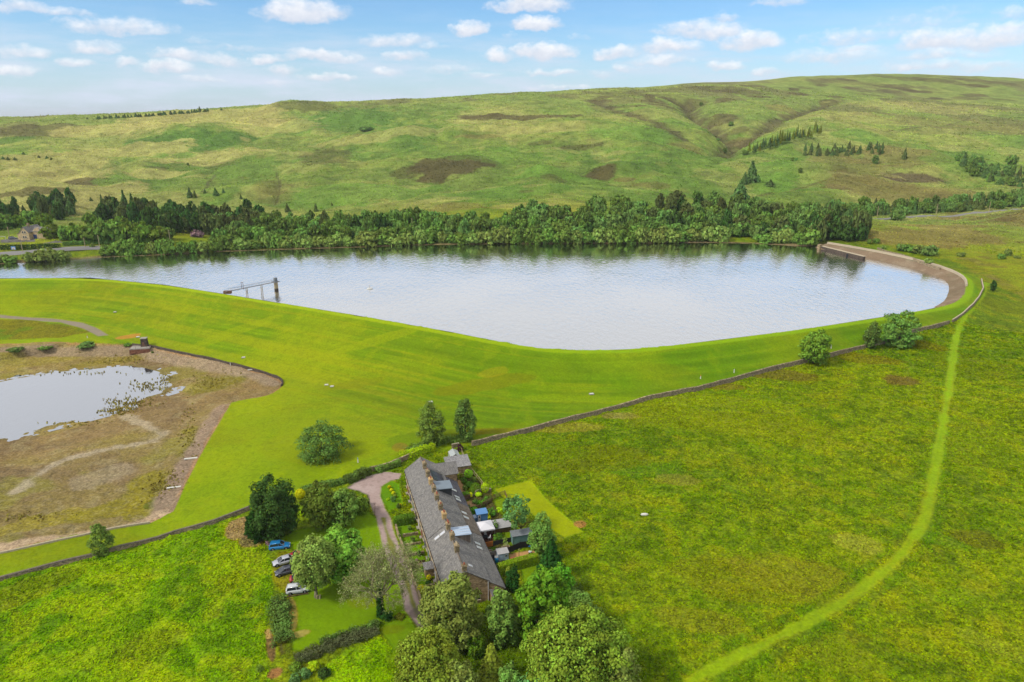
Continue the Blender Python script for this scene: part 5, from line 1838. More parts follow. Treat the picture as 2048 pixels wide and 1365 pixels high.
# clipped plants of the back gardens
hedge('clipped_hedge', 'bright yellow green clipped hedge against the end wing', W2([(897, 945), (921, 938)]), 1.5, 2.0, 'hedgeb', 1600, .2, 1)
hedge('clipped_hedge', 'flat topped green hedge in front of the sandstone patio', W2([(914, 1001), (937, 994)]), 1.3, 1.3, 'hedge', 1300, .18, 2)
hedge('clipped_hedge', 'short rounded hedge beside the blue bin store', W2([(938, 1028), (953, 1025)]), 1.2, 1.2, 'hedge', 900, .18, 3)
hedge('clipped_hedge', 'long neatly clipped hedge with a sunlit top below the orange gravel', W2([(996, 1148), (1030, 1138), (1074, 1126)]), 1.5, 2.0, 'hedgeb', 3600, .17, 4, rag=.04)
SH = [(932, 938, 19, 20, 'purple', 'dark purple ball shaped bush by the pale post fence'), (920, 902, 15, 16, 'purple', 'dark purple bush at the corner of the field wall'), (937, 955, 18, 18, 'hedgeb', 'rounded light green bush below the purple ball bush'),
      (947, 966, 16, 15, 'mid', 'mid green rounded bush in the middle of the steep garden'), (951, 985, 21, 22, 'bright', 'big green clipped ball bush in the back garden'), (970, 985, 17, 22, 'lime', 'pale clipped ball bush at the field corner'),
      (957, 992, 14, 8, 'lime', 'low pale cushion bush between the two clipped balls'), (920, 957, 14, 14, 'olive', 'dark leaning bush against the patio bed'), (928, 965, 14, 12, 'herb', 'loose green bush in the bed above the patio'),
      (938, 974, 15, 12, 'herb', 'soft green bush between the patio and the big ball'), (930, 980, 12, 10, 'mid', 'small green bush on the patio edge'), (941, 994, 10, 10, 'yellow', 'bright yellow flowering bush at the end of the flat hedge'),
      (976, 1040, 12, 16, 'yellow', 'golden bush behind the blue shed'), (968, 1026, 14, 12, 'lime', 'pale green bush above the blue shed'), (962, 1010, 22, 10, 'bright', 'fresh green bush spilling over the stepped fence'),
      (975, 1002, 20, 10, 'herb', 'bushy green plants below the rail fence gate'), (950, 1006, 14, 8, 'mid', 'green plants on the brown boarded fence corner'), (900, 952, 10, 8, 'broad', 'small dark bush under the end wing window'),
      (1008, 1086, 14, 12, 'grey', 'silvery tall plants on the bank by the grey green shed'), (1012, 1094, 10, 10, 'dusty', 'pale feathery plant in front of the grey green shed'), (996, 1079, 22, 14, 'herb', 'dark leafy plants on the bank right of the patio table'),
      (990, 1064, 18, 26, 'broad', 'dense green bush at the corner of the white gazebo'), (988, 1102, 16, 7, 'herb', 'low green plants along the stone trough'), (1017, 1150, 16, 20, 'gold', 'pale yellow green bush left of the dark column conifer'),
      (985, 1030, 20, 14, 'herb', 'green bush between the blue shed and the thin ash tree'), (1000, 1024, 16, 10, 'lime', 'light green bush on the edge of the mown pen')]
for k, (px, py, w, h, fo, lab) in enumerate(SH):
    bush('garden_bush', lab, px, py, w, h, fo, n=650, leaf=.17, seed=20 + k, ball='ball' in lab, group='bushes of the back gardens')
# front gardens
wall_run('garden_wall', 'low stone garden wall along the track in front of the cottages', [bl(-8.6, 29.4), bl(-8.4, 22), bl(-8.1, 16), bl(-7.9, 10), bl(-7.7, 4), bl(-7.6, -2)], .7, .38, M['stone'], M['stone'], step=1.4, wob=.2)
for k, (y, hh, lab) in enumerate([(25.8, .5, 'pale flat topped dividing wall nearest the front hedge'), (22.1, .35, 'low kerb wall between the second and third front lawns'), (18.4, .45, 'pale dividing wall beside the creamy garden shrub'), (14.2, .5, 'dividing wall behind the grey garden bench'), (6.8, .8, 'tall rough dividing wall by the slate porch')]):
    wall_run('dividing_wall', lab, [bl(-7.7, y - .2), bl(-4.4, y)], hh, .3, M['stone'], M['wall_stone'], step=1.2, group='walls between the front gardens')
hedge('clipped_hedge', 'square dark green hedge across the top front garden', L2((-8.6, 30.8), (-4.4, 31.2)), 1.6, 1.7, 'hedge', 2200, .2, 8)
FS = [(779, 977, 8, 7, 'yellow', 'golden ball bush at the top of the front bed'), (783, 983, 8, 7, 'yellow', 'second golden ball bush of the front bed'), (787, 989, 8, 7, 'yellow', 'third golden ball bush of the front bed'), (790, 995, 8, 7, 'gold', 'lowest golden ball bush of the front bed'),
      (787, 1004, 12, 14, 'teal', 'blue grey rounded bush against the far cottage'), (797, 1016, 10, 12, 'broad', 'dark green bush against the cottage wall by the front hedge'), (801, 1011, 6, 5, 'yellow', 'small yellow bush against the far cottage'), (776, 1000, 8, 4, 'lime', 'low yellow green edging bush on the top lawn'),
      (812, 1043, 8, 12, 'broad', 'dark climbing bush beside the second cottage door'), (819, 1060, 8, 10, 'mid', 'green bush under the third cottage window'), (826, 1084, 10, 12, 'broad', 'tall dark bush against the middle cottage'), (799, 1078, 8, 12, 'dusty', 'creamy white flowering shrub on the front garden wall'), (796, 1068, 6, 6, 'dusty', 'small pale shrub on the wall near the track'),
      (838, 1112, 9, 14, 'broad', 'dark bush beside the slate porch'), (820, 1110, 10, 8, 'mid', 'leafy bush behind the garden bench'), (826, 1127, 14, 10, 'mid', 'spreading bush by the lilac flowers'), (834, 1122, 7, 5, 'pink', 'lilac flowering clump in front of the porch'), (857, 1128, 8, 16, 'grey', 'climbing shrub covering the wall right of the porch'), (846, 1142, 10, 8, 'herb', 'white flecked herb clump below the porch'),
      (858, 1160, 10, 12, 'yellow', 'smaller golden ball bush near the porch'), (857, 1170, 12, 9, 'dark', 'dark low bush below the smaller golden ball'), (843, 1186, 19, 19, 'yellow', 'large golden ball bush beside the track')]
for k, (px, py, w, h, fo, lab) in enumerate(FS):
    bush('garden_bush', lab, px, py, w, h, fo, n=500, leaf=.15, seed=60 + k, ball='ball' in lab, group='bushes of the front gardens')
t = thing('garden_bench', 'grey timber bench on the front lawn of a middle cottage', 'bench', bl(-5.6, 14.8, 0), BR)
MB().box(0, 0, .42, 1.6, .45, .06).build('seat', M['timber'], t)
MB().box(0, .25, .72, 1.6, .06, .5).build('backrest', M['timber'], t)
for x in (-.7, .7):
    MB().box(x, 0, .195, .08, .4, .39).build('leg', M['timber'], t)
# gate by the drive
t = thing('field_gate', 'brown five bar gate folded back where the drive narrows', 'gate', hit(750, 1032), R(100))
for k in range(5):
    MB().box(1.5, 0, .3 + k * .22, 3.0, .05, .08).build('bar', M['timber'], t)
for x in (0, 3.0):
    MB().box(x, 0, .62, .12, .1, 1.25).build('post', M['timber'], t)


# ------------------------------------------------------------------ cars
def car(label, px, py, rz, paint, suv=True, roof=None, L=4.25, W=1.78, name='parked_car'):
    """x forward; lofted body shell, glasshouse, wheels"""
    g = hit(px, py)
    t = thing(name, label, 'car', (g.x, g.y, g.z), rz, 'cars parked on the grass')
    H = 1.62 if suv else 1.46
    belt = .98 if suv else .90
    nose = .86 if suv else .72
    hl, hw = L / 2, W / 2
    # body sections along the length: x, half width, sill height, shoulder height
    S = [(-hl, .80, .42, .78), (-hl + .10, .92, .30, belt - .04), (-hl + .55, .985, .25, belt), (-.6, 1.0, .24, belt), (.75, 1.0, .24, belt - .02), (1.15, .985, .24, nose + .06), (hl - .5, .95, .25, nose), (hl - .12, .86, .30, nose - .14), (hl, .74, .40, nose - .26)]
    rings = []
    for x, w, z0, z1 in S:
        w *= hw
        zm = z0 + (z1 - z0) * .55
        rings.append([(x, -w * .92, z0), (x, -w, z0 + .12), (x, -w, zm), (x, -w * .94, z1 - .04), (x, -w * .86, z1), (x, w * .86, z1), (x, w * .94, z1 - .04), (x, w, zm), (x, w, z0 + .12), (x, w * .92, z0)])
    body = MB().loft(rings).build('body', paint, t, True)
    a = body.data
    # cabin: dark glasshouse with a painted roof
    xr, xf = (-hl + .16, .98) if suv else (-hl + .35, 1.05)
    rx0, rx1 = (-hl + .42, .18) if suv else (-hl + 1.0, .15)
    c = MB().loft([[(xr, -hw * .88, belt - .05), (xf, -hw * .86, belt - .06), (xf, hw * .86, belt - .06), (xr, hw * .88, belt - .05)], [(rx0, -hw * .72, H - .06), (rx1, -hw * .70, H - .06), (rx1, hw * .70, H - .06), (rx0, hw * .72, H - .06)]])
    c.build('windows', M['glass'], t)
    rf = MB().loft([[(rx0 - .08, -hw * .75, H - .085), (rx1 + .06, -hw * .73, H - .085), (rx1 + .06, hw * .73, H - .085), (rx0 - .08, hw * .75, H - .085)], [(rx0 + .06, -hw * .66, H), (rx1 - .1, -hw * .64, H - .01), (rx1 - .1, hw * .64, H - .01), (rx0 + .06, hw * .66, H)]])
    ro = rf.build('roof', roof or paint, t, True)
    pl = MB()
    for s in (-1, 1):
        for (x0, x1) in ((xf, rx1), (.05 * L - .35, .05 * L - .42), (xr, rx0)):
            pl.tube((x0, s * hw * .875, belt - .04), (x1, s * hw * .715, H - .07), .055, .05, 5)
        if suv:
            pl.tube((rx0 + .1, s * hw * .6, H + .04), (rx1 - .1, s * hw * .6, H + .04), .025, .025, 5)
    pl.build('pillars', paint, t)
    for x in (-L * .305, L * .31):
        for s in (-1, 1):
            MB().tube((x, s * hw * .80, .335), (x, s * (hw + .012), .335), .41, .41, 18).build('wheel_arch', M['black'], t)
            w = MB().tube((x, s * (hw - .17), .33), (x, s * (hw + .03), .33), .335, .335, 18).build('wheel', M['rubber'], t)
            MB().tube((x, s * (hw + .02), .33), (x, s * (hw + .045), .33), .21, .19, 12).build('rim', M['alloy'], w)
    MB().box(0, 0, .30, L * .96, W * .93, .16).build('sill_trim', M['black'], t, bevel=.03)
    for s in (-1, 1):
        MB().box(hl - .10, s * hw * .66, nose - .20, .16, .34, .14).build('headlight', M['skyglass'], t, bevel=.03)
        MB().box(-hl + .06, s * hw * .74, belt - .18, .14, .22, .24).build('tail_light', M['red_door'], t, bevel=.03)
        MB().box(.72, s * (hw + .06), belt + .02, .12, .18, .13).build('door_mirror', paint, t, bevel=.02)
    MB().box(hl - .015, 0, .50, .06, W * .5, .16).build('grille', M['black'], t)
    MB().box(-hl - .01, 0, .62, .04, .52, .12).build('number_plate', M['yellow'], t)
    return t


def paint(name, rgb, metal=.2):
    m, T, out = mat(name)
    b = principled(T, out, C(*rgb), .32, .5, metal)
    b.inputs['Coat Weight'].default_value = .5
    b.inputs['Coat Roughness'].default_value = .08
    return m


PAINT = dict(blue=paint('blue_car_paint', (40, 150, 222)), silver=paint('silver_car_paint', (214, 216, 226), .1), grey=paint('dark_grey_car_paint', (92, 94, 106), .3), white=paint('white_car_paint', (236, 240, 242), 0), red=paint('red_car_paint', (196, 60, 64), .1))
car('bright blue compact car with roof bars parked nearest the dark round tree', 560, 1097, R(12), PAINT['blue'], True)
car('silver white hatchback with its nose to the meadow beside the blue car', 567, 1127, R(207), PAINT['silver'], False)
car('dark grey small car half under the willow beside the silver hatchback', 571, 1147, R(205), PAINT['grey'], False, L=3.9)
car('white boxy off roader with its rear to the meadow nearest the plain lawn', 596, 1184, R(13), PAINT['white'], True, L=4.3)
car('red small car hidden under the willow between the grey car and the white off roader', 600, 1161, R(12), PAINT['red'], False, L=3.8)
car('red hatchback almost hidden by the willow just below the blue car', 597, 1114, R(195), PAINT['red'], False, L=3.9)

# ------------------------------------------------------------------ trees round the houses and on the embankment
TR = [
    # name, label, foot px, foot py, top, width, foliage, kwargs
    ('round_tree', 'lone round dark tree standing on the mown grass above the parked cars', 645, 913, 842, 108, 'broad', dict(nleaf=6500, leaf=.34, low=.12, shape='round', seed=2, droop=.25, nclump=34, cl=(.2, .34))),
    ('birch_tree', 'left one of two upright trees on the mown strip behind the greenhouse', 864, 888, 804, 62, 'birch', dict(nleaf=5500, leaf=.32, low=.06, shape='egg', seed=3, nclump=34, cl=(.2, .34))),
    ('birch_tree', 'taller narrower right one of two upright trees behind the greenhouse', 932, 880, 797, 50, 'broad', dict(nleaf=5500, leaf=.32, low=.06, shape='egg', seed=4, nclump=34, cl=(.2, .34))),
    ('bushy_tree', 'small bushy pale green tree leaning over the meadow wall on its own', 206, 1108, 1048, 50, 'birch', dict(nleaf=3500, leaf=.26, low=.03, shape='egg', seed=5, nclump=30, cl=(.2, .34))),
    ('dam_tree', 'rounded bright green tree at the foot of the embankment, left of three', 1627, 727, 663, 62, 'maple', dict(nleaf=4500, leaf=.5, low=.08, seed=6, cl=(.18, .3), nclump=40)),
    ('dam_tree', 'small dark upright tree in the middle of the three by the field wall', 1741, 697, 645, 32, 'broad', dict(nleaf=3000, leaf=.5, low=.04, seed=7, shape='egg', cl=(.2, .34))),
    ('dam_tree', 'widest dome shaped tree of the three by the field wall', 1797, 691, 622, 76, 'mid', dict(nleaf=6500, leaf=.5, low=.02, seed=8, cl=(.16, .28), nclump=50)),
    ('small_tree', 'tiny dark tree beside the grass path near the end of the dam', 1985, 583, 561, 12, 'dark', dict(nleaf=500, leaf=.5, low=.1, seed=9, shape='egg')),
    ('dark_round_tree', 'big very dark green round tree beside the blue car', 553, 1072, 958, 92, 'dark', dict(nleaf=12000, leaf=.36, low=.05, seed=10, nclump=46, cl=(.2, .32))),
    ('olive_conifer', 'olive green bushy conifer at the left foot of the big dark tree', 513, 1082, 1024, 42, 'conifer', dict(nleaf=4500, leaf=.3, low=.02, seed=11, shape='egg')),
    ('leafy_tree', 'spreading mid green tree between the golden ball bush and the drive', 645, 1056, 965, 72, 'mapleo', dict(nleaf=8000, leaf=.36, low=.14, seed=12, cl=(.2, .32), nclump=38)),
    ('leafy_tree', 'lighter green tree with drooping edges beside the gravel drive', 690, 1052, 976, 66, 'birch', dict(nleaf=6500, leaf=.34, low=.12, seed=13, cl=(.2, .32), nclump=36)),
    ('willow_tree', 'pale olive willow overhanging the parked cars', 632, 1195, 1072, 88, 'grey', dict(nleaf=13000, leaf=.32, low=.27, seed=14, cl=(.2, .3), nclump=52, droop=.12, bark='pale_bark')),
    ('maple_tree', 'broad light green maple behind the willow over the lawn', 688, 1160, 1052, 118, 'maple', dict(nleaf=13000, leaf=.42, low=.22, seed=15, cl=(.18, .28), nclump=56, depthr=.8)),
    ('ash_tree', 'thin blue green ash tree with two leafy heads by the mown pen', 1032, 1068, 992, 88, 'teal', dict(nleaf=2600, leaf=.34, low=.42, seed=16, nclump=13, cl=(.16, .26), bark='pale_bark', depthr=.7)),
    ('slender_tree', 'fine leaved light green tree beside the grey green shed', 1084, 1112, 1026, 58, 'birch', dict(nleaf=5500, leaf=.3, low=.06, seed=17, nclump=36, cl=(.18, .3))),
    ('spruce_tree', 'dark green cone shaped spruce at the end of the clipped hedge', 1102, 1158, 1074, 66, 'conifer', dict(nleaf=7000, leaf=.36, low=.02, seed=18, kind='conifer')),
    ('column_conifer', 'narrow dark column conifer between the lean-to and the clipped hedge', 1026, 1182, 1132, 31, 'conifer', dict(nleaf=3500, leaf=.22, low=.0, seed=19, shape='egg', cl=(.3, .45), nclump=18)),
    ('weeping_tree', 'big feathery olive green tree hiding the near gable of the terrace', 905, 1282, 1150, 132, 'grey', dict(nleaf=15000, leaf=.34, low=.04, seed=20, nclump=60, cl=(.18, .28))),
    ('lime_tree', 'medium green tree between the feathery tree and the bright maple', 1008, 1288, 1178, 70, 'mid', dict(nleaf=9000, leaf=.34, low=.04, seed=21, nclump=44, cl=(.2, .3))),
    ('bright_tree', 'vivid green large leaved tree standing right of the near cottage', 1084, 1284, 1136, 112, 'bright', dict(nleaf=14000, leaf=.42, low=.05, seed=22, nclump=60, cl=(.17, .27))),
    ('large_tree', 'largest yellow green tree sweeping down across the bottom edge beside the field', 1152, 1402, 1212, 232, 'beech', dict(nleaf=46000, leaf=.31, low=.02, seed=23, nclump=120, cl=(.12, .2), depthr=.75)),
    ('rounded_tree', 'broad domed olive tree at the bottom edge below the track', 862, 1402, 1260, 150, 'beech', dict(nleaf=24000, leaf=.28, low=.02, seed=24, nclump=90, cl=(.15, .25), depthr=.8)),
    ('grey_willow', 'soft grey green willow in front of the broad domed tree', 915, 1424, 1318, 94, 'grey', dict(nleaf=9000, leaf=.3, low=.02, seed=25, nclump=46, cl=(.18, .28))),
    ('elder_tree', 'small green elder with white flower heads among the bottom trees', 950, 1308, 1262, 46, 'bright', dict(nleaf=3500, leaf=.28, low=.0, seed=26, cl=(.22, .36))),
    ('golden_conifer', 'yellow green ragged conifer between the domed tree and the largest tree', 983, 1366, 1282, 62, 'gold', dict(nleaf=5000, leaf=.34, low=.02, seed=27, kind='conifer')),
    ('young_tree', 'small dark green tree cut by the bottom edge below the golden conifer', 1018, 1402, 1326, 48, 'mid', dict(nleaf=4500, leaf=.3, low=.02, seed=28)),
    ('bluish_tree', 'blue green shrubby tree at the bottom edge under the largest tree', 1078, 1428, 1340, 98, 'teal', dict(nleaf=7000, leaf=.32, low=.02, seed=29, cl=(.2, .32), nclump=40)),
    ('field_edge_tree', 'loose pale green tree at the outer edge of the largest tree', 1240, 1420, 1296, 80, 'grey', dict(nleaf=6500, leaf=.34, low=.02, seed=30, cl=(.18, .3), nclump=40)),
    ('drive_bush_tree', 'rounded light bush tree at the bend of the gravel drive', 722, 1026, 994, 32, 'maple', dict(nleaf=2400, leaf=.26, low=.02, seed=31)),
    ('hedge_tree', 'fresh green small tree by the end of the spruce at the field edge', 1124, 1190, 1128, 46, 'bright', dict(nleaf=3500, leaf=.32, low=.02, seed=32)),
]
trees = {}
for name, lab, px, py, top, wd, fo, kw in TR:
    trees[lab] = place_tree(name, lab, px, py, top, wd, fo, **kw)
# the elder's blossom
e = [o for o in COL.objects if o.name.startswith('elder_tree') and o.type == 'EMPTY'][0]
rs = np.random.RandomState(5)
u = unit(rs, 260)
u[:, 2] = np.abs(u[:, 2])
u[:, 1] = -np.abs(u[:, 1])
cc = e.children[1].data
bb = np.array([v.co for v in cc.vertices][::7])
ctr, ext = bb.mean(0), bb.std(0) * 1.75
obj_from(leaf_mesh('elder_blossom', ctr + u * ext, u, np.full(260, .26), rs.rand(260), 5), 'blossom', FO['white'], e)


def bare_tree(name, label, px, py, top, width, seed, leaf_fo, nleaf, bark='dead_bark', levels=4, twig=.012, ivy=True):
    """an open crown of forking pale branches with few leaves"""
    g = hit(px, py)
    d = ray(px, top)
    h = CAMZ + d[2] / d[1] * (g.y + 1.0) - g.z
    r = width * .5 / F * math.hypot(g.y, CAMZ - g.z)
    rs = np.random.RandomState(seed)
    t = thing(name, label, 'tree', g, 0)
    tips = []
    mb = MB()
    mbt = MB()

    def grow(p, dr, L, rad, lev):
        q = p + dr * L
        (mb if lev > 1 else mbt).tube(p, q, rad, rad * .62, 6 if lev > 2 else 3)
        if lev == 0:
            tips.append((q, dr))
            return
        k = 3 if lev < levels else 6
        for i in range(k + (1 if rs.rand() < .4 else 0)):
            a = 6.28 * (i + rs.rand() * .6) / k
            sp = (.75 if lev < levels else .8) * (.7 + .5 * rs.rand())
            o = dr.orthogonal().normalized()
            side = (o * math.cos(a) + dr.cross(o) * math.sin(a))
            nd = (dr + side * sp + Vector((0, 0, .08))).normalized()
            grow(q if rs.rand() < .6 else p + dr * L * .7, nd, L * (.62 + .2 * rs.rand()), rad * .55, lev - 1)
    grow(Vector((0, 0, -.3)), Vector((.05, 0, 1)).normalized(), h * .30, max(.14, h * .028), levels)
    # fit the spread to the crown seen in the photograph
    allv = np.array(mb.v + mbt.v)
    zmax, rmax = allv[:, 2].max(), np.percentile(np.hypot(allv[:, 0], allv[:, 1]), 97)
    kz, kr = h / zmax, r / rmax
    for m_ in (mb, mbt):
        m_.v = [(x * (1 + (kr - 1) * min(1, z / (h * .3) if z > 0 else 0)), y * (1 + (kr - 1) * min(1, max(0, z) / (h * .3))), z * kz if z > 0 else z) for x, y, z in m_.v]
    mb.build('trunk', M[bark], t, True)
    mbt.build('twigs', M[bark], t)
    tv = np.array(mbt.v)
    P = tv[rs.randint(0, len(tv), nleaf)] + rs.randn(nleaf, 3) * .22
    obj_from(leaf_mesh(name + '_leaf', P, rs.randn(nleaf, 3) + np.array([0, 0, .4]), .17 * (.6 + .8 * rs.rand(nleaf)), rs.rand(nleaf), seed), 'foliage', FO[leaf_fo], t)
    if ivy:
        n = 1500
        z = rs.rand(n) ** 1.6 * h * .55
        a = rs.rand(n) * 6.28
        rr = .25 + .5 * rs.rand(n) * (1.3 - z / (h * .55))
        obj_from(leaf_mesh(name + '_ivy', np.stack([np.cos(a) * rr, np.sin(a) * rr, z], 1), np.stack([np.cos(a), np.sin(a), .4 + 0 * a], 1) + rs.randn(n, 3) * .3, .24 * (.6 + .8 * rs.rand(n)), rs.rand(n), seed + 1), 'ivy', FO['conifer'], t)
    return t


bare_tree('bare_tree', 'half bare pale branched tree between the lawn and the track', 762, 1232, 1096, 158, 3, 'dusty', 11000, levels=5)
bare_tree('coppiced_tree', 'leafless brown coppiced tree behind the grey green shed', 1042, 1064, 1030, 44, 8, 'olive', 120, bark='timber', levels=4, ivy=False)

# hedges and beds round the lawns
hedge('hedgerow', 'dark ragged hedge between the mown bank and the gravel drive', W2([(690, 968), (706, 962), (726, 953), (738, 947)]), 2.0, 1.7, 'broad', 2200, .26, 11, rag=.3)
hedge('hedgerow', 'low dark hedge behind the golden ball bush', W2([(600, 990), (630, 978), (662, 972), (692, 967)]), 1.4, 1.3, 'broad', 1600, .26, 12, rag=.3)
hedge('hedgerow', 'bright yellow flowering hedge along the wall behind the end cottage', W2([(800, 918), (822, 914), (845, 906), (868, 900)]), 1.8, 1.6, 'lime', 2400, .24, 13, rag=.3)
hedge('hedgerow', 'dark shrub border below the far wall of the drive', W2([(752, 945), (775, 938), (800, 930)]), 1.6, 1.1, 'mid', 1700, .24, 14, rag=.35)
hedge('hedgerow', 'dark trimmed hedge beside the tree at the drive gate', W2([(706, 1004), (722, 1012), (738, 1012)]), 1.4, 1.4, 'mid', 1500, .22, 15, rag=.2)
hedge('hedgerow', 'tall dark shrub border between the meadow and the plain lawn', W2([(558, 1204), (562, 1240), (568, 1290)]), 2.3, 1.1, 'broad', 2600, .24, 16, rag=.7)
hedge('hedgerow', 'long grey green lavender border across the foot of the lawn', W2([(590, 1322), (640, 1304), (700, 1282), (756, 1262)]), 1.7, .8, 'heathp', 3600, .18, 17, rag=.5)
hedge('hedgerow', 'dark green strip of shrubs along the upper side of the lavender border', W2([(640, 1290), (700, 1268), (758, 1253)]), .9, .9, 'broad', 1800, .22, 18, rag=.6)
hedge('hedgerow', 'rank dark nettles along the field edge beside the woodland', W2([(1140, 1180), (1170, 1220), (1215, 1270)]), 3.0, 1.0, 'mid', 3000, .26, 19, rag=.5)
hedge('hedgerow', 'rough green scrub on the bank under the two upright trees', W2([(815, 905), (850, 893), (900, 884), (940, 880)]), 3.0, .9, 'mid', 2600, .26, 20, rag=.5)
for k, (px, py, w, h, fo, lab) in enumerate([(601, 996, 21, 20, 'yellow', 'golden ball bush between the big dark tree and the spreading tree'), (612, 1352, 26, 18, 'teal', 'blue green shrub at the bottom end of the long border'), (650, 1350, 30, 14, 'dark', 'dark shrub beside the bottom end of the long border'), (590, 1340, 26, 16, 'maple', 'light green shrub at the bottom corner of the lawn'),
                                           (628, 1336, 24, 14, 'lime', 'bright yellow green shrub between the two bottom shrubs'), (590, 1362, 24, 14, 'teal', 'bluish shrub cut by the bottom edge'), (520, 1340, 16, 14, 'maple', 'pale green bush on the edge of the meadow path'), (774, 1240, 26, 22, 'conifer', 'dark ivy bush at the foot of the half bare tree'),
                                           (752, 1250, 22, 12, 'mid', 'low green bush left of the ivy bush'), (800, 1235, 22, 6, 'olive', 'low brown green clump on the track edge'), (568, 1092, 20, 10, 'olive', 'brown green shrubs under the big dark tree'), (540, 1088, 20, 8, 'pink', 'greyish flowering clump behind the blue car'), (604, 1030, 14, 10, 'lime', 'small bright bush under the golden ball bush')]):
    bush('shrub', lab, px, py, w, h, fo, n=800, leaf=.2, seed=110 + k, ball=(k == 0), group='shrubs round the lawns')
# sticks, logs and odds and ends on the grass
g = hit(634, 1198)
t = thing('log_stack', 'two pale sawn logs on end at the foot of the willow', 'logs', g, 0)
for x, h in ((0, .7), (.55, .85)):
    MB().tube((x, 0, 0), (x + .05, 0, h), .22, .2, 10).build('log', M['dead_bark'], t)
t = thing('timber_rail', 'low timber rail on the ground below the white off roader', 'rail', hit(568, 1197), R(15))
MB().box(2.2, 0, .25, 4.4, .12, .14).build('rail', M['timber'], t)
for x in (0.1, 2.2, 4.3):
    MB().box(x, 0, .1, .14, .16, .5).build('post', M['timber'], t)

# ------------------------------------------------------------------ boundary walls
wall_run('field_wall', 'long dry stone wall between the mown embankment and the rough field', W2([(944, 893), (990, 880), (1080, 858), (1170, 836), (1250, 814), (1350, 790), (1440, 770), (1540, 742), (1610, 726), (1690, 706), (1740, 694), (1812, 672), (1870, 656), (1898, 648)]), 1.25, .55, M['wall_stone'], M['wall_stone'])
wall_run('field_wall', 'curved dry stone wall round the end of the dam beside the grass path', W2([(1904, 645), (1926, 630), (1946, 612), (1958, 596), (1966, 580), (1962, 562)]), 1.0, .5, M['wall_stone'], M['pale_stone'])
wall_run('field_wall', 'low mossy stone wall between the mown strip and the lush meadow', W2([(-200, 1216), (-60, 1178), (0, 1162), (60, 1146), (120, 1130), (200, 1112), (280, 1090), (350, 1069), (430, 1046), (500, 1020)]), .75, .55, M['wall_stone'], M['slate_brown'])
wall_run('field_wall', 'stone wall curving round the top of the gravel drive', W2([(740, 944), (770, 936), (800, 925), (830, 912)]), 1.1, .5, M['stone'], M['wall_stone'], step=1.5)
wall_run('field_wall', 'crumbling old wall running down the moor behind the dark stone facing', W2([(1755, 499), (1800, 512), (1850, 530), (1880, 540)]), .9, .8, M['wall_stone'], M['wall_stone'])
wall_run('kerb_wall', 'pale kerb along the top of the stone facing of the far dam', [tuple(p) for p in CREST if p[0] > 160 and p[1] > 325], .75, .9, M['pale_stone'], M['pale_stone'], cat='kerb')
wall_run('retaining_wall', 'dark edging wall round the top of the drained basin', [tuple(np.array(p)) for p in BASIN[3:3 + 22]], .42, .5, M['dark_stone'], M['dark_stone'], cat='retaining wall', wob=.05)
wall_run('kerb_wall', 'low pale kerb between the gravel foot of the basin and the mown strip', W2([(0, 1108), (80, 1090), (160, 1073), (230, 1058), (300, 1047)]), .25, .4, M['pale_stone'], M['pale_stone'], cat='kerb')

# weir and sluice gear at the far corner
a, b = Vector(at(1640, 497, WATER_Z)), Vector(at(1728, 519, WATER_Z))
d = b - a
t = thing('spillway_weir', 'long dark stone spillway wall dropping into the far corner of the reservoir', 'weir', a, math.atan2(d.y, d.x))
MB().box(d.length / 2, 0, -.6, d.length, 1.6, 4.4).build('weir_wall', M['dark_stone'], t)
MB().box(d.length / 2, .2, 1.7, d.length + .6, 2.0, .2).build('coping', M['pale_stone'], t)
MB().box(.8, -.9, .9, 2.2, 2.2, 3.4).build('pier', M['stone'], t)
g = Vector(at(1698, 502, 9.0))
g.z = gz(g.x, g.y)
t = thing('sluice_gear', 'dark timber sluice gear and platform on the stone facing', 'sluice', g, R(-20))
MB().box(0, -1.5, 1.0, 9, 3.2, .4).build('platform', M['dark_timber'], t)
for x in (-3.6, 0, 3.6):
    MB().box(x, -2.6, .0, .4, .4, 2.0).build('leg', M['dark_timber'], t)
MB().box(-.8, -1.2, 2.3, 1.0, .8, 2.6).build('gear_stand', M['black'], t)
MB().box(3.4, -1.0, 1.9, .9, .8, 1.5).build('gear_stand', M['black'], t)
MB().tube((-4.4, -3.0, 1.8), (4.4, -3.0, 1.8), .07, .07, 6).build('handrail', M['dark_timber'], t)

# valve house on the rim of the drained basin
g = hit(290, 693)
t = thing('valve_house', 'small dark stone valve tower on a railed platform at the basin rim', 'valve house', g, R(12))
MB().loft([[(-1.25, -1.2, 0.2), (1.25, -1.2, .2), (1.25, 1.2, .2), (-1.25, 1.2, .2)], [(-1.05, -1.0, 3.4), (1.05, -1.0, 3.4), (1.05, 1.0, 3.4), (-1.05, 1.0, 3.4)]]).build('tower', M['dark_stone'], t)
MB().box(0, 0, 3.5, 2.4, 2.3, .22).build('cap', M['concrete'], t)
MB().box(-.15, -1.15, 1.15, .8, .1, 1.7).build('door', M['rust'], t)
MB().box(-1.2, -1.2, -.05, 7.4, 4.6, .5).build('platform', M['concrete'], t)
MB().box(-1.2, -3.52, -1.1, 7.4, .2, 1.9).build('platform_wall', M['red_stone'], t)
MB().box(-4.95, -1.3, -1.1, .2, 4.2, 1.9).build('platform_wall', M['red_stone'], t)
for x in (-4.6, -2.6, -.6, 1.6):
    MB().tube((x, -3.3, .2), (x, -3.3, 1.2), .05, .05, 6).build('rail_post', M['rust'], t)
MB().tube((-4.6, -3.3, 1.2), (1.6, -3.3, 1.2), .05, .05, 6).build('handrail', M['rust'], t)
MB().box(2.35, -1.6, .55, .15, 3.0, .15).build('handrail', M['rust'], t)

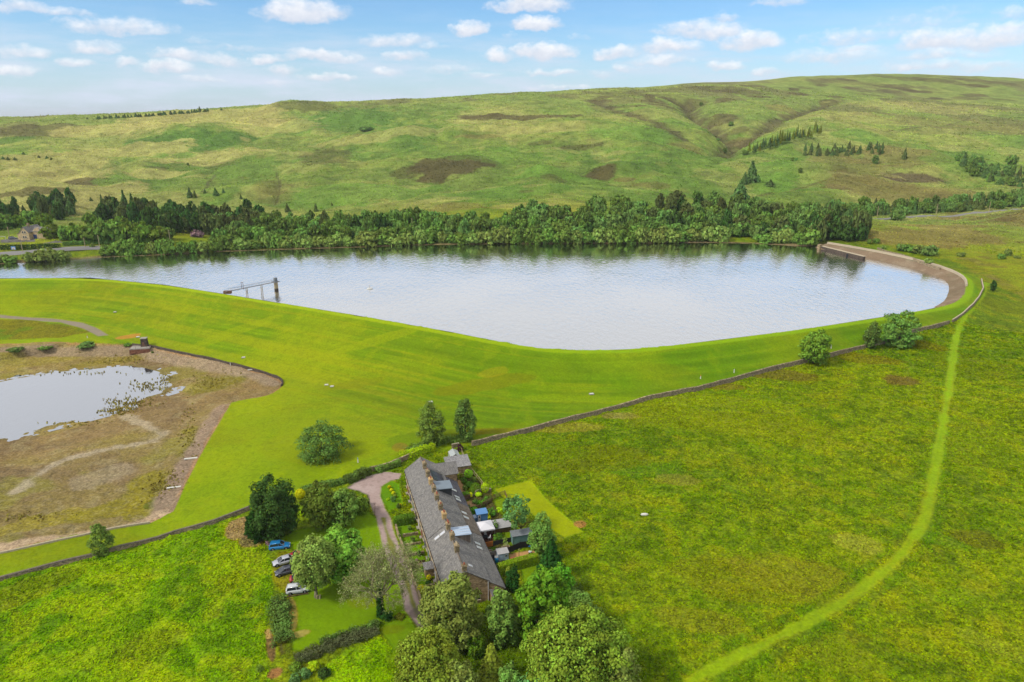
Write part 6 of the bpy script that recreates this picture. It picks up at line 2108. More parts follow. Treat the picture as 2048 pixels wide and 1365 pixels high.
# gangway to the draw-off tower in the reservoir
a = Vector(at(452, 588.5, CREST_Z))
b = Vector(at(553, 580.5, WATER_Z))
d = b - a
ang = math.atan2(d.y, d.x)
Lg = math.hypot(d.x, d.y)
t = thing('draw_off_gangway', 'thin steel gangway on posts out to a small tower in the reservoir', 'gangway', (a.x, a.y, WATER_Z), ang)
dk = 4.0
MB().box(Lg * .5, 0, dk, Lg, 1.1, .2).build('walkway', M['steel'], t)
for s in (-.6, .6):
    hr = MB().tube((1, s, dk + 1.1), (Lg, s, dk + 1.1), .05, .05, 5)
    for k in range(15):
        x = 1 + (Lg - 1) * k / 14
        hr.tube((x, s, dk + .1), (x, s, dk + 1.1), .035, .035, 4)
    hr.build('handrail', M['steel'], t)
for fx in (.40, .70):
    for s in (-.55, .55):
        MB().tube((Lg * fx, s * 1.2, -3), (Lg * fx, s, dk), .16, .14, 7).build('leg', M['pole'], t)
    MB().tube((Lg * fx, -.6, .8), (Lg * fx, .6, dk - .8), .06, .06, 5).build('cross_brace', M['pole'], t)
fr = MB()
for s in (-.75, .75):
    fr.tube((Lg * .325, s, dk - .4), (Lg * .325, s, dk + 2.9), .1, .1, 6)
fr.tube((Lg * .325, -.75, dk + 2.9), (Lg * .325, .75, dk + 2.9), .1, .1, 6)
fr.build('gate_frame', M['rust'], t)
MB().tube((Lg, 0, -3), (Lg, 0, .9), 1.05, .95, 12).build('tower_foot', M['dark_stone'], t)
MB().tube((Lg, 0, .9), (Lg, 0, dk - .1), .95, .9, 12).build('tower_shaft', M['pole'], t)
MB().box(Lg, 0, dk + .1, 2.8, 2.8, .3).build('tower_deck', M['steel'], t)
MB().box(Lg, 0, dk + 1.1, 1.3, 1.2, 1.8).build('valve_cabinet', M['felt'], t)
MB().box(Lg + 1.0, .9, dk + .9, .5, .5, 1.4).build('valve_cabinet', M['black'], t)
o = MB().box(0, 0, .5, 3.4, 1.6, 1.3).build('gauge_hut', M['rust'], None, bevel=.08)
o.location = Vector(at(455.5, 587, CREST_Z + .1))
tag(o, 'small rusty brown hut on the crest where the gangway starts', 'hut')
b_ = Vector(at(739.5, 578.5, WATER_Z))
t = thing('marker_buoy', 'white winged marker buoy floating alone in the reservoir', 'buoy', (b_.x, b_.y, b_.z), .2)
MB().ellipsoid((0, 0, .1), (1.5, .6, .45), 12, 6).build('float', M['white_stone'], t, True)
MB().tube((0, 0, .3), (0, 0, 2.0), .1, .07, 6).build('mast', M['pole'], t)

# little markers on the mown grass
for k, (px, py, w, l, lab) in enumerate([(653, 771, 1.3, 1.0, 'white inspection cover, left of a pair on the embankment foot'), (664, 774, 1.3, 1.0, 'white inspection cover, right of a pair on the embankment foot'), (861, 805, 1.4, 1.0, 'white inspection cover above the left upright tree'), (1183, 789, 1.5, .9, 'white inspection cover by itself below the dip of the embankment'),
                                         (230, 625, 1.2, 1.0, 'pale inspection cover high on the left embankment face'), (276, 675, 1.5, 1.0, 'white inspection cover beside the valve tower'), (487, 716, 1.4, 1.0, 'white inspection cover above the corner of the drained basin')]):
    g = hit(px, py)
    t = thing('inspection_cover', lab, 'cover', g, .2, 'white covers on the mown grass')
    w, l = w * .8, l * .8
    MB().box(0, 0, .12, w + .3, l + .3, .28).build('frame', M['concrete'], t)
    MB().box(0, 0, .29, w, l, .07).build('lid', M['white_stone'], t)
for k, (px, py, lab, c) in enumerate([(1401, 758, 'orange and white marker cone above the field wall', 'orange'), (1468, 746, 'small white marker post above the field wall', 'white'), (1662, 697, 'white marker post right of the bright rounded dam tree', 'white'), (716, 925, 'blue topped marker post near the lone round tree', 'blue_sign'), (175, 676, 'orange marker post beside the end of the stony track', 'orange'), (461, 731, 'pale short post on the edging wall of the basin', 'pole')]):
    g = hit(px, py)
    t = thing('marker_post', lab, 'post', g, 0, 'marker posts on the grass')
    MB().tube((0, 0, -.1), (0, 0, .9), .2, .13, 8).build('post', M['white_stone'], t)
    MB().tube((0, 0, .9), (0, 0, 1.35), .14, .08, 8).build('cap', M[c], t)
# loose stone slabs of the basin's wall gullies
for k, (px, py, a_, lab) in enumerate([(382, 918, 14, 'pale channel slab halfway down the stone face of the basin'), (348, 976, 14, 'lowest pale channel slab on the stone face of the basin'), (505, 740, 20, 'pale slab on the gravel bank near the basin corner')]):
    g = hit(px, py)
    o = MB().box(0, 0, .12, 3.4, .6, .25).build('channel_slab', M['white_stone'], None, bevel=.04)
    o.location = g
    o.rotation_euler = (0, 0, R(a_))
    tag(o, lab, 'slab', 'pale slabs in the basin')
g = hit(1289, 1031)
o = MB().ellipsoid((0, 0, .2), (.9, .35, .35), 10, 6).build('sheep', M['white_stone'], None, True)
o.name = 'boulder'
o.location = g
tag(o, 'single pale boulder lying in the middle of the rough field', 'boulder')

# ------------------------------------------------------------------ far shore: trees as individuals sharing a few crowns
def far_proto(kind, fo, seed, n, leaf, shape='round', rz=.5, trunk=True, low=.1, nclump=14, cl=(.24, .4)):
    """a unit tree (height 1, radius 1 scaled on placing): crown and trunk in one mesh"""
    rs = np.random.RandomState(seed)
    if kind == 'conifer':
        P, Nn, T_ = conifer_points(rs, .9, 1.0, low, n, 9, .4)
    elif kind == 'pine':
        P, Nn, T_ = crown_points(rs, .95, .95, (1 - low) / 2, low + (1 - low) / 2, n, nclump, cl, .7, shape='egg')
    else:
        P, Nn, T_ = crown_points(rs, .95, .95, (1 - low) / 2, low + (1 - low) / 2, n, nclump, cl, .85, shape=shape, bottom=-.9)
    me_ = leaf_mesh('far_' + kind, P, Nn, leaf * (.6 + .8 * rs.rand(len(P))), T_, seed)
    # leaves are sized for a crown about 4 m across and 8 m high; scale of z is undone by the object's own scale
    me_.materials.append(FO[fo])
    return me_


def proto_set(kind, fos, n, leaf, k=3, **kw):
    return [far_proto(kind, fo, 200 + 13 * i + len(fo), n, leaf, **kw) for i, fo in enumerate(fos * k)]


SETS = {
    'willow': proto_set('round', ['willow', 'mid'], 850, .20, 3, low=-.05, nclump=20, cl=(.2, .34)),
    'broad': proto_set('round', ['broad', 'mid', 'sapling'], 900, .19, 3, low=.04, nclump=20, cl=(.2, .34)),
    'bright': proto_set('round', ['mapleo', 'mid'], 900, .19, 2, low=.1, nclump=20, cl=(.2, .34)),
    'pine': proto_set('pine', ['pine', 'dark'], 800, .19, 2, low=.15, nclump=20, cl=(.18, .32)),
    'spruce': proto_set('conifer', ['spruce', 'pine'], 700, .2, 2, low=.02),
    'sapling': proto_set('round', ['sapling', 'broad'], 420, .24, 2, low=-.02, shape='egg', nclump=10),
    'thin': proto_set('conifer', ['spruce', 'olive'], 260, .2, 2, low=.25),
}
far_rs = np.random.RandomState(77)
FAR_COUNT = {}


def far_tree(setname, name, label, cat, px, py, hpx, wpx, group, var=.22):
    g = hit(px, py)
    dep = g.y * math.cos(PITCH) + (CAMZ - g.z) * math.sin(PITCH)
    h = hpx / F * dep * .82 * (1 + far_rs.uniform(-var, var))
    r = wpx * .5 / F * dep * .94 * (1 + far_rs.uniform(-var, var))
    ms = SETS[setname]
    o = bpy.data.objects.new(name, ms[far_rs.randint(len(ms))])
    COL.objects.link(o)
    o.location = (g.x, g.y, g.z - .1)
    o.rotation_euler = (far_rs.uniform(-.05, .05), far_rs.uniform(-.05, .05), far_rs.uniform(0, 6.28))
    o.scale = (r, r, h)
    tag(o, label, cat, group)
    FAR_COUNT[group] = FAR_COUNT.get(group, 0) + 1
    return o


def lerp_line(pts, x):
    xs, ys = zip(*pts)
    return float(np.interp(x, xs, ys))


SH_LINE = [(-60, 531), (0, 527), (60, 523), (150, 518), (215, 513), (300, 510), (400, 504), (480, 501), (600, 497), (740, 493), (850, 490), (1000, 487), (1250, 486), (1400, 484), (1500, 486), (1560, 489), (1640, 490)]
# willows along the waterline
x = 215.0
while x < 1640:
    w = far_rs.uniform(26, 44)
    yb = lerp_line(SH_LINE, x) - 1.5 - far_rs.uniform(0, 2)
    if not (1455 < x < 1520 and far_rs.rand() < .6):
        far_tree('willow', 'willow_bush', 'rounded pale green willow bush leaning over the far waterline', 'willow', x, yb, far_rs.uniform(20, 34) * (1.25 if 280 < x < 350 else 1), w, 'willows along the far waterline')
    x += w * .62
for px, py, h, w in [(95, 521, 30, 52), (60, 522, 20, 30), (128, 520, 22, 34), (20, 526, 16, 34), (-20, 528, 22, 40), (8, 524, 18, 26), (185, 497, 13, 10)]:
    far_tree('willow', 'willow_bush', 'rounded bush on the shore in front of the far cottage', 'willow', px, py, h, w, 'bushes below the far cottage', .1)
# broadleaf belt behind: rows of feet climbing the bank, up to the edge of the moor
TOPL = [(430, 430), (520, 418), (600, 430), (700, 436), (790, 418), (880, 424), (915, 436), (1000, 428), (1060, 410), (1150, 412), (1220, 396), (1300, 400), (1340, 384), (1420, 392), (1480, 400), (1560, 406), (1640, 418), (1720, 432)]
for row in range(6):
    x = 440 + far_rs.uniform(0, 20)
    while x < 1640:
        yb = lerp_line(SH_LINE, x)
        tl = lerp_line(TOPL, x)
        y0 = yb - 8
        y1 = tl + 26
        py = y0 + (y1 - y0) * (row + .3) / 5.6 + far_rs.uniform(-3, 3)
        w = far_rs.uniform(26, 46)
        h = far_rs.uniform(26, 42) * (1.0 if row > 0 else .9)
        if py < yb - 5:
            kind = 'pine' if (far_rs.rand() < .05 or (1330 < x < 1460 and row > 2 and far_rs.rand() < .5)) else 'broad'
            if 780 < x < 890 and row > 3:
                kind = 'broad'
            if kind == 'pine':
                far_tree('pine', 'pine_tree', 'dark pine standing among the broadleaf belt on the far shore', 'pine', x, py, h * 1.15, w * .75, 'dark pines in the shore belt')
            else:
                far_tree('broad', 'broadleaf_tree', 'mid green tree of the dense belt behind the far waterline', 'tree', x, py, h, w, 'trees of the far shore belt')
        x += w * (.80 if row < 5 else 1.0)
# brighter trees near the far cottage
for px, py, h, w in [(105, 476, 34, 46), (130, 480, 30, 34), (155, 482, 40, 44), (185, 484, 44, 46), (210, 485, 50, 48), (240, 484, 52, 52), (262, 484, 54, 48), (290, 484, 48, 46), (320, 482, 36, 44), (335, 480, 30, 32), (10, 458, 34, 46), (35, 456, 28, 36), (60, 448, 30, 40), (-15, 462, 40, 50), (180, 448, 30, 28), (240, 470, 44, 40), (90, 462, 36, 34)]:
    far_tree('bright', 'leafy_tree', 'bright leafy tree around the far cottage and its garden', 'tree', px, py, h, w, 'leafy trees near the far cottage', .12)
# dark pine block and the conifer wood on the left
for k in range(58):
    px = far_rs.uniform(205, 520)
    t_ = (px - 205) / 315
    py = far_rs.uniform(438, 476 - 4 * t_) if px > 300 else far_rs.uniform(432, 452)
    far_tree('pine', 'pine_tree', 'dark green pine of the dense plantation left of the broadleaf belt', 'pine', px, py, far_rs.uniform(40, 54), far_rs.uniform(28, 40), 'pines of the dense plantation')
for k in range(46):
    px = far_rs.uniform(-40, 148)
    py = far_rs.uniform(412, 442) + (8 if px < 60 else 0)
    far_tree('spruce' if k % 2 else 'pine', 'spruce_tree', 'dark upright spruce of the wood above the far cottage', 'spruce', px, py, far_rs.uniform(30, 44), far_rs.uniform(20, 30), 'spruces above the far cottage')
for k, (px, py, h, w, lab) in enumerate([(208, 428, 44, 16, 'tall thin spruce standing first at the left end of the pine plantation'), (222, 425, 40, 16, 'second tall spruce at the left end of the pine plantation'), (252, 424, 50, 26, 'highest spruce above the pine plantation'), (268, 424, 42, 22, 'broad spruce beside the highest one'), (380, 395, 22, 16, 'lone spruce at the top edge of the pine plantation'), (390, 396, 17, 12, 'smaller spruce beside the lone one at the top edge'), (432, 391, 17, 16, 'round dark spruce on the slope above the plantation'), (447, 386, 11, 8, 'tiny spruce on the slope above the plantation'),
                                         (410, 387, 10, 8, 'tiny dark bush spruce beside the wall line on the slope'), (182, 402, 9, 8, 'tiny lone bush spruce in the dry grass clearing'), (482, 398, 10, 8, 'small spruce on the green slope by the stream gully'), (575, 424, 20, 14, 'small pointed spruce at the foot of the stream gully'), (632, 424, 20, 12, 'pointed spruce sticking out of the sapling belt'), (664, 412, 8, 7, 'tiny bush on the green slope above the belt')]):
    far_tree('spruce', 'spruce_tree', lab, 'spruce', px, py, h, w, 'single spruces on the left slope', .05)
# young plantation strip between the pines and the middle of the shore
for k in range(70):
    px = far_rs.uniform(470, 920)
    py = far_rs.uniform(444, 468)
    far_tree('sapling', 'young_tree', 'slim young tree of the light green planted strip', 'tree', px, py, far_rs.uniform(16, 26), far_rs.uniform(14, 20), 'young trees of the planted strip')
for px, py, h, w in [(790, 440, 26, 30), (815, 437, 24, 34), (845, 438, 22, 30), (870, 442, 20, 24), (1085, 432, 30, 36), (1110, 430, 24, 34), (1065, 430, 34, 30), (1130, 428, 20, 26), (1200, 424, 22, 30), (1245, 426, 26, 36), (1030, 436, 18, 20)]:
    far_tree('broad', 'broadleaf_tree', 'dark rounded tree on the moor edge above the shore belt', 'tree', px, py, h, w, 'trees on the moor edge', .1)
# dark pines at the end of the belt
for k in range(22):
    px = far_rs.uniform(1625, 1735)
    py = far_rs.uniform(466, 484)
    far_tree('pine', 'pine_tree', 'dark spreading pine of the clump by the spillway', 'pine', px, py, far_rs.uniform(42, 58), far_rs.uniform(26, 38), 'pines by the spillway')
for px, py, h, w in [(1560, 474, 50, 40), (1600, 470, 46, 40), (1525, 476, 40, 36), (1480, 470, 44, 44), (1350, 462, 56, 30), (1372, 455, 48, 36), (1395, 452, 40, 28)]:
    far_tree('pine', 'pine_tree', 'tall dark pine rising above the right end of the shore belt', 'pine', px, py, h, w, 'tall pines above the shore belt', .08)
# trees along the moor road on the right
x = 1560.0
while x < 2110:
    yb = lerp_line([(1560, 436), (1700, 434), (1740, 432), (1900, 424), (2048, 412), (2110, 408)], x)
    for q in range(3):
        far_tree('spruce' if far_rs.rand() < .35 else 'broad', 'roadside_tree', 'small bushy tree of the thick line above the moor road', 'tree', x + far_rs.uniform(-5, 5), yb - q * 6 + far_rs.uniform(-2, 2), far_rs.uniform(18, 27), far_rs.uniform(13, 22), 'trees above the moor road')
    x += far_rs.uniform(9, 14)
# wood on the right hillside
for k in range(62):
    px = far_rs.uniform(1915, 2080)
    lo = lerp_line([(1915, 338), (1960, 356), (2048, 376), (2100, 380)], px)
    py = far_rs.uniform(lo - 26, lo + 4)
    far_tree('broad' if far_rs.rand() < .6 else 'spruce', 'hillside_tree', 'small green tree of the wood on the right hillside', 'tree', px, py, far_rs.uniform(13, 22), far_rs.uniform(11, 18), 'trees of the right hillside wood')
for k, (px, py, h, w, lab) in enumerate([(1503, 364, 46, 38, 'biggest dark conifer standing alone at the mouth of the side valley'), (1488, 368, 28, 20, 'smaller conifer at the left foot of the biggest one'), (1480, 402, 44, 50, 'pale grey green tree below the biggest conifer'), (1424, 406, 28, 20, 'dark round tree left of the pale grey green tree'), (1394, 398, 20, 22, 'dark tree on the moor edge nearest the belt'), (1540, 372, 14, 26, 'low grey bush right of the biggest conifer'), (1600, 346, 12, 9, 'tiny dark bush beside the moor track'), (1808, 318, 24, 13, 'lone thin conifer on the open hillside right of the plantation'),
                                         (1926, 332, 30, 16, 'pale thin spruce at the corner of the hillside wood'), (2022, 332, 24, 24, 'dark broad tree at the top of the hillside wood'), (1750, 328, 20, 14, 'bare grey tree beside the young plantation'), (733, 262, 10, 34, 'dark bush clump alone on the open moor'), (1462, 252, 10, 12, 'dark bush on the gully wall'), (1402, 212, 8, 9, 'dark bush high in the gully'), (1436, 282, 6, 8, 'small bush at the gully foot'), (1450, 306, 12, 10, 'dark bush in the stream bed below the gully'), (1490, 310, 11, 14, 'rounded bush on the stream bank below the plantation'),
                                         (1585, 322, 8, 10, 'dark bush in the clearing under the plantation'), (1592, 322, 7, 8, 'smaller bush in the clearing under the plantation'), (376, 332, 7, 5, 'tiny tree by the old wall on the left moor'), (1792, 440, 26, 34, 'round tree standing before the moor road'), (1728, 438, 16, 18, 'small tree where the moor road enters the wood'), (1960, 492, 1, 1, '')]):
    if lab:
        far_tree('spruce' if 'conifer' in lab or 'spruce' in lab else 'broad', 'hill_tree', lab, 'tree', px, py, h, w, 'single trees on the moor', .04)
for k in range(40):
    px = 1500 + 145 * k / 40 + far_rs.uniform(-2, 2)
    yb = lerp_line([(1500, 308), (1560, 288), (1645, 268)], px)
    far_tree('thin', 'thin_larch', 'tall thin larch of the see-through row on the hillside', 'larch', px, yb + far_rs.uniform(-3, 5), far_rs.uniform(22, 32) * (.8 if px < 1540 else 1), far_rs.uniform(6, 9), 'larches of the hillside row')
for k in range(44):
    px = far_rs.uniform(1608, 1768)
    py = far_rs.uniform(298, 314) - (px - 1608) * .02
    far_tree('spruce', 'young_spruce', 'blue green young spruce of the hillside plantation', 'spruce', px, py, far_rs.uniform(9, 18) * (1.3 if px > 1735 else 1), far_rs.uniform(7, 11), 'young spruces of the plantation')
# skyline conifers and scattered scrub on the left moor
for k in range(46):
    px = 196 + 226 * (k / 46) + far_rs.uniform(-3, 3)
    yb = lerp_line([(196, 237), (260, 234), (330, 229), (420, 222)], px)
    far_tree('spruce', 'skyline_spruce', 'tiny dark spruce of the row on the left skyline', 'spruce', px, yb + 1.5, far_rs.uniform(5, 9), far_rs.uniform(6, 10), 'spruces on the left skyline')
for px, py, h, w in [(175, 237.5, 3, 5), (415, 221, 8, 7), (400, 222, 9, 8), (443, 220, 5, 5)]:
    far_tree('spruce', 'skyline_spruce', 'tiny dark spruce of the row on the left skyline', 'spruce', px, py + 1, h, w, 'spruces on the left skyline')
for k, (px, py) in enumerate([(6, 318), (16, 320), (30, 320), (78, 316), (94, 318), (103, 320), (47, 310)]):
    far_tree('spruce', 'moor_scrub', 'small dark scrub tree dotted on the left moor', 'tree', px, py, 7, 9, 'scrub trees on the left moor')
# shrubs on the rough moor behind the dam
for k, (px, py, w, h, lab) in enumerate([(1806, 502, 30, 16, 'rounded shrub at the left of the shrub group behind the dam'), (1822, 504, 28, 15, 'shrub in the middle of the shrub group behind the dam'), (1836, 506, 34, 20, 'tall shrub of the shrub group behind the dam'), (1858, 510, 38, 22, 'largest light shrub at the right of the group behind the dam'), (1858, 528, 20, 13, 'single shrub between the dam and the shrub group'), (1921, 513, 20, 10, 'dark shrub by itself on the brown moor'), (2002, 518, 20, 12, 'light shrub near the right side of the moor'), (2016, 512, 16, 16, 'darker shrub behind the light one on the moor'), (2034, 517, 14, 6, 'low grey shrub farthest along the moor'), (1752, 487, 16, 12, 'small shrub under the spillway pines'), (1738, 488, 10, 12, 'dark upright shrub beside the spillway pines'), (1765, 498, 12, 8, 'low shrub by the old wall behind the dam')]):
    far_tree('willow' if k % 3 else 'broad', 'moor_shrub', lab, 'shrub', px, py, h, w, 'shrubs behind the dam', .03)
# scrub on the rim of the drained basin
for k, (px, py, w, h, lab) in enumerate([(172, 694, 36, 12, 'wide green bush on the rim wall of the drained basin'), (32, 703, 30, 10, 'dark bush on the rim of the basin near the frame edge'), (90, 698, 30, 7, 'low bush between the two larger rim bushes'), (255, 692, 16, 7, 'small bush left of the valve tower'), (305, 706, 6, 4, 'small green tuft bush below the valve tower')]):
    far_tree('broad', 'rim_bush', lab, 'bush', px, py, h, w, 'bushes on the basin rim', .03)

# tussocks standing in and beside the pool: past counting
rs = np.random.RandomState(31)
Pp, Nn_, S_ = [], [], []
for px, py, sx, sy, n in [(300, 772, 40, 12, 900), (262, 806, 46, 12, 1500), (232, 822, 34, 8, 900), (330, 758, 16, 10, 300), (420, 770, 60, 18, 900), (250, 722, 70, 8, 700), (380, 880, 22, 60, 800), (330, 990, 40, 24, 900), (150, 745, 90, 4, 300), (160, 846, 80, 6, 300), (60, 1050, 90, 10, 400)]:
    for _ in range(n // 8):
        x_, y_ = px + rs.randn() * sx * .5, py + rs.randn() * sy * .5
        q = at(x_, y_, -6.9)
        z_ = gz(q[0], q[1])
        if z_ > -8.2:
            for _k in range(3):
                Pp.append((q[0] + rs.randn() * .12, q[1] + rs.randn() * .12, max(z_, POND_Z) + .12 + rs.rand() * .15))
                Nn_.append((rs.randn(), rs.randn(), .2))
                S_.append(.2 + .3 * rs.rand())
o = obj_from(leaf_mesh('tussock_grass', np.array(Pp), np.array(Nn_), np.array(S_), rs.rand(len(Pp)), 3), 'tussock_grass', FO['rush'])
tag(o, 'brown green rush tussocks in and around the shallow pool', 'rushes', kind='stuff')

# ------------------------------------------------------------------ far cottage, road, poles
g = hit(51, 481)
t = thing('far_cottage', 'pale stone cottage with a gable and blue door beyond the reservoir', 'cottage', g, R(-6))
t.name = 'stone_cottage'
MB().prism([(-3, -.5), (-3, 5.0), (0, 8.2), (3, 5.0), (3, -.5)], 'y', 0, 12).build('wall', M['far_stone'], t)
r_ = MB()
r_.slab([(-3.4, -.3, 4.7), (-3.4, 12.3, 4.7), (0, 12.3, 8.35), (0, -.3, 8.35)], .15)
r_.slab([(0, -.3, 8.345), (0, 12.3, 8.345), (3.4, 12.3, 4.7), (3.4, -.3, 4.7)], .15)
ro = r_.build('roof', M['slate'], t)
MB().box(0, 4.5, 8.9, 1.4, .9, 2.2).build('chimney', M['stone'], ro)
MB().prism([(0, -.5), (0, 3.4), (3.5, 4.8), (3.5, -.5)], 'y', 2.0, 9).build('annexe', M['far_stone'], t).location = (-6.4, 0, 0)
MB().slab([(-6.8, 1.8, 3.5), (-6.8, 9.2, 3.5), (-2.9, 9.2, 5.0), (-2.9, 1.8, 5.0)], .12).build('annexe_roof', M['slate'], t)
MB().prism([(3.01, -.5), (3.01, 5.0), (5.5, 7.2), (8, 5.0), (16, 5.0), (16, -.5)], 'y', 3, 10).build('rear_wing', M['far_stone'], t)
MB().slab([(2.9, 2.7, 5.0), (16.4, 2.7, 5.0), (16.4, 6.5, 7.6), (2.9, 6.5, 7.6)], .12).build('rear_roof', M['slate'], t)
MB().box(4.6, 2.95, 1.6, 2.2, .12, 3.1).build('door', M['door_blue'], t)
for z in (2.0, 5.0):
    for x in (-.75, .75):
        f = MB().box(x, -.03, z, 1.1, .1, 1.3).build('window', M['frame'], t)
        MB().box(x, -.1, z, .85, .04, 1.05).build('pane', M['glass'], f)
        MB().box(x, -.08, z - .75, 1.4, .25, .18).build('sill', M['pale_stone'], f)
car('dark blue car parked beside the far stone cottage', 26, 478.5, R(4), PAINT['grey'], True, L=5.0)
g = hit(4, 480)
t = thing('goal_frame', 'small white football goal at the left frame edge beside the far cottage', 'goal', g, .1)
for x in (-2.2, 2.2):
    MB().tube((x, 0, 0), (x, 0, 2.1), .09, .09, 6).build('post', M['white'], t)
MB().tube((-2.2, 0, 2.1), (2.2, 0, 2.1), .09, .09, 6).build('crossbar', M['white'], t)
for x in (-2.2, 2.2):
    MB().tube((x, 0, 2.05), (x, 1.6, 0), .06, .06, 6).build('stay', M['white'], t)
g = hit(28, 503)
t = thing('notice_board', 'blue and white notice board on posts by the far shore road', 'sign', g, 0)
MB().box(0, 0, 1.9, 2.7, .12, 2.0).build('panel', M['blue_sign'], t)
MB().box(.1, -.09, 1.7, 1.9, .06, 1.2).build('notice', M['white'], t)
MB().box(-.1, -.14, 1.5, .7, .04, .6).build('emblem', M['yellow'], t)
for x in (-1.1, 1.1):
    MB().box(x, .12, 1.0, .14, .12, 2.4).build('post', M['timber'], t)
hedge('roadside_hedge', 'dark clipped hedge below the bright lawn of the far cottage', W2([(0, 500), (60, 499), (120, 498)]), 2.0, 2.6, 'dark', 1500, .6, 41)
hedge('roadside_hedge', 'dark hedge along the garden of the far cottage beside the road', W2([(125, 492), (200, 488), (300, 483)]), 2.0, 2.0, 'broad', 1800, .6, 42)
b_ = far_tree('willow', 'rhododendron', 'mauve flowering rhododendron at the foot of the dark pine plantation', 'shrub', 394, 474, 16, 30, 'flowering shrubs', .02)
me2 = b_.data.copy()
me2.materials[0] = FO['pink']
b_.data = me2
del b_['group']


def road(name, label, pts, w, lift=.25):
    L = smooth_pts(W2(pts), 2)
    P = np.array(L)
    tan = np.gradient(P, axis=0)
    tan /= np.linalg.norm(tan, axis=1, keepdims=True)
    n = np.stack([-tan[:, 1], tan[:, 0]], 1)
    vs, fs = [], []
    for p, q in zip(P, n):
        z = max(gz(*(p + q * w / 2)), gz(*(p - q * w / 2)), gz(*p)) + lift
        for s in (-.5, .5):
            vs.append((*(p + q * w * s), z))
        for s in (.75, -.75):
            vs.append((*(p + q * w * s), z - 1.2))
    for i in range(len(P) - 1):
        a_, b2 = i * 4, i * 4 + 4
        for k in range(4):
            fs.append((a_ + k, a_ + (k + 1) % 4, b2 + (k + 1) % 4, b2 + k))
    o = MB().add(vs, fs).build(name, M['tarmac'])
    return tag(o, label, kind='structure')


road('road', 'pale road along the far shore below the cottage', [(-300, 530), (0, 507), (60, 505), (130, 499), (212, 494), (330, 489)], 6)
road('road', 'pale moor road beyond the rough moor on the right', [(1690, 441), (1740, 437), (1830, 433), (1920, 429), (2000, 423), (2060, 419), (2300, 405)], 4.6)
for k, (px, py, h, lab) in enumerate([(20, 479, 24, 'pole beside the dark blue car at the far cottage'), (171, 497, 20, 'left pole of the close pair by the far shore road'), (200, 497, 25, 'right taller pole of the close pair by the far shore road'), (341, 486, 24, 'pole in front of the dark pine plantation'), (464, 476, 22, 'pole at the right end of the pine plantation'), (590, 468, 19, 'pole in the young planted strip'), (712, 464, 20, 'pole left of the middle of the shore belt'), (825, 464, 26, 'pole in the middle of the shore belt'), (937, 456, 20, 'pole among the trees right of the middle'), (1044, 462, 22, 'pole in the right half of the shore belt'),
                                      (1754, 434, 20, 'first pole along the moor road'), (1872, 432, 22, 'middle pole along the moor road'), (1977, 427, 22, 'last pole along the moor road'), (46, 506, 20, 'thin grey pole near the notice board')]):
    g = hit(px, py)
    dep = g.y * math.cos(PITCH) + (CAMZ - g.z) * math.sin(PITCH)
    h_ = h / F * dep * 1.05
    t = thing('utility_pole', lab, 'pole', g, .1, 'poles along the far road')
    MB().tube((0, 0, -.5), (0, 0, h_), .24, .18, 7).build('shaft', M['pole'], t)
    MB().box(0, 0, h_ - .5, 1.8, .12, .14).build('crossarm', M['timber'], t)

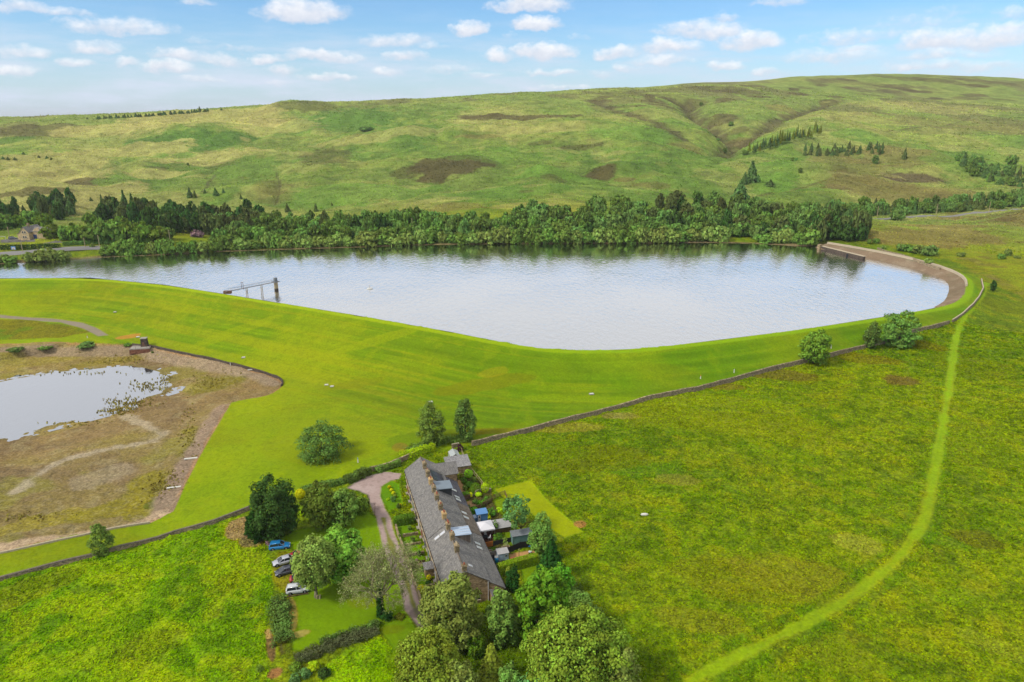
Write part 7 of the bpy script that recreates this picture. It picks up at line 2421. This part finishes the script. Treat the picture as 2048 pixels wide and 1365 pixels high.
# ------------------------------------------------------------------ tufts of the rough grass, past counting
def tufts(name, label, n, r0, r1, th0, th1, cond, s0, s1, seed, logr=False, grow=.5):
    rs = np.random.RandomState(seed)
    r = np.sqrt(r0 ** 2 + (r1 ** 2 - r0 ** 2) * rs.rand(n) ** 1.25)
    if logr:
        r = r0 * (r1 / r0) ** rs.rand(n)
    a = R(th0) + (R(th1) - R(th0)) * rs.rand(n)
    x, y = r * np.sin(a), r * np.cos(a)
    i = np.clip(((a - TH0) / (TH1 - TH0) * (NT_C - 1)).round().astype(int), 0, NT_C - 1)
    j = np.clip(np.searchsorted(RAD, r), 0, len(RAD) - 1)
    k = i * len(RAD) + j
    keep = cond(k, x, y) & (vnoise(x * .55, y * .55, 4) + .5 * vnoise(x * 1.7, y * 1.7, 6) > .32 + .45 * rs.rand(n))
    x, y, k, r = x[keep], y[keep], k[keep], r[keep]
    m = len(x)
    S = (s0 + (s1 - s0) * rs.rand(m)) * (.8 + grow * (np.clip((r - 100) / 200, 0, 1) if not logr else (r - r0) / r0))
    z = GZD.ravel()[k] + S * .22
    Nn = rs.randn(m, 3) * .5 + np.array([0, -.1, .9])
    me = leaf_mesh(name, np.stack([x, y, z], 1), Nn, S, rs.rand(m), seed, 1.7)
    c = col[k] * (.82 + .42 * rs.rand(m, 1)) * (1 + .16 * (rs.rand(m, 3) - .5))
    ca = me.attributes.new('soil', 'FLOAT_COLOR', 'POINT')
    ca.data.foreach_set('color', np.repeat(np.concatenate([c, np.ones((m, 1))], 1), 4, 0).astype(np.float32).ravel())
    o = obj_from(me, name, TUFT)
    tag(o, label, 'grass', kind='stuff')


TUFT, T, out = mat('grass_tuft')
a_ = T.node('ShaderNodeAttribute', attribute_name='soil')
bc = T.mix(1.0, a_.outputs['Color'], (1.75, 1.85, 1.6), 'MULTIPLY')
d_ = T.node('ShaderNodeBsdfDiffuse')
t_ = T.node('ShaderNodeBsdfTranslucent')
T.l.new(bc, d_.inputs[0])
T.l.new(bc, t_.inputs[0])
mx_ = T.node('ShaderNodeMixShader')
mx_.inputs[0].default_value = .3
T.l.new(d_.outputs[0], mx_.inputs[1])
T.l.new(t_.outputs[0], mx_.inputs[2])
T.l.new(mx_.outputs[0], out.inputs[0])
tufts('rough_grass', 'rough tussocky grass and rushes of the open field', 430000, 80, 330, -14, 46, lambda k, x, y: (rgh[k] > .8) & (md[k] < .4) & (bi[k] < .2), .2, .46, 1)
tufts('meadow_grass', 'lush long grass of the left meadow', 170000, 62, 190, -50, -12, lambda k, x, y: (md[k] > .5) | (m2[k] > .5), .22, .48, 2)
tufts('bracken', 'bracken and heather growing over the far moor', 170000, 500, 1750, -46, 46, lambda k, x, y: (far[k] > .5) | (mm[k] > .5), .5, 1.1, 3, True, .6)

# ------------------------------------------------------------------ the air
hm_, T, out = mat('haze')
pv = T.node('ShaderNodeVolumePrincipled')
pv.inputs['Color'].default_value = (.86, .92, 1.0, 1)
pv.inputs['Density'].default_value = HAZE
pv.inputs['Anisotropy'].default_value = .2
T.l.new(pv.outputs[0], out.inputs['Volume'])
zlo = min(float(GZD.min()), -262.0) - 1.0
zhi = float(GZD.max()) + 25.0
ho = MB().box(0, 47400, (zlo + zhi) / 2, 181000, 95800, zhi - zlo).build('haze', hm_)
tag(ho, 'thin summer haze over the moor', kind='stuff')
